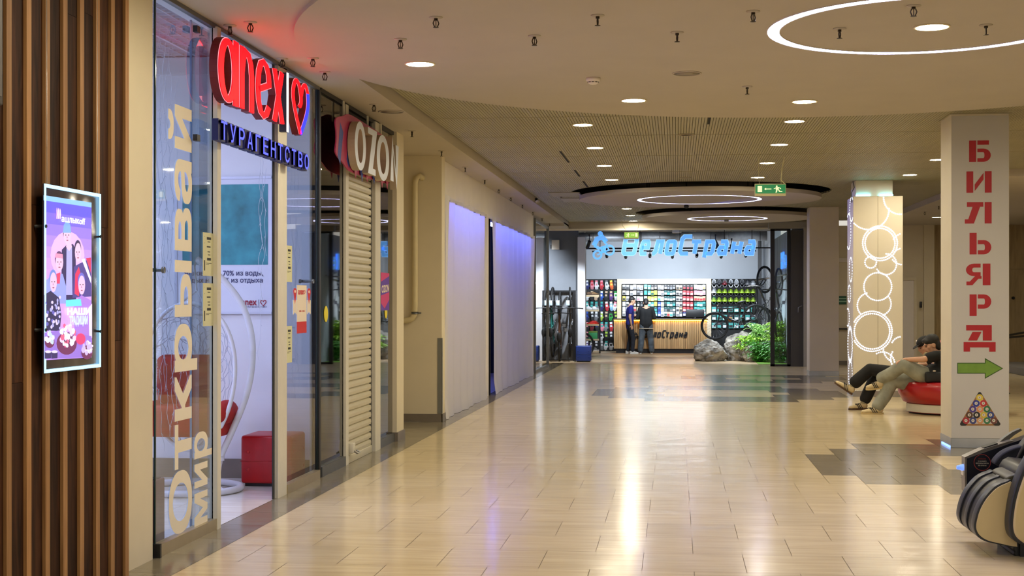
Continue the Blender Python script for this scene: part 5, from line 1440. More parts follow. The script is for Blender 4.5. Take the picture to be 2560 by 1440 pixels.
# ---- shoe shelf
yh = 43.3
sh_ = thing('shoe_rack', 'black metal shoe rack with pale shelves in front of the glove wall', 'shelf', (onY(1479, 890, yh).x, yh, 0))
xl, xr = onY(1460, 890, yh).x, onY(1500, 890, yh).x
m = MB()
for x in (xl, xr - .03):
    for y in (yh, yh + .3): m.box(x, x + .03, y, y + .03, 0, 1.95)
m.box(xl, xr, yh + .3, yh + .33, 1.92, 1.95)
m.build('frame', [M_BLACK], sh_)
M_PALE = mat('pale_shelf', (206, 184, 146), .5, var=.05)
szs = []
for py in (739.5, 776, 812, 849, 884):
    z = onY(1480, py, yh).z; z = max(.06, z); szs.append(z + .02)
    MB().box(xl + .01, xr - .03, yh - .02, yh + .3, z - .03, z + .02).build('shelf_board', [M_PALE], sh_)
def shoe(loc, rz, c1, c2, label, L=.28, high=0.0, name='shoe'):
    t = thing(name, label, 'shoe', loc, rz)
    def P(o): o.parent = t
    m = MB(); vs = []; n_ = 16; secs = [(-.5, .36, .62), (-.46, .40, .78), (-.3, .44, .9 + high), (-.12, .42, .85 + high), (.02, .40, .62), (.18, .46, .48), (.34, .44, .38), (.46, .3, .28), (.5, .12, .2)]
    S = L; W_ = L * .36; H_ = L * .42
    for (u, w, h) in secs:
        for k in range(n_):
            a = 2 * PI * k / n_; c_, s_ = math.cos(a), math.sin(a)
            vs.append((u * S, w * W_ * (abs(c_) ** .8) * math.copysign(1, c_), max(.012, (h * H_) * (.5 + .5 * (abs(s_) ** .8) * math.copysign(1, s_)))))
    fs = [(i * n_ + k, i * n_ + (k + 1) % n_, (i + 1) * n_ + (k + 1) % n_, (i + 1) * n_ + k) for i in range(len(secs) - 1) for k in range(n_)]
    fs += [tuple(range(n_))[::-1], tuple(range((len(secs) - 1) * n_, len(secs) * n_))]
    m.add(vs, fs, 0, True); P(m.build('upper', [c1]))
    out = [(-.51, 0), (-.49, .16), (-.3, .19), (-.05, .16), (.2, .21), (.38, .2), (.48, .1), (.52, 0), (.48, -.1), (.38, -.18), (.2, -.18), (-.05, -.15), (-.3, -.18), (-.49, -.16)]
    P(MB().prism([(a * S, b * S * .95) for a, b in out], (0, 0, 0), (1, 0, 0), (0, 1, 0), S * .085).build('sole', [c2]))
    lm = MB()
    for i in range(4): lm.tube([(S * (-.02 + .055 * i), -W_ * .25, H_ * (.68 - .06 * i)), (S * (.0 + .055 * i), 0, H_ * (.74 - .065 * i)), (S * (-.02 + .055 * i), W_ * .25, H_ * (.68 - .06 * i))], .006, 5)
    P(lm.build('laces', [c2]))
    return t
SHC = lambda n_, c_: mat('shoe_' + n_, c_, .6, var=.1)
xm = (xl + xr) / 2; ysh = yh + .12
for (dx, z, c1, c2, lb, rz) in ((-.05, 0, SHC('brown', (96, 70, 50)), SHC('darkbrown', (60, 46, 36)), 'brown cycling shoe on the top board of the shoe rack, left', .6), (.1, 0, SHC('tan', (120, 90, 56)), SHC('darkbrown', ()), 'tan cycling shoe on the top board of the shoe rack, right', .5),
     (-.06, 1, SHC('white', (226, 228, 230)), SHC('silver', (176, 180, 184)), 'white racing shoe on the second board of the shoe rack, left', .5), (.1, 1, SHC('white', ()), SHC('silver', ()), 'white racing shoe on the second board of the shoe rack, right', .9),
     (-.04, 2, SHC('red', (206, 40, 36)), SHC('redsole', (220, 80, 50)), 'red sneaker on the middle board of the shoe rack, left', -2.5), (.12, 2, SHC('red', ()), SHC('redsole', ()), 'red sneaker on the middle board of the shoe rack, right', -.5),
     (.08, 4, SHC('grey', (90, 94, 96)), SHC('white', ()), 'grey and white shoe on the bottom board of the shoe rack', .2)):
    shoe((xm + dx, ysh + (.05 if dx > 0 else -.02), szs[z] + .001), rz, c1, c2, lb)
gb = thing('shoe_box', 'green shoe box with a lime side on the fourth board of the shoe rack', 'box', (xm + .03, ysh, szs[3]))
MB().rbox(xm - .1, xm + .16, ysh - .1, ysh + .12, szs[3] + .001, szs[3] + .2, .006).build('body', [mat('green_box', (60, 160, 96), .5, var=.05)], gb)
MB().rbox(xm - .105, xm + .165, ysh - .105, ysh + .125, szs[3] + .19, szs[3] + .235, .006).build('lid', [mat('olive_lid', (120, 150, 60), .5, var=0)], gb)

# ---- helmet wall right of the counter
xa, xb = onY(1778, 700, 45.4).x, onY(1899, 700, 45.4).x
hw_ = thing('pegboard', 'black pegboard wall of helmets and packs right of the counter', 'pegboard', ((xa + xb) / 2, 45.45, 0))
MB().box(xa, xb, 45.45, 45.55, .05, 2.3).build('board', [M_PEG], hw_); MB().box(xa, xb, 45.4, 45.6, 0, .18).build('base_box', [M_BLACK], hw_)
hmesh = {}
def helmet(c1, c2, q, label, grp):
    if (c1, c2) not in hmesh:
        m1 = MB(); N_, K_ = 20, 8; vs = []
        for i in range(K_ + 1):
            a = i / K_ * PI / 2
            for k in range(N_):
                b = 2 * PI * k / N_; vs.append((.1 * math.cos(a) * math.cos(b) * (1 + .03 * math.cos(8 * b)), .13 * math.cos(a) * math.sin(b), .11 * math.sin(a)))
        m1.add(vs, [(i * N_ + k, i * N_ + (k + 1) % N_, (i + 1) * N_ + (k + 1) % N_, (i + 1) * N_ + k) for i in range(K_) for k in range(N_)] + [tuple(range(N_))[::-1]], 0, True)
        o1 = m1.build('shell', [mat('helmet_%d_%d_%d' % c1, c1, .3, var=0)])
        m2 = MB()
        for k in range(5):
            a = -.9 + k * .45; m2.tube([(.1 * math.sin(a) * math.cos(t), -.132 * math.cos(t) * math.cos(a * .5), .02 + .1 * math.sin(t)) for t in (.15, .5, .9, 1.3)], .009, 5)
        m2.tube([(-.08, -.08, 0), (-.03, -.12, -.05), (.03, -.12, -.05), (.08, -.08, 0)], .012, 6)
        o2 = m2.build('vents_and_visor', [mat('helmet_%d_%d_%d' % c2, c2, .4, var=0)])
        hmesh[(c1, c2)] = (o1.data, o2.data); bpy.data.objects.remove(o1); bpy.data.objects.remove(o2)
    t = thing('bike_helmet', label, 'helmet', q, 0, grp); t.scale = (.84, .9, 1.45)
    for d_, nm in zip(hmesh[(c1, c2)], ('shell', 'vents_and_visor')):
        o = bpy.data.objects.new(nm, d_); COL.objects.link(o); o.parent = t
hx = [1785, 1798, 1812, 1827, 1841, 1855, 1869, 1883]
LM = (176, 214, 66); CN[LM] = 'lime'; WH2 = (214, 218, 224); CN[WH2] = 'white'
for ri, (py, cs_) in enumerate(((712, [(BLK, WH2), (BLK, GRY), (MAR, GRY), (BLK, WH2), (GRY, WH2), (BLK, GRY), (GRY, BLK), (WH2, BLK)]), (733, [(WH2, GRY)] + [(LM, BLK)] * 7), (754, [(LM, DTE)] + [(LM, BLK)] * 7))):
    for ci, (c1, c2) in enumerate(cs_):
        helmet(c1, c2, onY(hx[ci], py, 45.3), '%s helmet with %s vents on the right pegboard, %s from left, %s row' % (CN[c1], CN[c2], OR[ci], ('top', 'second', 'third')[ri]), 'helmets on the pegboard wall')
for ri, py in enumerate((767, 787, 807)):
    for ci in range(8):
        c1, c2 = ((TEAL, WHT), (TEAL, BLK), (DTE, WHT), (BLK, TEAL))[(ci * 3 + ri * 2) % 4]
        q = onY(hx[ci], py, 45.36)
        o = bpy.data.objects.new('product_pack', pack_mesh(.14, .17, c1, c2)); COL.objects.link(o); o.location = q
        tag(o, '%s and %s pack below the helmets, %s from left, %s row' % (CN[c1], CN[c2], OR[ci], ('upper', 'middle', 'lower')[ri]), 'package', 'packs below the helmets')

# ---- bicycles
M_TYRE = mat('tyre_rubber', (20, 20, 21), .7, var=0); M_FRM = mat('black_frame', (30, 31, 34), .3, var=0, coat=.5); M_SPK = mat('spoke_steel', (140, 142, 146), .3, .8, var=0)
def make_bike(name, label, frame_mat, accent=None):
    t = thing(name, label, 'bicycle')
    def P(o, p_=t): o.parent = p_; return o
    R_, B = .35, .56
    for sx in (-1, 1):
        w = P(MB().tube([(sx * B + R_ * math.cos(2 * PI * k / 40), 0, R_ + R_ * math.sin(2 * PI * k / 40)) for k in range(40)], .026, 8, closed=True).build('wheel', [M_TYRE]))
        P(MB().tube([(sx * B + (R_ - .03) * math.cos(2 * PI * k / 40), 0, R_ + (R_ - .03) * math.sin(2 * PI * k / 40)) for k in range(40)], .012, 6, closed=True).build('rim', [M_FRM]), w)
        m = MB()
        for k in range(20):
            a = 2 * PI * k / 20; m.tube([(sx * B, .015 * (-1) ** k, R_), (sx * B + (R_ - .03) * math.cos(a), 0, R_ + (R_ - .03) * math.sin(a))], .0022, 4)
        m.tube([(sx * B, -.05, R_), (sx * B, .05, R_)], .02, 10); P(m.build('spokes', [M_SPK]), w)
    bb = (-.08, 0, R_ - .03); st_ = (-.22, 0, R_ + .36); hd = (.34, 0, R_ + .42); hd2 = (.38, 0, R_ + .28); rw = (-B, 0, R_)
    m = MB(); m.tube([bb, st_], .018, 8); m.tube([st_, hd], .02, 8); m.tube([bb, hd2], .026, 8); m.tube([hd, hd2], .024, 8)
    for y in (-.04, .04): m.tube([(bb[0], y * .6, bb[2]), (rw[0], y, rw[2])], .01, 6); m.tube([(st_[0], y * .5, st_[2] - .03), (rw[0], y, rw[2])], .009, 6)
    m.tube([st_, (-.25, 0, R_ + .48)], .014, 8)
    P(m.build('frame', [frame_mat]))
    m = MB()
    for y in (-.05, .05): m.tube([(hd2[0], y * .8, hd2[2]), (.42, y, R_ + .16), (B, y, R_)], .014, 7)
    m.tube([(.38, -.05, R_ + .27), (.38, .05, R_ + .27)], .016, 7); P(m.build('fork', [M_FRM]))
    m = MB(); m.tube([hd, (.33, 0, R_ + .5), (.38, 0, R_ + .52)], .015, 8); m.tube([(.36, -.34, R_ + .54), (.38, -.1, R_ + .52), (.38, .1, R_ + .52), (.36, .34, R_ + .54)], .013, 8)
    P(m.build('handlebar', [M_FRM]))
    P(MB().ell((-.26, 0, R_ + .5), (.13, .06, .03), 14, 8).build('saddle', [M_TYRE]))
    m = MB(); m.tube([(bb[0] + .09 * math.cos(2 * PI * k / 24), -.045, bb[2] + .09 * math.sin(2 * PI * k / 24)) for k in range(24)], .008, 5, closed=True)
    m.tube([(bb[0], -.06, bb[2]), (bb[0] + .12, -.06, bb[2] - .12)], .011, 6); m.tube([(bb[0], .06, bb[2]), (bb[0] - .12, .06, bb[2] + .12)], .011, 6)
    for s_, y in ((1, -.1), (-1, .1)): m.box(bb[0] + s_ * .12 - .045, bb[0] + s_ * .12 + .045, y - .045, y + .045, bb[2] - s_ * .12 - .012, bb[2] - s_ * .12 + .012)
    m.tube([(bb[0], -.045, bb[2] + .09), (rw[0], -.045, rw[2] + .04)], .005, 4); m.tube([(bb[0], -.045, bb[2] - .09), (rw[0], -.045, rw[2] - .04)], .005, 4)
    P(m.build('crankset', [M_SPK]))
    if accent: P(MB().tube([(.12 + .05 * math.cos(2 * PI * k / 16), -.035, R_ + .1 + .05 * math.sin(2 * PI * k / 16)) for k in range(16)], .014, 6, closed=True).build('cable_lock', [accent]))
    return t
rb = make_bike('bicycle', 'black mountain bike mounted on the grey boulders in the bike shop', M_FRM, mat('orange_lock', (226, 130, 30), .5, var=0))
pw = onY(1785, 815, 38.6); pw2 = onY(1892, 795, 38.6)
ang = math.atan2(pw2.z - pw.z, pw2.x - pw.x)
mid = (pw + pw2) / 2
rb.matrix_basis = Matrix.Translation(mid) @ Matrix.Rotation(-ang, 4, 'Y') @ Matrix.Rotation(PI, 4, 'Z') @ Matrix.Translation((0, 0, -.35))
# upright-hung bicycles on the rack, seen along the frame
rk = thing('bike_rack', 'black wall rack with a smoky grey mural panel and hanging bicycles', 'bike rack', (-2.95, 37.8, 0))
yr = 37.75
x0, x1 = onY(1376, 800, yr).x - .35, onY(1441, 800, yr).x
zt_ = onY(1400, 726, yr).z
MB().box(x0, x0 + .06, yr - .02, yr + .06, 0, zt_).box(x1 - .07, x1, yr - .25, yr + .06, 0, zt_).box(x0, x1, yr - .06, yr, zt_ - .05, zt_).build('frame', [M_BLACK], rk)
MB().box(x0 + .06, x1 - .07, yr + .04, yr + .06, .03, zt_ - .05).build('mural_panel', [mat('smoky_mural', (150, 152, 156), .7, var=.6, scale=1.6, stretch=(3, 1, 1))], rk)
names = ('first', 'second', 'third', 'fourth')
bm_list = [mat('bike_brown', (92, 56, 36), .3, var=0), mat('bike_teal', (30, 110, 104), .3, var=0), M_FRM, M_FRM]
for i, px in enumerate((1362, 1381, 1399, 1424)):
    q = onY(px, 800, 37.25)
    nb = make_bike('bicycle', '%s bicycle hanging upright on the wall rack, %s from left' % (('dark', 'teal', 'brown', 'black')[i], names[i]), (M_FRM, bm_list[1], bm_list[0], M_FRM)[i])
    nb.matrix_basis = Matrix.Translation((q.x, 37.36, .34 + .13 * (i % 2))) @ Matrix.Rotation(PI / 2 + .06 * (i - 1.5), 4, 'Z') @ Matrix.Rotation(-PI / 2, 4, 'Y') @ Matrix.Translation((.56, 0, -.35))
    tg = tag(MB().rbox(-.045, .045, -.004, .004, -.13, 0, .003).tube([(0, 0, 0), (0, .01, .08)], .002, 4).build('price_tag', [emis('tag_pale', (196, 222, 240), .25)], None, (q.x - .02, 36.9, onY(px, 751, 36.9).z)), 'pale price tag hanging on the %s bicycle from the left of the rack' % names[i], 'price tag', 'price tags on hanging bicycles')
ob = make_bike('bicycle', 'black bicycle standing behind the blue pouffe beside the glove wall', M_FRM); ob.location = (onY(1437, 860, 39.6).x - .3, 39.6, 0); ob.rotation_euler = (0, 0, .5)
for i, (px, zr, lb) in enumerate(((1912, 1.72, 'black bicycle hung upright on the right-hand rail, left one'), (1947, 1.72, 'black bicycle hung upright on the right-hand rail, right one behind glass'))):
    q = onY(px, 760, (39.0, 37.2)[i])
    nb = make_bike('bicycle', lb, M_FRM)
    nb.matrix_basis = Matrix.Translation((q.x, q.y, 1.05 - .1 * i)) @ Matrix.Rotation((.9, 1.25)[i], 4, 'Z') @ Matrix.Rotation(-PI / 2, 4, 'Y') @ Matrix.Translation((.56, 0, -.35))
rl_ = tag(MB().tube([onY(1888, 701, 40.5), onY(1966, 686, 36.2)], .022, 10).build('hanging_rail', [M_STEEL]), 'slim silver rail carrying hung bicycles on the right-hand wall', 'rail')
pouffe((onY(1459, 900, 37.0).x, 37.1, 0), .4, .4, .42, mat('blue_leatherette', (28, 58, 140), .4, var=.06), 'blue buttoned cube pouffe on the bike shop floor beside the bicycle rack')

# ---- boulders and plants
from mathutils import noise as mnoise
M_ROCK = mat('boulder_stone', (158, 152, 140), .85, var=.5, scale=5, bump=1.0)
def boulder(px0, px1, py0, py1, Y, dep, seed, label):
    a = onY(px0, py1, Y); b = onY(px1, py0, Y); r_ = random.Random(seed)
    bm = bmesh.new(); bmesh.ops.create_icosphere(bm, subdivisions=6, radius=1)
    dirs = [Vector((r_.uniform(-1, 1), r_.uniform(-1, 1), r_.uniform(-.6, 1))).normalized() for _ in range(13)]; ds = [r_.uniform(.62, .9) for _ in dirs]
    for v in bm.verts:
        for d_, k in zip(dirs, ds):
            e = v.co.dot(d_)
            if e > k: v.co -= d_ * (e - k) * .92
        n0 = v.co.normalized(); q_ = v.co * 1.4 + Vector((seed * 3.1, seed * 1.7, seed))
        v.co += n0 * (.20 * (mnoise.ridged_multi_fractal(q_, .9, 2.1, 5, 1.0, 2.0) - 1.0) * .5 + .06 * mnoise.fractal(q_ * 3, .8, 2.0, 4))
    zs = [v.co.z for v in bm.verts]; xs = [v.co.x for v in bm.verts]
    cx_, w = (a.x + b.x) / 2, (b.x - a.x); h = b.z
    for v in bm.verts:
        z = (v.co.z - min(zs)) / (max(zs) - min(zs)); z = max(0, z * 1.25 - .25)
        v.co = Vector((cx_ + (v.co.x - (max(xs) + min(xs)) / 2) / (max(xs) - min(xs)) * w, Y + v.co.y * dep, z * h))
    me = bpy.data.meshes.new('boulder'); bm.to_mesh(me); bm.free(); me.materials.append(M_ROCK); me.polygons.foreach_set('use_smooth', [True] * len(me.polygons))
    o = bpy.data.objects.new('boulder', me); COL.objects.link(o); return tag(o, label, 'rock', 'boulders in the bike shop')
boulder(1733, 1822, 847, 903, 38.0, .42, 3, 'grey boulder at the left under the front wheel of the mounted bike')
boulder(1808, 1912, 827, 903, 38.3, .5, 8, 'biggest grey boulder, in the middle under the mounted bike')
boulder(1855, 1905, 862, 904, 37.7, .25, 12, 'small grey boulder half hidden by the green plants')
M_LF = [mat('leaf_lime', (164, 214, 66), .45, var=.3, scale=6), mat('leaf_green', (84, 160, 56), .45, var=.3, scale=6), mat('leaf_pale', (176, 222, 130), .45, var=.3, scale=6)]
def fern(px0, px1, py0, py1, Y, n_, seed, label, mt, wid=.05):
    r_ = random.Random(seed); a = onY(px0, py1, Y); b = onY(px1, py0, Y)
    t = thing('leafy_plant', label, 'plant', ((a.x + b.x) / 2, Y, 0), 0, 'plants around the boulders'); m = MB()
    w = (b.x - a.x) / 2; cx_ = (a.x + b.x) / 2
    for i in range(n_):
        base = Vector((cx_ + r_.uniform(-.5, .5) * w, Y + r_.uniform(-.15, .15), max(0, a.z) + r_.random() ** 1.3 * (b.z - max(0, a.z)) * .72))
        ang_ = r_.uniform(0, 2 * PI); L_ = r_.uniform(.3, .55); out = Vector((math.cos(ang_), math.sin(ang_) * .7, 0))
        P_ = [base + out * L_ * s_ + Vector((0, 0, L_ * (.9 * s_ - .75 * s_ * s_))) for s_ in (0, .25, .5, .75, 1)]
        for q in range(4):
            d_ = (P_[q + 1] - P_[q]).normalized(); sd = d_.cross(Vector((0, 0, 1))).normalized()
            for s_ in (-1, 1):
                tip = P_[q] + d_ * .10 + sd * s_ * (.14 - .024 * q) + Vector((0, 0, -.015))
                m.face([P_[q], P_[q] + d_ * .05 + sd * s_ * .03 + Vector((0, 0, wid * .3)), tip, P_[q] + d_ * .01 + sd * s_ * wid], 0, False)
    m.v = [(min(v[0], 2.775), v[1], max(.004, v[2])) for v in m.v]
    m.build('leaves', [mt], t)
    st2 = MB()
    for i in range(6): st2.tube([(min(2.76, cx_ + r_.uniform(-.3, .3) * w), Y, 0), (min(2.76, cx_ + r_.uniform(-.5, .5) * w), Y + .05, max(.2, b.z * .7))], .006, 5)
    st2.build('stems', [M_LF[1]], t)
fern(1848, 1900, 838, 880, 37.95, 60, 1, 'lime green leafy plant spilling over the middle of the biggest boulder', M_LF[0])
fern(1882, 1925, 800, 860, 38.3, 80, 2, 'pale green fern standing tall beside the black glass frame', M_LF[2])
fern(1880, 1926, 850, 905, 37.4, 90, 3, 'dark green leafy plant at floor level in front of the small boulder', M_LF[1])
fern(1934, 1966, 795, 860, 37.2, 80, 4, 'upper lime fern behind the black-framed glass', M_LF[0])
fern(1936, 1968, 850, 905, 36.8, 90, 5, 'lower dark green plant behind the black-framed glass', M_LF[1])
struct(MB().box(2.05, 2.78, 36.0, 38.8, 0.0, .012).build('trim_34', [mat('green_turf', (110, 160, 30), .8, var=.3, scale=30)]))
# ================================================================ RIGHT SIDE
M_COLP = mat('column_paint', (214, 204, 182), .6, var=.02, scale=2)
M_COLG = mat('column_wrap_grey', (196, 192, 182), .55, var=.02, scale=2)
M_LEDW = emis('led_dot', (222, 230, 255), .9)
def column(x0, y0, s, zt, label, front):
    t = thing('column', label, 'column', (x0 + s / 2, y0 + s / 2, 0))
    m = MB(); m.rbox(x0, x0 + s, y0, y0 + s, .1, zt, .006, seg=1, smooth=False); m.build('shaft', [M_COLP], t)
    MB().rbox(x0 - .004, x0 + s + .004, y0 - .004, y0 + s + .004, 0, .105, .003, seg=1, smooth=False).build('steel_skirting', [M_STEEL], t)
    return t
# ---- billiards column
yc_, xc0, S_ = 15.6, 2.918, .60
c1 = column(xc0, yc_, S_, ZS, 'nearest square column lettered БИЛЬЯРД in red with a green arrow', 0)
MB().box(xc0 + .004, xc0 + S_ - .004, yc_ - .003, yc_, .105, ZS - .03).build('printed_wrap', [M_COLG], c1)
MB().box(xc0 - .02, xc0 + S_ + .02, yc_ - .02, yc_ + S_ + .02, ZS - .012, ZS + .02).build('collar', [M_SLAT], c1)
M_LRED = mat('letter_red', (172, 24, 30), .5, var=0)
YF = yc_ - .0035
def bowl(x0, y0, y1, th, xr):
    cy = (y0 + y1) / 2; ry = (y1 - y0) / 2; xm = xr - (xr - x0) * .55
    n_ = 10
    out = [(x0, y0), (xm, y0)] + [(xm + (xr - xm) * math.sin(PI * k / n_), cy - ry * math.cos(PI * k / n_)) for k in range(1, n_)] + [(xm, y1), (x0, y1)]
    xi = xr - .27; xm2 = min(xm, xi - .02); ri = ry - th
    inn = [(x0, y1 - th), (xm2, y1 - th)] + [(xm2 + (xi - xm2) * math.sin(PI * k / n_), cy + ri * math.cos(PI * k / n_)) for k in range(1, n_)] + [(xm2, y0 + th), (x0, y0 + th)]
    return out + inn
GL_ = {
 'Б': [pl_rect(.08, .38, 0, 1), pl_rect(.43, .92, .80, 1), bowl(.43, 0, .62, .17, 1.0)],
 'И': [pl_rect(0, .27, 0, 1), pl_rect(.73, 1, 0, 1), [(.33, .08), (.68, .62), (.68, .93), (.33, .39)]],
 'Л': [pl_rect(.74, 1, 0, 1), [(.08, 1), (.69, 1), (.69, .78), (.57, .78), (.34, 0), (0, 0), (0, .2), (.13, .2), (.29, .78), (.08, .78)]],
 'Ь': [pl_rect(.1, .4, 0, 1), bowl(.45, 0, .66, .19, 1.02)],
 'Я': [pl_rect(.68, 1, 0, 1), [(1 - a * .97 - .05, b) for a, b in bowl(.37, .42, 1, .18, 1.0)], [(.63, .42), (.36, .42), (.14, .17), (0, .17), (0, 0), (.25, 0), (.5, .3), (.63, .3)]],
 'Р': [pl_rect(.1, .4, 0, 1), bowl(.45, .34, 1, .19, 1.02)],
 'Д': [pl_rect(.08, .88, .8, 1), pl_rect(.6, .88, .42, .8), [(.28, .75), (.56, .75), (.42, .42), (.14, .42)], pl_rect(0, 1, .16, .36), pl_rect(0, .2, 0, .16), pl_rect(.8, 1, 0, .16)],
}
for ch, (xa, xb, ya, yb_) in zip('БИЛЬЯРД', ((2418, 2477, 351, 405), (2416, 2479, 428, 482), (2412, 2479, 505, 559), (2418, 2477, 582, 636), (2416, 2476, 659, 713), (2418, 2477, 736, 790), (2409, 2489, 813, 879))):
    a = onY(xa, yb_, YF); b = onY(xb, ya, YF); m = MB()
    for poly in GL_[ch]: m.prism([(x_ * (b.x - a.x), y_ * (b.z - a.z)) for x_, y_ in poly], (a.x, YF, a.z), (1, 0, 0), (0, 0, 1), .002)
    m.build('letter', [M_LRED], c1)
def cp(pts, Y): return [((p_ := onY(x_, y_, Y)).x, p_.z) for x_, y_ in pts]
arrow = [(2393, 907), (2462, 907), (2462, 895), (2508, 921), (2462, 947), (2462, 934), (2393, 934)]
MB().prism(cp(arrow, YF), (0, YF, 0), (1, 0, 0), (0, 0, 1), .001).build('arrow_outline', [mat('arrow_edge', (60, 90, 34), .5, var=0)], c1)
arrow2 = [(2395, 909), (2464, 909), (2464, 899), (2504, 921), (2464, 943), (2464, 932), (2395, 932)]
MB().prism(cp(arrow2, YF), (0, YF - .0012, 0), (1, 0, 0), (0, 0, 1), .001).build('arrow', [mat('arrow_green', (112, 150, 52), .5, var=.1, scale=8)], c1)
# printed rack of pool balls
rt, rl_2, rr = (2449, 979), (2400, 1061), (2501, 1061)
M_RWOOD = mat('rack_wood', (160, 112, 62), .5, var=.1); M_RBLK = mat('rack_corner', (44, 42, 36), .5, var=0)
def inset(pts, k):
    cx_ = sum(p_[0] for p_ in pts) / 3; cy_ = sum(p_[1] for p_ in pts) / 3
    return [(cx_ + (x_ - cx_) * k, cy_ + (y_ - cy_) * k) for x_, y_ in pts]
tri = [(2449, 976), (2397, 1064), (2504, 1064)]
def roundtri(pts, r):
    out = []
    for i in range(3):
        p0, p1, p2 = [Vector(q) for q in (pts[i - 1], pts[i], pts[(i + 1) % 3])]
        a = p1 + (p0 - p1).normalized() * r; b = p1 + (p2 - p1).normalized() * r
        for k in range(6):
            t = k / 5; out.append(tuple((1 - t) ** 2 * a + 2 * t * (1 - t) * p1 + t * t * b))
    return out
o_ = roundtri(tri, 13); i_ = inset(tri, .84)
m = MB(); m.prism(cp(o_, YF), (0, YF, 0), (1, 0, 0), (0, 0, 1), .0008); m.build('rack_print', [M_RWOOD], c1)
MB().prism(cp(roundtri(i_, 6), YF), (0, YF - .0009, 0), (1, 0, 0), (0, 0, 1), .0006).build('rack_inside', [mat('rack_pale', (206, 198, 184), .5, var=0)], c1)
m = MB()
for i in range(3):
    p1 = Vector(tri[i]); p0 = Vector(tri[i - 1]); p2 = Vector(tri[(i + 1) % 3])
    pts_ = [p1 + (p0 - p1).normalized() * (13 * (1 - k / 5)) * (1 - k / 5) for k in ()]
    a = [p1 + (p0 - p1).normalized() * 17, p1 + (p0 - p1).normalized() * 6, p1 + ((p0 - p1).normalized() + (p2 - p1).normalized()) * 2.2, p1 + (p2 - p1).normalized() * 6, p1 + (p2 - p1).normalized() * 17]
    cen = Vector((sum(q[0] for q in tri) / 3, sum(q[1] for q in tri) / 3))
    b = [a[4].lerp(cen, .14), a[2].lerp(cen, .16), a[0].lerp(cen, .14)]
    m.prism(cp([tuple(q) for q in a + b], YF), (0, YF - .0018, 0), (1, 0, 0), (0, 0, 1), .0006)
m.build('rack_corners', [M_RBLK], c1)
bcol = [(214, 190, 70), (50, 60, 140), (186, 50, 50), (74, 56, 130), (214, 140, 90), (50, 110, 66), (90, 60, 40), (36, 34, 34), (206, 180, 66), (56, 70, 130), (170, 50, 56), (60, 66, 120), (206, 150, 100), (60, 120, 76), (110, 66, 56)]
k = 0
for row, (yy, xs) in enumerate(((994, (2449,)), (1008.5, (2440.5, 2458.5)), (1023, (2432, 2450, 2467.5)), (1037.5, (2423.5, 2441.5, 2459.5, 2476.5)), (1051.5, (2415, 2432.5, 2450, 2467.5, 2484.5)))):
    for x_ in xs:
        q = onY(x_, yy, YF); r = 8.4 / 3550 * 15.3
        m = MB(); m.prism(circle(0, 0, r, 20), (q.x, YF - .0024, q.z), (1, 0, 0), (0, 0, 1), .0006, 0); m.prism(circle(-.001, .001, r * .46, 14), (q.x, YF - .003, q.z), (1, 0, 0), (0, 0, 1), .0006, 1); m.prism([(-.003, -.007), (.003, -.007), (.003, .008), (-.003, .006)], (q.x - .001, YF - .0036, q.z + .001), (1, 0, 0), (0, 0, 1), .0003, 2)
        m.build('printed_ball', [mat('ball_%d' % k, bcol[k], .4, var=0), mat('ball_white', (216, 208, 190), .4, var=0), M_RBLK], c1); k += 1
# low blue light at the column foot
MB().box(xc0 - .012, xc0 - .004, yc_ + .01, yc_ + .5, .0, .02).build('floor_led', [emis('foot_led', (130, 170, 255), .9)], c1)

# ---- lit column with strings of light dots
xL, yL, SL = 2.896, 23.86, .80
c2 = column(xL, yL, SL, 3.30, 'white square column wrapped in circles of small white light dots', 0)
MB().rbox(xL + .05, xL + .65, yL + .08, yL + .7, 3.30, ZS, .01).build('top_box', [M_WHITE], c2)
E_CYN = emis('cyan_tube', (120, 240, 255), 3.5)
for (a, b) in ((.05, .28), (.43, .65)): MB().tube([(xL + a, yL + .06, 3.315), (xL + b, yL + .06, 3.32)], .012, 8).build('cyan_tube', [E_CYN], c2)
MB().tube([(xL + .02, yL + .2, ZS), (xL + .03, yL + .1, 3.45), (xL - .02, yL + .05, 3.36), (xL - .015, yL + .04, 3.2)], .008, 6).build('cable', [M_GREYM], c2)
MB().box(xL + .395, xL + .4, yL - .003, yL, .11, 3.3).build('panel_joint', [mat('joint_taupe', (150, 140, 116), .6, var=0)], c2)  # thin darker strip marks the panel joint
def dots(cx_, cy_, r, a0=0, a1=360, step=14.5):
    m = MB(); n_ = max(3, int(math.radians(a1 - a0) * r / step))
    for k in range(n_ + (0 if a1 - a0 >= 359 else 1)):
        a = math.radians(a0 + (a1 - a0) * k / n_); px = 2060 + (cx_ + r * math.cos(a)) / 3; py = 420 + (cy_ - r * math.sin(a)) / 3
        if px < 2134 or px > 2254: continue
        q = onY(px, py, yL); m.lathe([(.0125, 0), (.011, .005), (0, .007)], 8, (0, 0, 0), M=Matrix.Translation((q.x, yL, q.z)) @ Matrix.Rotation(PI / 2, 4, 'X'))
    if m.v: m.build('light_string', [M_LEDW], c2)
dots(335, 310, 152, 180, 362); dots(572, 222, 125, 180, 280)
dots(420, 565, 112); dots(420, 565, 130); dots(350, 708, 43); dots(466, 722, 78, -150, 90); dots(403, 890, 104)
dots(345, 1030, 95, 105, 220); dots(415, 1020, 88, -70, 40)
dots(360, 1225, 133); dots(360, 1225, 150); dots(600, 580, 90, 110, 150); dots(590, 680, 78, 95, 140); dots(585, 640, 85, 215, 265); dots(585, 1350, 85, 90, 150)
dots(560, 1350, 115, 180, 240); dots(440, 1470, 90, 10, 120); dots(600, 1430, 100, 150, 230)
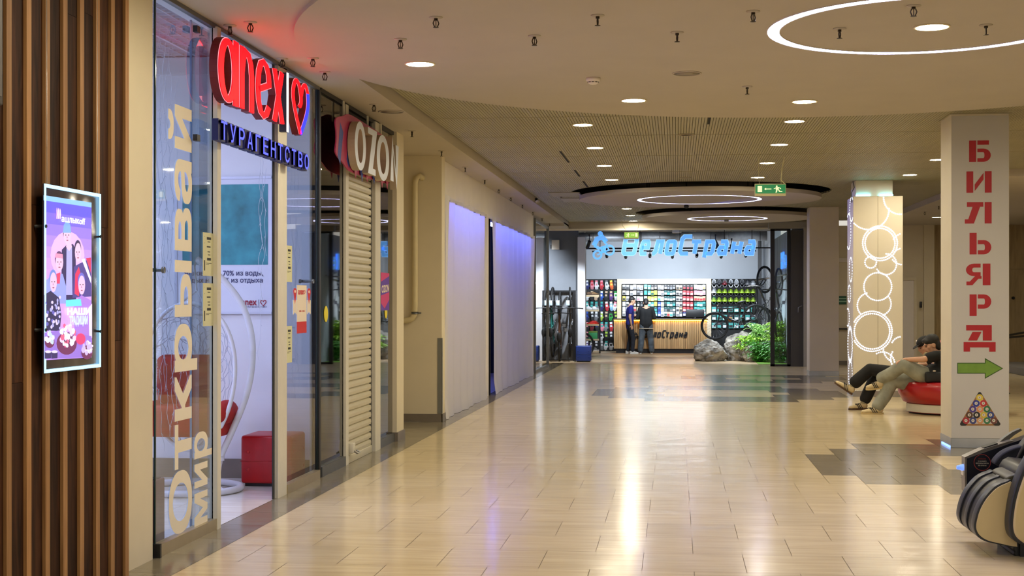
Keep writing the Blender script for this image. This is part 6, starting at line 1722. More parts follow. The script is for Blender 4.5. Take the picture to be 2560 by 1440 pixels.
def sdots(zc_, rz, yc2, ry, step=.05):
    m = MB(); n_ = int(2 * PI * (rz + ry) / 2 / step)
    for k in range(n_):
        a = 2 * PI * k / n_; y_ = yL + yc2 + ry * math.cos(a); z = zc_ + rz * math.sin(a)
        if y_ < yL + .02 or y_ > yL + SL - .02 or z < .12: continue
        m.lathe([(.0125, 0), (.011, .005), (0, .007)], 8, (0, 0, 0), M=Matrix.Translation((xL, y_, z)) @ Matrix.Rotation(-PI / 2, 4, 'Y'))
    m.build('light_string', [M_LEDW], c2)
for z, r, y_, q in ((.85, .3, .4, .32), (.85, .26, .4, .28), (.35, .22, .35, .25), (1.3, .15, .7, .2), (1.7, .14, .5, .18), (2.1, .2, .3, .2), (2.75, .3, .6, .3), (3.1, .2, .2, .25)): sdots(z, r, y_, q)
# ---- far plain column
column(2.80, 30.5, .61, ZS, 'plain cream square column to the right of the bike shop entrance', 0)
# far wall fittings
p = onY(2106, 750, 35.97)
es_ = thing('wall_notice', 'small dark green notice with pale stripes on the far cream wall', 'notice', p)
MB().box(p.x - .16, p.x + .1, 35.97, 35.985, p.z - .11, p.z + .1).build('board', [mat('notice_green', (20, 84, 60), .5, var=0)], es_)
MB().box(p.x - .16, p.x + .1, 35.965, 35.97, p.z - .05, p.z - .02).box(p.x - .16, p.x + .1, 35.965, 35.97, p.z + .02, p.z + .05).build('stripes', [mat('notice_pale', (150, 190, 160), .5, var=0)], es_)
for (py, lb, h) in ((822, 'dark handrail on the far cream wall behind the lit column', .02), (650, 'pale cornice strip on the far cream wall behind the lit column', .05)):
    p = onY(2106, py, 35.95); tag(MB().box(3.2, p.x + .4, 35.92, 35.999, p.z - h, p.z + h).build('handrail' if h < .04 else 'cornice', [M_RBLK if h < .04 else M_WHITE]), lb, 'handrail' if h < .04 else 'cornice')
p = onY(2302, 760, 35.89)
rd = tag(MB().rbox(p.x - .03, p.x + .03, 35.87, 35.9, p.z - .09, p.z + .06, .006).build('card_reader', [M_BLACK]), 'small black card reader on the far cream pilaster', 'card reader')
bd = thing('door_4', None, None, (8.2, 35.9, 0)); bd['kind'] = 'structure'
p = onY(2532, 745, 35.94); p2 = onY(2520, 740, 35.94)
MB().box(p2.x, 9.3, 35.93, 35.99, .02, 2.35).build('door_leaf', [M_BWOOD], bd); MB().tube([(p.x, 35.93, p.z), (p.x, 35.86, p.z)], .035, 12).build('door_knob', [M_BLACK], bd); MB().box(p2.x - .03, p2.x, 35.9, 36.0, 0.9, 2.3).build('door_frame', [M_CREAM], bd)
# belt barrier and low steps at the right edge
bb_ = thing('belt_barrier', 'black retractable belt barrier behind the billiards column', 'barrier', (6.0, 25.5, 0))
a, b = onY(2500, 846, 25.0), onY(2600, 836, 25.6)
m = MB()
for dz in (0, .055): m.box(-.5, .5, -.002, .002, -.018, .018, 0, Matrix.Translation((a + b) / 2 + Vector((0, 0, dz))) @ Matrix.Rotation(math.atan2(b.y - a.y, b.x - a.x), 4, 'Z') @ Matrix.Rotation(-.05 - dz, 4, 'Y') @ Matrix.Scale((b - a).length, 4, (1, 0, 0)))
m.build('belt', [M_BLACK], bb_)
for q in (a, b):
    MB().tube([(q.x, q.y, 0.015), (q.x, q.y, q.z + .09)], .03, 14).build('post', [M_BLACK], bb_); MB().lathe([(.16, 0), (.16, .012), (.05, .03), (0, .03)], 24, (q.x, q.y, 0)).build('base', [M_BLACK], bb_)
st_ = onZ(2540, 940, 0)
stp = thing('low_step', 'low white and grey step along the far right-hand floor', 'step', (8.5, 29.5, 0))
MB().rbox(7.3, 11.5, 30.2, 34.5, 0, .16, .01).build('tread', [mat('step_grey', (120, 118, 114), .5, var=.03)], stp); MB().rbox(7.2, 11.5, 30.0, 30.2, .0, .1, .01).build('nosing', [M_WHITE], stp)
# ---- red round sofa
M_SOFA = mat('red_sofa_leather', (168, 16, 24), .3, var=.08, scale=4, coat=.2)
sc_ = (3.87, 20.56)
sf = thing('round_sofa', 'round red leather island sofa behind the billiards column', 'sofa', (*sc_, 0))
MB().lathe([(.62, .14), (.68, .16), (.745, .28), (.755, .38), (.73, .44), (.66, .455), (.2, .45)], 72, (*sc_, 0)).build('seat', [M_SOFA], sf)
MB().lathe([(.63, .02), (.63, .145), (.6, .15)], 72, (*sc_, 0)).build('plinth', [M_SOFA], sf)
MB().lathe([(.6, 0), (.6, .022)], 48, (*sc_, 0)).build('foot', [M_BLACK], sf)
m = MB(); n_ = 20
for k in range(n_):
    t0, t1 = [PI * (1.02 + .40 * q / n_) for q in (k, k + 1)]
    P = lambda r, t, z: (sc_[0] + r * math.cos(t), sc_[1] + r * math.sin(t), z)
    m.face([P(.65, t0, .03), P(.65, t1, .03), P(.65, t1, .14), P(.65, t0, .14)]); m.face([P(.65, t0, .14), P(.65, t1, .14), P(.6, t1, .14), P(.6, t0, .14)])
m.face([P(.65, PI * 1.42, .03), P(.6, PI * 1.42, .03), P(.6, PI * 1.42, .14), P(.65, PI * 1.42, .14)])
m.build('cream_plinth_panel', [M_ALU], sf)
MB().lathe([(.24, .43), (.23, .8), (.21, .98), (.17, 1.02), (0, 1.02)], 48, (*sc_, 0)).build('backrest', [M_SOFA], sf)

# ================================================================ PEOPLE
M_SKIN = mat('skin', (206, 158, 128), .55, var=.04, scale=6)
M_HAIR = mat('dark_hair', (24, 20, 18), .6, var=.2, scale=40)
def fused(mb, name, mt, parent, voxel=.011, it=6):
    o = mb.build(name, [mt])
    r = o.modifiers.new('r', 'REMESH'); r.mode = 'VOXEL'; r.voxel_size = voxel; r.use_smooth_shade = True
    s_ = o.modifiers.new('s', 'SMOOTH'); s_.iterations = it; s_.factor = .5
    dg = bpy.context.evaluated_depsgraph_get(); dg.update()
    me = bpy.data.meshes.new_from_object(o.evaluated_get(dg)); me.name = name
    o.modifiers.clear(); o.data = me
    if not me.materials: me.materials.append(mt)
    for p_ in me.polygons: p_.use_smooth = True
    put(o, parent); return o
def limb(mb, *pr):
    for i in range(len(pr) - 1): capsule(mb, pr[i][0], pr[i][1], pr[i + 1][0], pr[i + 1][1])
def head_mb(mb, c, fwd, up, s=1.0):
    """head with nose, brow, chin, ears; c is the middle of the skull"""
    f = Vector(fwd).normalized(); u = Vector(up); u = (u - f * u.dot(f)).normalized(); r = f.cross(u)
    M = Matrix((( r.x, f.x, u.x, c[0]), (r.y, f.y, u.y, c[1]), (r.z, f.z, u.z, c[2]), (0, 0, 0, 1)))
    E = lambda p_, q: mb.ell([a * s for a in p_], [a * s for a in q], 18, 12, 0, M)
    E((0, -.01, .02), (.076, .095, .098)); E((0, .03, -.045), (.058, .062, .075)); E((0, .062, -.092), (.028, .026, .024))
    E((0, .098, -.018), (.013, .02, .026)); E((0, .084, .018), (.05, .018, .014)); E((0, .086, -.062), (.024, .012, .009)); E((0, .084, -.05), (.022, .013, .007))
    for sx in (-1, 1): E((.078 * sx, -.005, -.012), (.012, .022, .034)); E((.045 * sx, .06, -.02), (.02, .02, .022))
    return M
def face_bits(M, parent, s=1.0, beard=False):
    m = MB()
    for sx in (-1, 1): m.ell((.03 * sx * s, .083 * s, .002 * s), (.012 * s, .006 * s, .007 * s), 10, 6, 0, M)
    m.build('eyes', [mat('eye_dark', (40, 32, 28), .3, var=0)], parent)
    m = MB()
    for sx in (-1, 1): m.tube([M @ Vector((.014 * sx * s, .095 * s, .02 * s)), M @ Vector((.034 * sx * s, .09 * s, .026 * s)), M @ Vector((.052 * sx * s, .074 * s, .018 * s))], .005 * s, 6)
    m.build('eyebrows', [M_HAIR], parent)
    m = MB(); m.tube([M @ Vector((-.022 * s, .093 * s, -.056 * s)), M @ Vector((0, .1 * s, -.055 * s)), M @ Vector((.022 * s, .093 * s, -.056 * s))], .004 * s, 6); m.build('mouth', [mat('lip', (156, 90, 80), .5, var=0)], parent)
def hair_mb(M, parent, s=1.0, mt=M_HAIR, low=-.02, fringe=True, name='hair'):
    m = MB(); E = lambda p_, q: m.ell([a * s for a in p_], [a * s for a in q], 16, 10, 0, M)
    E((0, -.022, .048), (.086, .098, .086)); E((0, -.06, -.015), (.076, .056, .07 + low * -1))
    if fringe: E((0, .062, .075), (.066, .035, .03)); E((.045, .055, .058), (.03, .035, .03)); E((-.045, .055, .058), (.03, .035, .03))
    return fused(m, name, mt, parent, .009, 4)
def hand_mb(mb, wrist, d, palm, s=1.0, curl=.6, side=1):
    """palm, four unequal bent fingers and a thumb; d points to the fingertips, palm faces along palm"""
    d = Vector(d).normalized(); n = Vector(palm); n = (n - d * n.dot(d)).normalized(); r = d.cross(n) * side; w = Vector(wrist)
    for k in (-1, 0, 1): capsule(mb, w + r * .012 * k * s, .017 * s, w + d * .085 * s + r * .026 * k * s, .0125 * s, 10)
    for k, L in enumerate((.064, .076, .07, .054)):
        b = w + d * .09 * s + r * (-.033 + .022 * k) * s; a1 = curl * .5; a2 = curl * 1.3
        p1 = b + (d * math.cos(a1) + n * math.sin(a1)) * L * .5 * s; p2 = p1 + (d * math.cos(a2) + n * math.sin(a2)) * L * .55 * s
        limb(mb, (b, .0092 * s), (p1, .0088 * s), (p2, .0075 * s))
    b = w + d * .03 * s - r * .028 * s; p1 = b + (d * .6 - r * .7 + n * .3).normalized() * .042 * s; p2 = p1 + (d * .85 - r * .2 + n * .5).normalized() * .032 * s
    limb(mb, (b, .0125 * s), (p1, .0105 * s), (p2, .0085 * s))
def worn_shoe(parent, heel, toe, mt, sole, stripes=None, up=(0, 0, 1), h=.1, name='shoe'):
    heel = Vector(heel); toe = Vector(toe); f = (toe - heel); L = f.length; f.normalize(); u = Vector(up); u = (u - f * u.dot(f)).normalized(); r = f.cross(u)
    M = Matrix(((f.x, r.x, u.x, heel.x), (f.y, r.y, u.y, heel.y), (f.z, r.z, u.z, heel.z), (0, 0, 0, 1)))
    m = MB(); E = lambda p_, q: m.ell(p_, q, 16, 10, 0, M)
    E((L * .16, 0, h * .55), (L * .16, L * .13, h * .5)); E((L * .35, 0, h * .5), (L * .26, L * .145, h * .42)); E((L * .62, 0, h * .38), (L * .26, L * .16, h * .3)); E((L * .82, 0, h * .32), (L * .17, L * .145, h * .24))
    o = fused(m, name, mt, parent, .008, 4)
    out = [(-.01, 0), (.02, .1), (.14, .135), (.4, .12), (.66, .165), (.86, .14), (.97, .06), (1.0, 0), (.97, -.06), (.86, -.14), (.66, -.165), (.4, -.12), (.14, -.135), (.02, -.1)]
    c_ = MB().prism([(a * L, b * L) for a, b in out], heel, f, r, .024 if u.dot(f.cross(r)) > 0 else -.024).build('sole', [sole], None)
    put_sub(c_, o)
    if stripes:
        m = MB()
        for k in range(3):
            for sy in (-1, 1):
                m.tube([M @ Vector((L * (.32 + .09 * k), sy * L * .15, h * .22)), M @ Vector((L * (.40 + .09 * k), sy * L * .125, h * .62)), M @ Vector((L * (.43 + .09 * k), sy * L * .07, h * .82))], .0065, 5)
        put_sub(m.build('stripes', [stripes]), o)
    m = MB()
    for k in range(4): m.tube([M @ Vector((L * (.42 + .06 * k), -L * .07, h * (.88 - .07 * k))), M @ Vector((L * (.42 + .06 * k), L * .07, h * (.88 - .07 * k)))], .005, 5)
    put_sub(m.build('laces', [stripes or mt]), o)
    return o
def put_sub(o, parent):
    """o holds world coordinates, parent is a part whose own mesh is already local to the root"""
    o.parent = parent; o.data.transform(wmat(parent).inverted()); return o

# ---- seated man in front: black tee, grey trousers, legs crossed
CRP = lambda x_, y_, Y: onY(2080 + x_ / 6, 820 + y_ / 6, Y)
YN = 20.18
pa = thing('person', 'seated man in black t-shirt and loose grey trousers, hand on crossed knee', 'person', (CRP(1500, 900, YN).x, YN, 0))
hipL, hipR = CRP(1480, 760, YN - .02), CRP(1480, 770, YN + .2)
kneL, kneR = CRP(1075, 560, YN - .06), CRP(900, 800, YN + .14)
ankL, ankR = CRP(720, 790, YN + .1), CRP(690, 1215, YN + .05)
shL, shR = CRP(1560, 420, YN - .06), CRP(1610, 415, YN + .32)
nk = CRP(1605, 345, YN + .12); hd_ = CRP(1490, 250, YN + .1)
elL = CRP(1375, 470, YN - .14); wrL = CRP(1090, 475, YN - .06)
elR = CRP(1420, 560, YN + .4); wrR = CRP(1180, 560, YN + .25)
m = MB(); MH = head_mb(m, hd_, (-1, -.12, -.38), (-.25, 0, 1), 1.06)
limb(m, (hd_ + Vector((.03, 0, -.07)), .055), (nk, .056), (nk + Vector((.05, .02, -.12)), .07))
limb(m, (shL, .055), (elL, .042), (wrL, .027)); limb(m, (shR, .055), (elR, .042), (wrR, .027))
limb(m, (nk + Vector((.05, .02, -.12)), .08), (shL, .055)); limb(m, (nk + Vector((.05, .02, -.12)), .08), (shR, .055)); limb(m, (nk + Vector((.05, .02, -.12)), .1), ((hipL + hipR) / 2, .1))
hand_mb(m, wrL, (-1, .1, -.35), (-.25, .1, -1), 1.05, .9, 1); hand_mb(m, wrR, (-1, -.1, .0), (0, 0, -1), 1.0, .8, -1)
limb(m, (ankL, .04), (ankL.lerp(kneL, .3), .045)); limb(m, (ankR, .04), (ankR.lerp(kneR, .3), .045))
limb(m, ((hipL + hipR) / 2, .1), (hipL.lerp(kneL, .5), .065), (kneL, .05), (ankL.lerp(kneL, .3), .045)); limb(m, ((hipL + hipR) / 2, .1), (hipR.lerp(kneR, .5), .065), (kneR, .05), (ankR.lerp(kneR, .3), .045))
fused(m, 'body', M_SKIN, pa, .0075, 4)
face_bits(MH, pa, 1.06); hair_mb(MH, pa, 1.1, low=-.03)
m = MB(); M_TEE = mat('black_tee', (17, 17, 18), .85, var=.15, scale=8)
ch = (shL + shR) / 2 + Vector((.04, 0, -.16)); wa = (hipL + hipR) / 2 + Vector((.03, 0, .08))
for dy, k in ((-.12, 1), (0, 1.08), (.12, 1)): limb(m, (ch + Vector((0, dy, .08)), .105 * k), (ch + Vector((0, dy * .9, -.1)), .115 * k), (wa + Vector((0, dy * .8, 0)), .125 * k))
limb(m, (nk + Vector((.05, .02, -.06)), .07), (shL, .075), (shL.lerp(elL, .55), .075)); limb(m, (nk + Vector((.05, .02, -.06)), .07), (shR, .075), (shR.lerp(elR, .6), .075))
fused(m, 't_shirt', M_TEE, pa, .01, 5)
m = MB(); M_GTR = mat('grey_denim', (146, 146, 130), .85, var=.18, scale=7, bump=.35)
pel = (hipL + hipR) / 2
limb(m, (pel + Vector((.05, -.07, .02)), .13), (pel + Vector((.05, .08, .02)), .13))
limb(m, (pel + Vector((0, -.05, 0)), .135), (hipL.lerp(kneL, .45), .12), (kneL, .088), (kneL.lerp(ankL, .55), .09), (ankL + Vector((.03, 0, .04)), .085))
limb(m, (pel + Vector((0, .06, 0)), .13), (hipR.lerp(kneR, .5), .115), (kneR, .098), (kneR.lerp(ankR, .55), .095), (ankR + Vector((.0, 0, .045)), .088))
limb(m, (pel + Vector((-.08, .03, -.02)), .1), (kneR + Vector((.15, .02, -.03)), .09))
fused(m, 'trousers', M_GTR, pa, .01, 4)
M_SHC = mat('cream_shoe', (206, 186, 142), .6, var=.06); M_SHK = mat('dark_shoe_mark', (40, 36, 32), .6, var=0); M_SOLE = mat('gum_sole', (84, 60, 40), .7, var=0); M_SOLC = mat('cream_sole', (196, 172, 120), .6, var=0)
hx_ = CRP(775, 1300, YN + .02); tx_ = CRP(430, 1300, YN + .0)
worn_shoe(pa, (hx_.x, YN + .05, .0), (tx_.x, YN - .02, .0), M_SHC, M_SOLC, M_SHK, h=.11)
a, b = CRP(750, 830, YN + .1), CRP(505, 850, YN + .12)
a.z -= .07; b.z -= .03
worn_shoe(pa, a + Vector((.03, 0, .0)), b + Vector((0, 0, -.045)), M_SHC, M_SOLC, M_SHK, up=(-.15, -.2, 1), h=.12)
bag = thing('cross_bag', 'small black bag with white logo at the hip of the front seated man', 'bag', CRP(1540, 720, YN - .15))
q = CRP(1540, 700, YN - .17)
MB().rbox(q.x - .13, q.x + .16, q.y - .02, q.y + .05, q.z - .11, q.z + .04, .03, smooth=True).build('pouch', [mat('bag_black', (24, 24, 26), .6, var=.1)], bag)
q2 = CRP(1535, 645, YN - .2); MB().ell((q2.x, q.y - .031, q2.z), (.022, .004, .009), 12, 6).build('logo', [M_STW], bag)
# ---- seated man behind: cap, black trousers
YB = 20.95
pb = thing('person', 'seated man in black cap and black trousers behind, legs crossed', 'person', (CRP(1500, 900, YB).x, YB, 0))
hipL, hipR = CRP(1330, 750, YB - .08), CRP(1330, 760, YB + .12)
kneL, kneR = CRP(570, 620, YB - .06), CRP(640, 760, YB + .1)
ankL, ankR = CRP(310, 850, YB - .05), CRP(470, 1130, YB + .05)
k_ = (kneL - hipL); 
shL, shR = CRP(1440, 430, YB - .05), CRP(1490, 430, YB + .33)
nk = CRP(1470, 350, YB + .14); hd_ = CRP(1400, 270, YB + .05)
elL = CRP(1330, 580, YB - .08); wrL = CRP(1180, 560, YB - .02); elR = CRP(1350, 590, YB + .35); wrR = CRP(1190, 585, YB + .15)
m = MB(); MH = head_mb(m, hd_, (-1, -.2, -.45), (-.35, 0, 1), 1.05)
limb(m, (hd_ + Vector((.03, .02, -.07)), .055), (nk, .056), (nk + Vector((.05, .02, -.12)), .07))
limb(m, (shL, .055), (elL, .042), (wrL, .027)); limb(m, (shR, .055), (elR, .042), (wrR, .027))
limb(m, (nk + Vector((.05, .02, -.12)), .08), (shL, .055)); limb(m, (nk + Vector((.05, .02, -.12)), .08), (shR, .055)); limb(m, (nk + Vector((.05, .02, -.12)), .1), ((hipL + hipR) / 2, .1))
hand_mb(m, wrL, (-1, .1, -.2), (0, 0, -1), 1.0, .8, 1); hand_mb(m, wrR, (-1, -.2, -.1), (0, 0, -1), 1.0, .8, -1)
limb(m, ((hipL + hipR) / 2, .1), (hipL.lerp(kneL, .5), .065), (kneL, .05), (ankL, .042)); limb(m, ((hipL + hipR) / 2, .1), (hipR.lerp(kneR, .5), .065), (kneR, .05), (ankR, .042))
fused(m, 'body', M_SKIN, pb, .0075, 4)
face_bits(MH, pb, 1.05); hair_mb(MH, pb, 1.02, fringe=False)
m = MB(); E = lambda p_, q: m.ell(p_, q, 20, 12, 0, MH)
E((0, -.01, .065), (.096, .118, .082)); fused(m, 'cap', mat('cap_black', (20, 19, 18), .8, var=.1), pb, .008, 4)
MB().add([MH @ Vector(v) for v in [(-.07, .085, .055), (.07, .085, .055), (.06, .16, .035), (.0, .185, .03), (-.06, .16, .035), (-.07, .085, .063), (.07, .085, .063), (.06, .16, .043), (.0, .185, .038), (-.06, .16, .043)]], [(4, 3, 2, 1, 0), (5, 6, 7, 8, 9), (0, 1, 6, 5), (1, 2, 7, 6), (2, 3, 8, 7), (3, 4, 9, 8), (4, 0, 5, 9)]).build('cap_visor', [mat('cap_black', ())], pb)
m = MB()
for k in range(2): m.tube([MH @ Vector((.02 - .03 * k + .03, .08, .085)), MH @ Vector((.035 - .03 * k + .03, .066, .118)), MH @ Vector((.005 - .03 * k + .03, .078, .09))], .007, 6)
m.build('cap_emblem', [M_STW], pb)
m = MB(); ch = (shL + shR) / 2 + Vector((.04, 0, -.16)); wa = (hipL + hipR) / 2 + Vector((.03, 0, .08))
for dy, k in ((-.12, 1), (0, 1.06), (.12, 1)): limb(m, (ch + Vector((0, dy, .08)), .1 * k), (ch + Vector((0, dy * .9, -.1)), .11 * k), (wa + Vector((0, dy * .8, 0)), .12 * k))
limb(m, (nk + Vector((.05, .02, -.06)), .07), (shL, .075), (shL.lerp(elL, .7), .07)); limb(m, (nk + Vector((.05, .02, -.06)), .07), (shR, .075), (shR.lerp(elR, .7), .07))
fused(m, 'patterned_shirt', mat('cream_black_pattern', (150, 136, 104), .8, var=.9, scale=9), pb, .01, 5)
m = MB(); M_BTR = mat('black_trousers', (20, 20, 20), .85, var=.2, scale=6, bump=.3); pel = (hipL + hipR) / 2
limb(m, (pel + Vector((.05, -.07, .02)), .13), (pel + Vector((.05, .08, .02)), .13))
limb(m, (pel, .13), (hipL.lerp(kneL, .5), .11), (kneL, .085), (kneL.lerp(ankL, .55), .092), (kneL.lerp(ankL, .82), .094))
limb(m, (pel + Vector((0, .06, 0)), .13), (hipR.lerp(kneR, .5), .11), (kneR, .09), (kneR.lerp(ankR, .55), .088), (kneR.lerp(ankR, .8), .085))
fused(m, 'trousers', M_BTR, pb, .01, 4)
M_SOCK = mat('grey_sock', (150, 140, 112), .9, var=.1)
m = MB(); limb(m, (kneL.lerp(ankL, .8), .05), (ankL, .048), (ankL + Vector((-.02, 0, -.04)), .046)); fused(m, 'sock', M_SOCK, pb, .008, 3)
m = MB(); limb(m, (kneR.lerp(ankR, .75), .05), (ankR, .048), (ankR + Vector((0, 0, -.04)), .046)); fused(m, 'sock', M_SOCK, pb, .008, 3)
a, b = CRP(540, 1240, YB), CRP(240, 1240, YB)
worn_shoe(pb, (a.x, YB + .05, 0), (b.x, YB - .03, 0), M_SHC, M_SOLE, M_SHK, h=.11)
a, b = CRP(255, 985, YB - .06), CRP(30, 825, YB - .08)
worn_shoe(pb, a + Vector((.04, 0, -.02)), b, M_SHC, M_SOLE, M_SHK, up=(.5, -.1, .8), h=.11)

# ---- two standing men at the counter
def standing(name_label, cx, cy, face, lean, shirt, trouser, sleeve, arms, hairlow, h=1.74, stance=.2, shoec=None, hem=None, longer=0.0):
    t = thing('person', name_label, 'person', (cx, cy, 0)); f = Vector((math.cos(face), math.sin(face), 0)); r = Vector((math.sin(face), -math.cos(face), 0)); k = h / 1.74
    P = lambda a, b, z: Vector((cx, cy, 0)) + f * a * k + r * b * k + Vector((0, 0, z * k))
    pel = P(0, 0, .93); ch = P(lean * .5, 0, 1.28); nk = P(lean, 0, 1.47); hd = P(lean + .05, 0, 1.62)
    body = MB(); MH = head_mb(body, hd, f + Vector((0, 0, -.25)), (0, 0, 1), 1.0 * k)
    limb(body, (hd - Vector((0, 0, .07)) - f * .02, .052), (nk, .055), (ch + Vector((0, 0, .12)), .09), (pel, .11))
    sh, tr_, sk = MB(), MB(), {}
    for sx in (-1, 1):
        hip = P(0, .09 * sx, .92); kn = P(.03 + .06 * (sx > 0) * (stance > .3), (.09 + stance * .12) * sx, .49); an = P(-.03 + .1 * (sx > 0) * (stance > .3), (.09 + stance * .2) * sx, .09)
        limb(body, (pel, .1), (hip, .085), (kn, .055), (an, .04))
        limb(tr_, (pel + r * .06 * sx, .125), (hip, .098 + longer), (kn, .07 + longer), (an + Vector((0, 0, .02)), .062 + longer))
        s_ = P(lean * .95, .185 * sx, 1.42); el, wr = arms[0 if sx < 0 else 1]; el = P(*el); wr = P(*wr)
        limb(body, (ch + Vector((0, 0, .12)), .08), (s_, .055), (el, .042), (wr, .028))
        hand_mb(body, wr, (wr - el), -r * sx if wr.z < 1.0 else Vector((0, 0, -1)), k, .7, sx)
        se = s_.lerp(el, .65) if sleeve == 'short' else wr.lerp(el, .1)
        limb(sh, (nk - Vector((0, 0, .07)), .07), (s_, .072), (s_.lerp(el, .6), .066)); 
        if sleeve != 'short': limb(sh, (s_.lerp(el, .6), .066), (el, .06), (se, .045))
        heel = an - f * .08; toe = an + f * .19; worn_shoe(t, (heel.x, heel.y, 0), (toe.x, toe.y, 0), shoec[0], shoec[1], None, h=.1)
        limb(sh, (nk - Vector((0, 0, .09)), .085), (ch + Vector((0, 0, .06)), .118), (ch - Vector((0, 0, .1)), .125), (pel, .13 + longer * .6), (pel - Vector((0, 0, .09)), .12 + longer * .6))
        for q in ((.0, .06), (.0, .1)): limb(sh, (ch + Vector((0, 0, .08)) + r * q[1] * sx, .1), (ch - Vector((0, 0, .12)) + r * .08 * sx, .11), (pel + r * .07 * sx + Vector((0, 0, .0)), .12 + longer * .6))
    fused(body, 'body', M_SKIN, t, .009, 4); face_bits(MH, t, k); hair_mb(MH, t, 1.0 * k, low=hairlow, fringe=False)
    fused(sh, 'shirt', shirt, t, .011, 5); fused(tr_, 'trousers', trouser, t, .011, 4)
    if hem:
        m = MB(); c = pel - Vector((0, 0, .12)); m.tube([c + f * (.16) * math.cos(2 * PI * i / 28) + r * .21 * math.sin(2 * PI * i / 28) for i in range(28)], .014, 6, closed=True); m.build('white_hem', [hem], t)
    return t
ym = 43.1
xm1 = onY(1574, 880, ym).x; xm2 = onY(1615, 880, ym).x
standing('standing man in blue t-shirt and dark jeans with white sneakers at the counter', xm1, ym, .15, .03, mat('royal_blue_tee', (36, 40, 130), .8, var=.1), mat('dark_jeans', (34, 38, 48), .85, var=.15), 'short',
         (((.12, -.24, 1.16), (.3, -.2, 1.18)), ((-.02, .24, 1.14), (.03, .22, .88))), -.0, 1.72, .35, (mat('white_sneaker', (226, 222, 214), .6, var=.03), mat('white_sole', (220, 216, 206), .6, var=0)))
standing('standing man seen from behind in black sweatshirt with white hem and washed jeans', xm2, ym + .1, PI / 2 + .05, .06, mat('black_sweatshirt', (24, 25, 26), .85, var=.1), mat('washed_jeans', (92, 102, 110), .85, var=.35, scale=6), 'long',
         (((.1, -.27, 1.14), (.3, -.16, 1.12)), ((.1, .27, 1.14), (.3, .16, 1.12))), -.01, 1.66, .45, (mat('dark_sneaker', (40, 40, 42), .6, var=.1), mat('white_sole', ())), M_STW, .025)

# ================================================================ MASSAGE CHAIR
YM = 8.95
mc = thing('massage_chair', 'beige and black massage chair cut by the right edge, leg rest towards the hall', 'armchair', (3.2, 9.3, 0))
MCP = lambda x_, y_, Y=YM: onY(2380 + x_ / 4, 1060 + y_ / 4, Y)
M_BEI = mat('beige_vinyl', (206, 188, 146), .4, var=.04, scale=5); M_CBLK = mat('chair_black', (11, 11, 14), .4, var=.05); M_TRIMC = mat('chair_blue_grey_trim', (34, 38, 46), .4, var=.03)
def spl(pts, n=5):
    out = []; N = len(pts)
    for i in range(N):
        p0, p1, p2, p3 = [Vector(pts[(i + k) % N]) for k in (-1, 0, 1, 2)]
        if (p2 - p1).length > 330: out.append(tuple(p1)); continue
        for s_ in range(n):
            t = s_ / n; out.append(tuple(.5 * ((2 * p1) + (p2 - p0) * t + (2 * p0 - 5 * p1 + 4 * p2 - p3) * t * t + (3 * p1 - p0 - 3 * p2 + p3) * t ** 3)))
    return out
def slab(pts, Y0, d, name, mt, r=.012, parent=mc):
    pts = spl(pts)
    m = MB(); m.prism([((q := MCP(x_, y_)).x, q.z) for x_, y_ in pts], (0, Y0 + d, 0), (1, 0, 0), (0, 0, 1), d)
    o = m.build(name, [mt], parent)
    me = o.data; bm = bmesh.new(); bm.from_mesh(me); bmesh.ops.remove_doubles(bm, verts=bm.verts, dist=1e-5)
    fe = [e for e in bm.edges if len(e.link_faces) == 2 and (len(e.link_faces[0].verts) > 4 or len(e.link_faces[1].verts) > 4)]
    bmesh.ops.bevel(bm, geom=fe, offset=r, segments=3, affect='EDGES', profile=.5, clamp_overlap=True); bm.to_mesh(me); bm.free()
    me.polygons.foreach_set('use_smooth', [len(q.vertices) < 5 for q in me.polygons]); me.update()
    return o
leg = [(600, 575), (540, 575), (430, 625), (330, 730), (262, 850), (225, 980), (225, 1060), (262, 1130), (340, 1175), (470, 1205), (640, 1232), (660, 1180), (640, 800)]
legin = [(600, 592), (545, 592), (440, 645), (345, 745), (280, 860), (245, 985), (246, 1060), (285, 1120), (360, 1163), (470, 1190), (630, 1222), (645, 1180), (625, 800)]
slab(leg, YM, .10, 'leg_rest_shell', M_TRIMC, .01); slab(legin, YM - .012, .03, 'leg_rest_side', M_BEI, .01)
slab([(x_ + 15, y_ + 10) for x_, y_ in leg], YM + .10, .14, 'calf_channel', M_CBLK, .02)
slab(leg, YM + .24, .08, 'leg_rest_ridge', M_TRIMC, .012)
slab([(x_ + 15, y_ + 10) for x_, y_ in leg], YM + .32, .14, 'calf_channel', M_CBLK, .02)
slab(leg, YM + .46, .10, 'leg_rest_shell', M_TRIMC, .01)
arm = [(1500, -250), (1150, -160), (900, 80), (760, 240), (680, 370), (610, 520), (555, 700), (525, 880), (520, 1000), (540, 1090), (600, 1150), (700, 1185), (1000, 1190), (1500, 1185), (1800, 900), (1800, 100)]
armin = [(1490, -225), (1160, -130), (925, 100), (790, 260), (710, 390), (645, 540), (590, 720), (562, 890), (558, 1000), (578, 1075), (630, 1130), (710, 1160), (1000, 1165), (1480, 1160), (1770, 890), (1770, 120)]
slab(arm, YM - .14, .14, 'arm_panel', M_TRIMC, .018); slab(armin, YM - .158, .04, 'arm_panel_cover', M_BEI, .014)
arm2 = [(x_ + 190, y_ + 60) for x_, y_ in arm]
slab(arm2, YM + .58, .14, 'arm_panel', M_CBLK, .018)
slab([(760, 420), (1400, 500), (1500, 1000), (700, 1000), (640, 700)], YM + .02, .54, 'seat_cushion', M_CBLK, .04)
slab([(1350, 500), (1500, -600), (1900, -760), (2050, -600), (1900, 200), (1750, 900), (1450, 900)], YM + .02, .54, 'backrest', M_CBLK, .05)
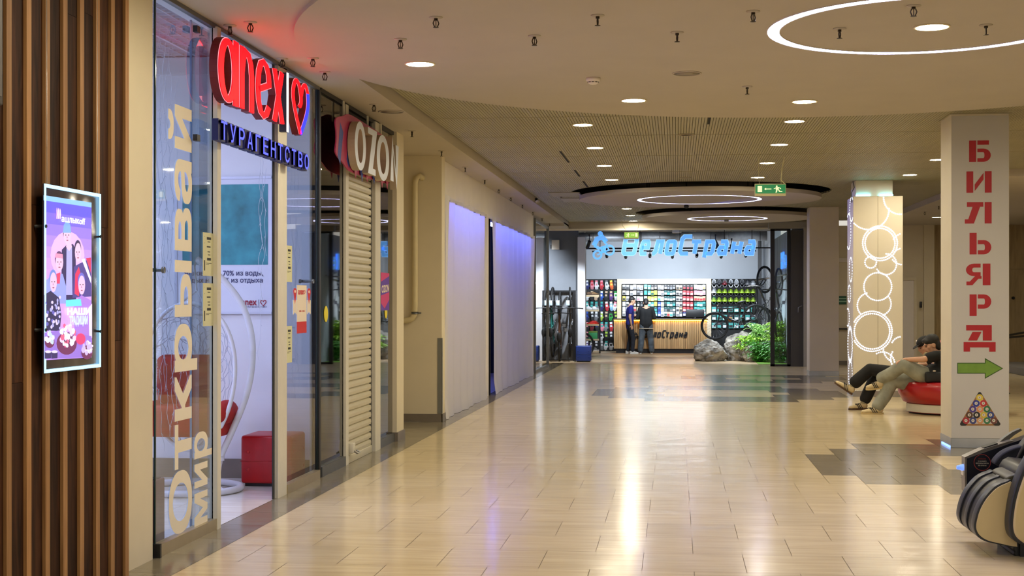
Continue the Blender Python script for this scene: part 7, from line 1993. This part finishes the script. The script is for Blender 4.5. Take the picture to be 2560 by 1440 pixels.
slab([(1480, -560), (1600, -900), (1900, -1000), (2050, -760), (1880, -560)], YM + .1, .38, 'head_cushion', M_CBLK, .05)
slab([(700, 1150), (1500, 1150), (1650, 1260), (1650, 1350), (740, 1350), (640, 1290), (640, 1230)], YM + .05, .46, 'base', M_CBLK, .02)
z0_ = MCP(700, 1350).z
MB().box(2.72, 3.5, YM + .08, YM + .48, 0, .06).box(MCP(690, 0).x, MCP(760, 0).x, YM + .02, YM + .08, 0, .2).build('feet', [M_CBLK], mc)
slab([(620, 520), (720, 520), (760, 600), (640, 620), (560, 560)], YM + .05, .4, 'seat_front_trim', mat('olive_trim', (84, 82, 66), .5, var=0), .01)
# arm sleeve with rolled dark fabric
slab([(x_ + 210, y_ + 20) for x_, y_ in [(440, 470), (520, 380), (640, 320), (760, 300), (800, 380), (740, 500), (600, 540), (470, 510)]], YM + .60, .12, 'arm_sleeve', mat('sleeve_fabric', (30, 32, 44), .8, var=.2, scale=20, bump=.3), .03)
# payment terminal behind the leg rest
pt = thing('payment_terminal', 'dark navy payment box with round red-ringed sticker behind the massage chair leg rest', 'terminal', (MCP(300, 300, 9.9).x, 9.9, 0))
YT = 9.82
TP = lambda x_, y_: MCP(x_, y_, YT)
def tslab(pts, Y0, d, name, mt):
    MB().prism([((q := TP(x_, y_)).x, q.z) for x_, y_ in pts], (0, Y0 + d, 0), (1, 0, 0), (0, 0, 1), d).build(name, [mt], pt)
M_NVB = mat('terminal_navy', (17, 20, 32), .35, var=.03)
tslab([(150, 345), (470, 235), (640, 175), (900, 80), (1000, 80), (1000, 900), (150, 900)], YT, .14, 'cabinet', M_NVB)
MB().box(TP(640, 0).x, TP(960, 0).x, YT + .02, YT + .12, 0, TP(0, 890).z).build('pedestal', [M_CBLK], pt)
q0, q1 = TP(132, 335), TP(150, 345)
MB().box(q0.x, q1.x, YT + .01, YT + .12, TP(130, 680).z, q0.z).build('front_plate', [mat('terminal_plate', (128, 122, 112), .4, .4, var=.2)], pt)
tslab([(132, 335), (150, 345), (640, 178), (600, 168), (300, 258)], YT + .01, .12, 'top_plate', mat('terminal_top', (120, 114, 104), .35, .5, var=.1))
tslab([(330, 240), (345, 265), (480, 225), (465, 195)], YT + .03, .09, 'card_reader', M_CBLK)
q = TP(110, 445); MB().tube([(q.x + .02, YT + .06, q.z), (q.x - .03, YT + .06, q.z)], [.026, .012], 12).build('lit_knob', [emis('knob_blue', (120, 160, 255), .35)], pt)
MB().box(TP(125, 0).x - .002, TP(148, 0).x, YT + .03, YT + .11, TP(0, 520).z, TP(0, 470).z).build('note_slot', [M_ALU], pt)
tslab([(510, 195), (560, 150), (640, 95), (720, 60), (740, 75), (660, 125), (600, 175), (560, 200)], YT + .1, .06, 'grey_rail', mat('olive_grey', (92, 90, 78), .5, var=0))
q = TP(640, 228); MB().tube([(q.x, YT, q.z), (q.x, YT - .008, q.z)], .012, 12).build('screw', [M_STEEL], pt)
q = TP(302, 385); R_ = 82 / 4 / 3550 * 9.6
stk = MB(); stk.ring((0, 0), R_ * .93, R_, 0, 40, 0, False)
stk.v = [(q.x + v[0], YT - .001, q.z + v[1]) for v in stk.v]
stk.f = [f[::-1] for f in stk.f]
stk.build('sticker_ring', [mat('ring_red', (150, 56, 50), .5, var=0)], pt)
for i, (tx, w, mt) in enumerate((('ВНИМАНИЕ', .85, mat('ring_red', ())), ('НЕ ЗАНИМАЙТЕ', 1.0, M_ALU), ('МАССАЖНЫЕ КРЕСЛА', 1.5, M_ALU), ('БЕЗ ОПЛАТЫ', .95, M_ALU))):
    text_mb(tx, None, (q.x, YT - .0015, q.z + R_ * (.38 - .27 * i)), (1, 0, 0), (0, 0, 1), width=R_ * w, height=R_ * .13, align='CENTER', bold=.01).build('lettering', [mt], pt)
# added blue spot without a fixture, tints the left face of the lit column
lamp('added_blue_spot', 'SPOT', (.2, 27.9, 3.33), 90, (.13, .18, 1.0), .03, target=(2.9, 24.4, 3.05), spot=26, blend=.5)
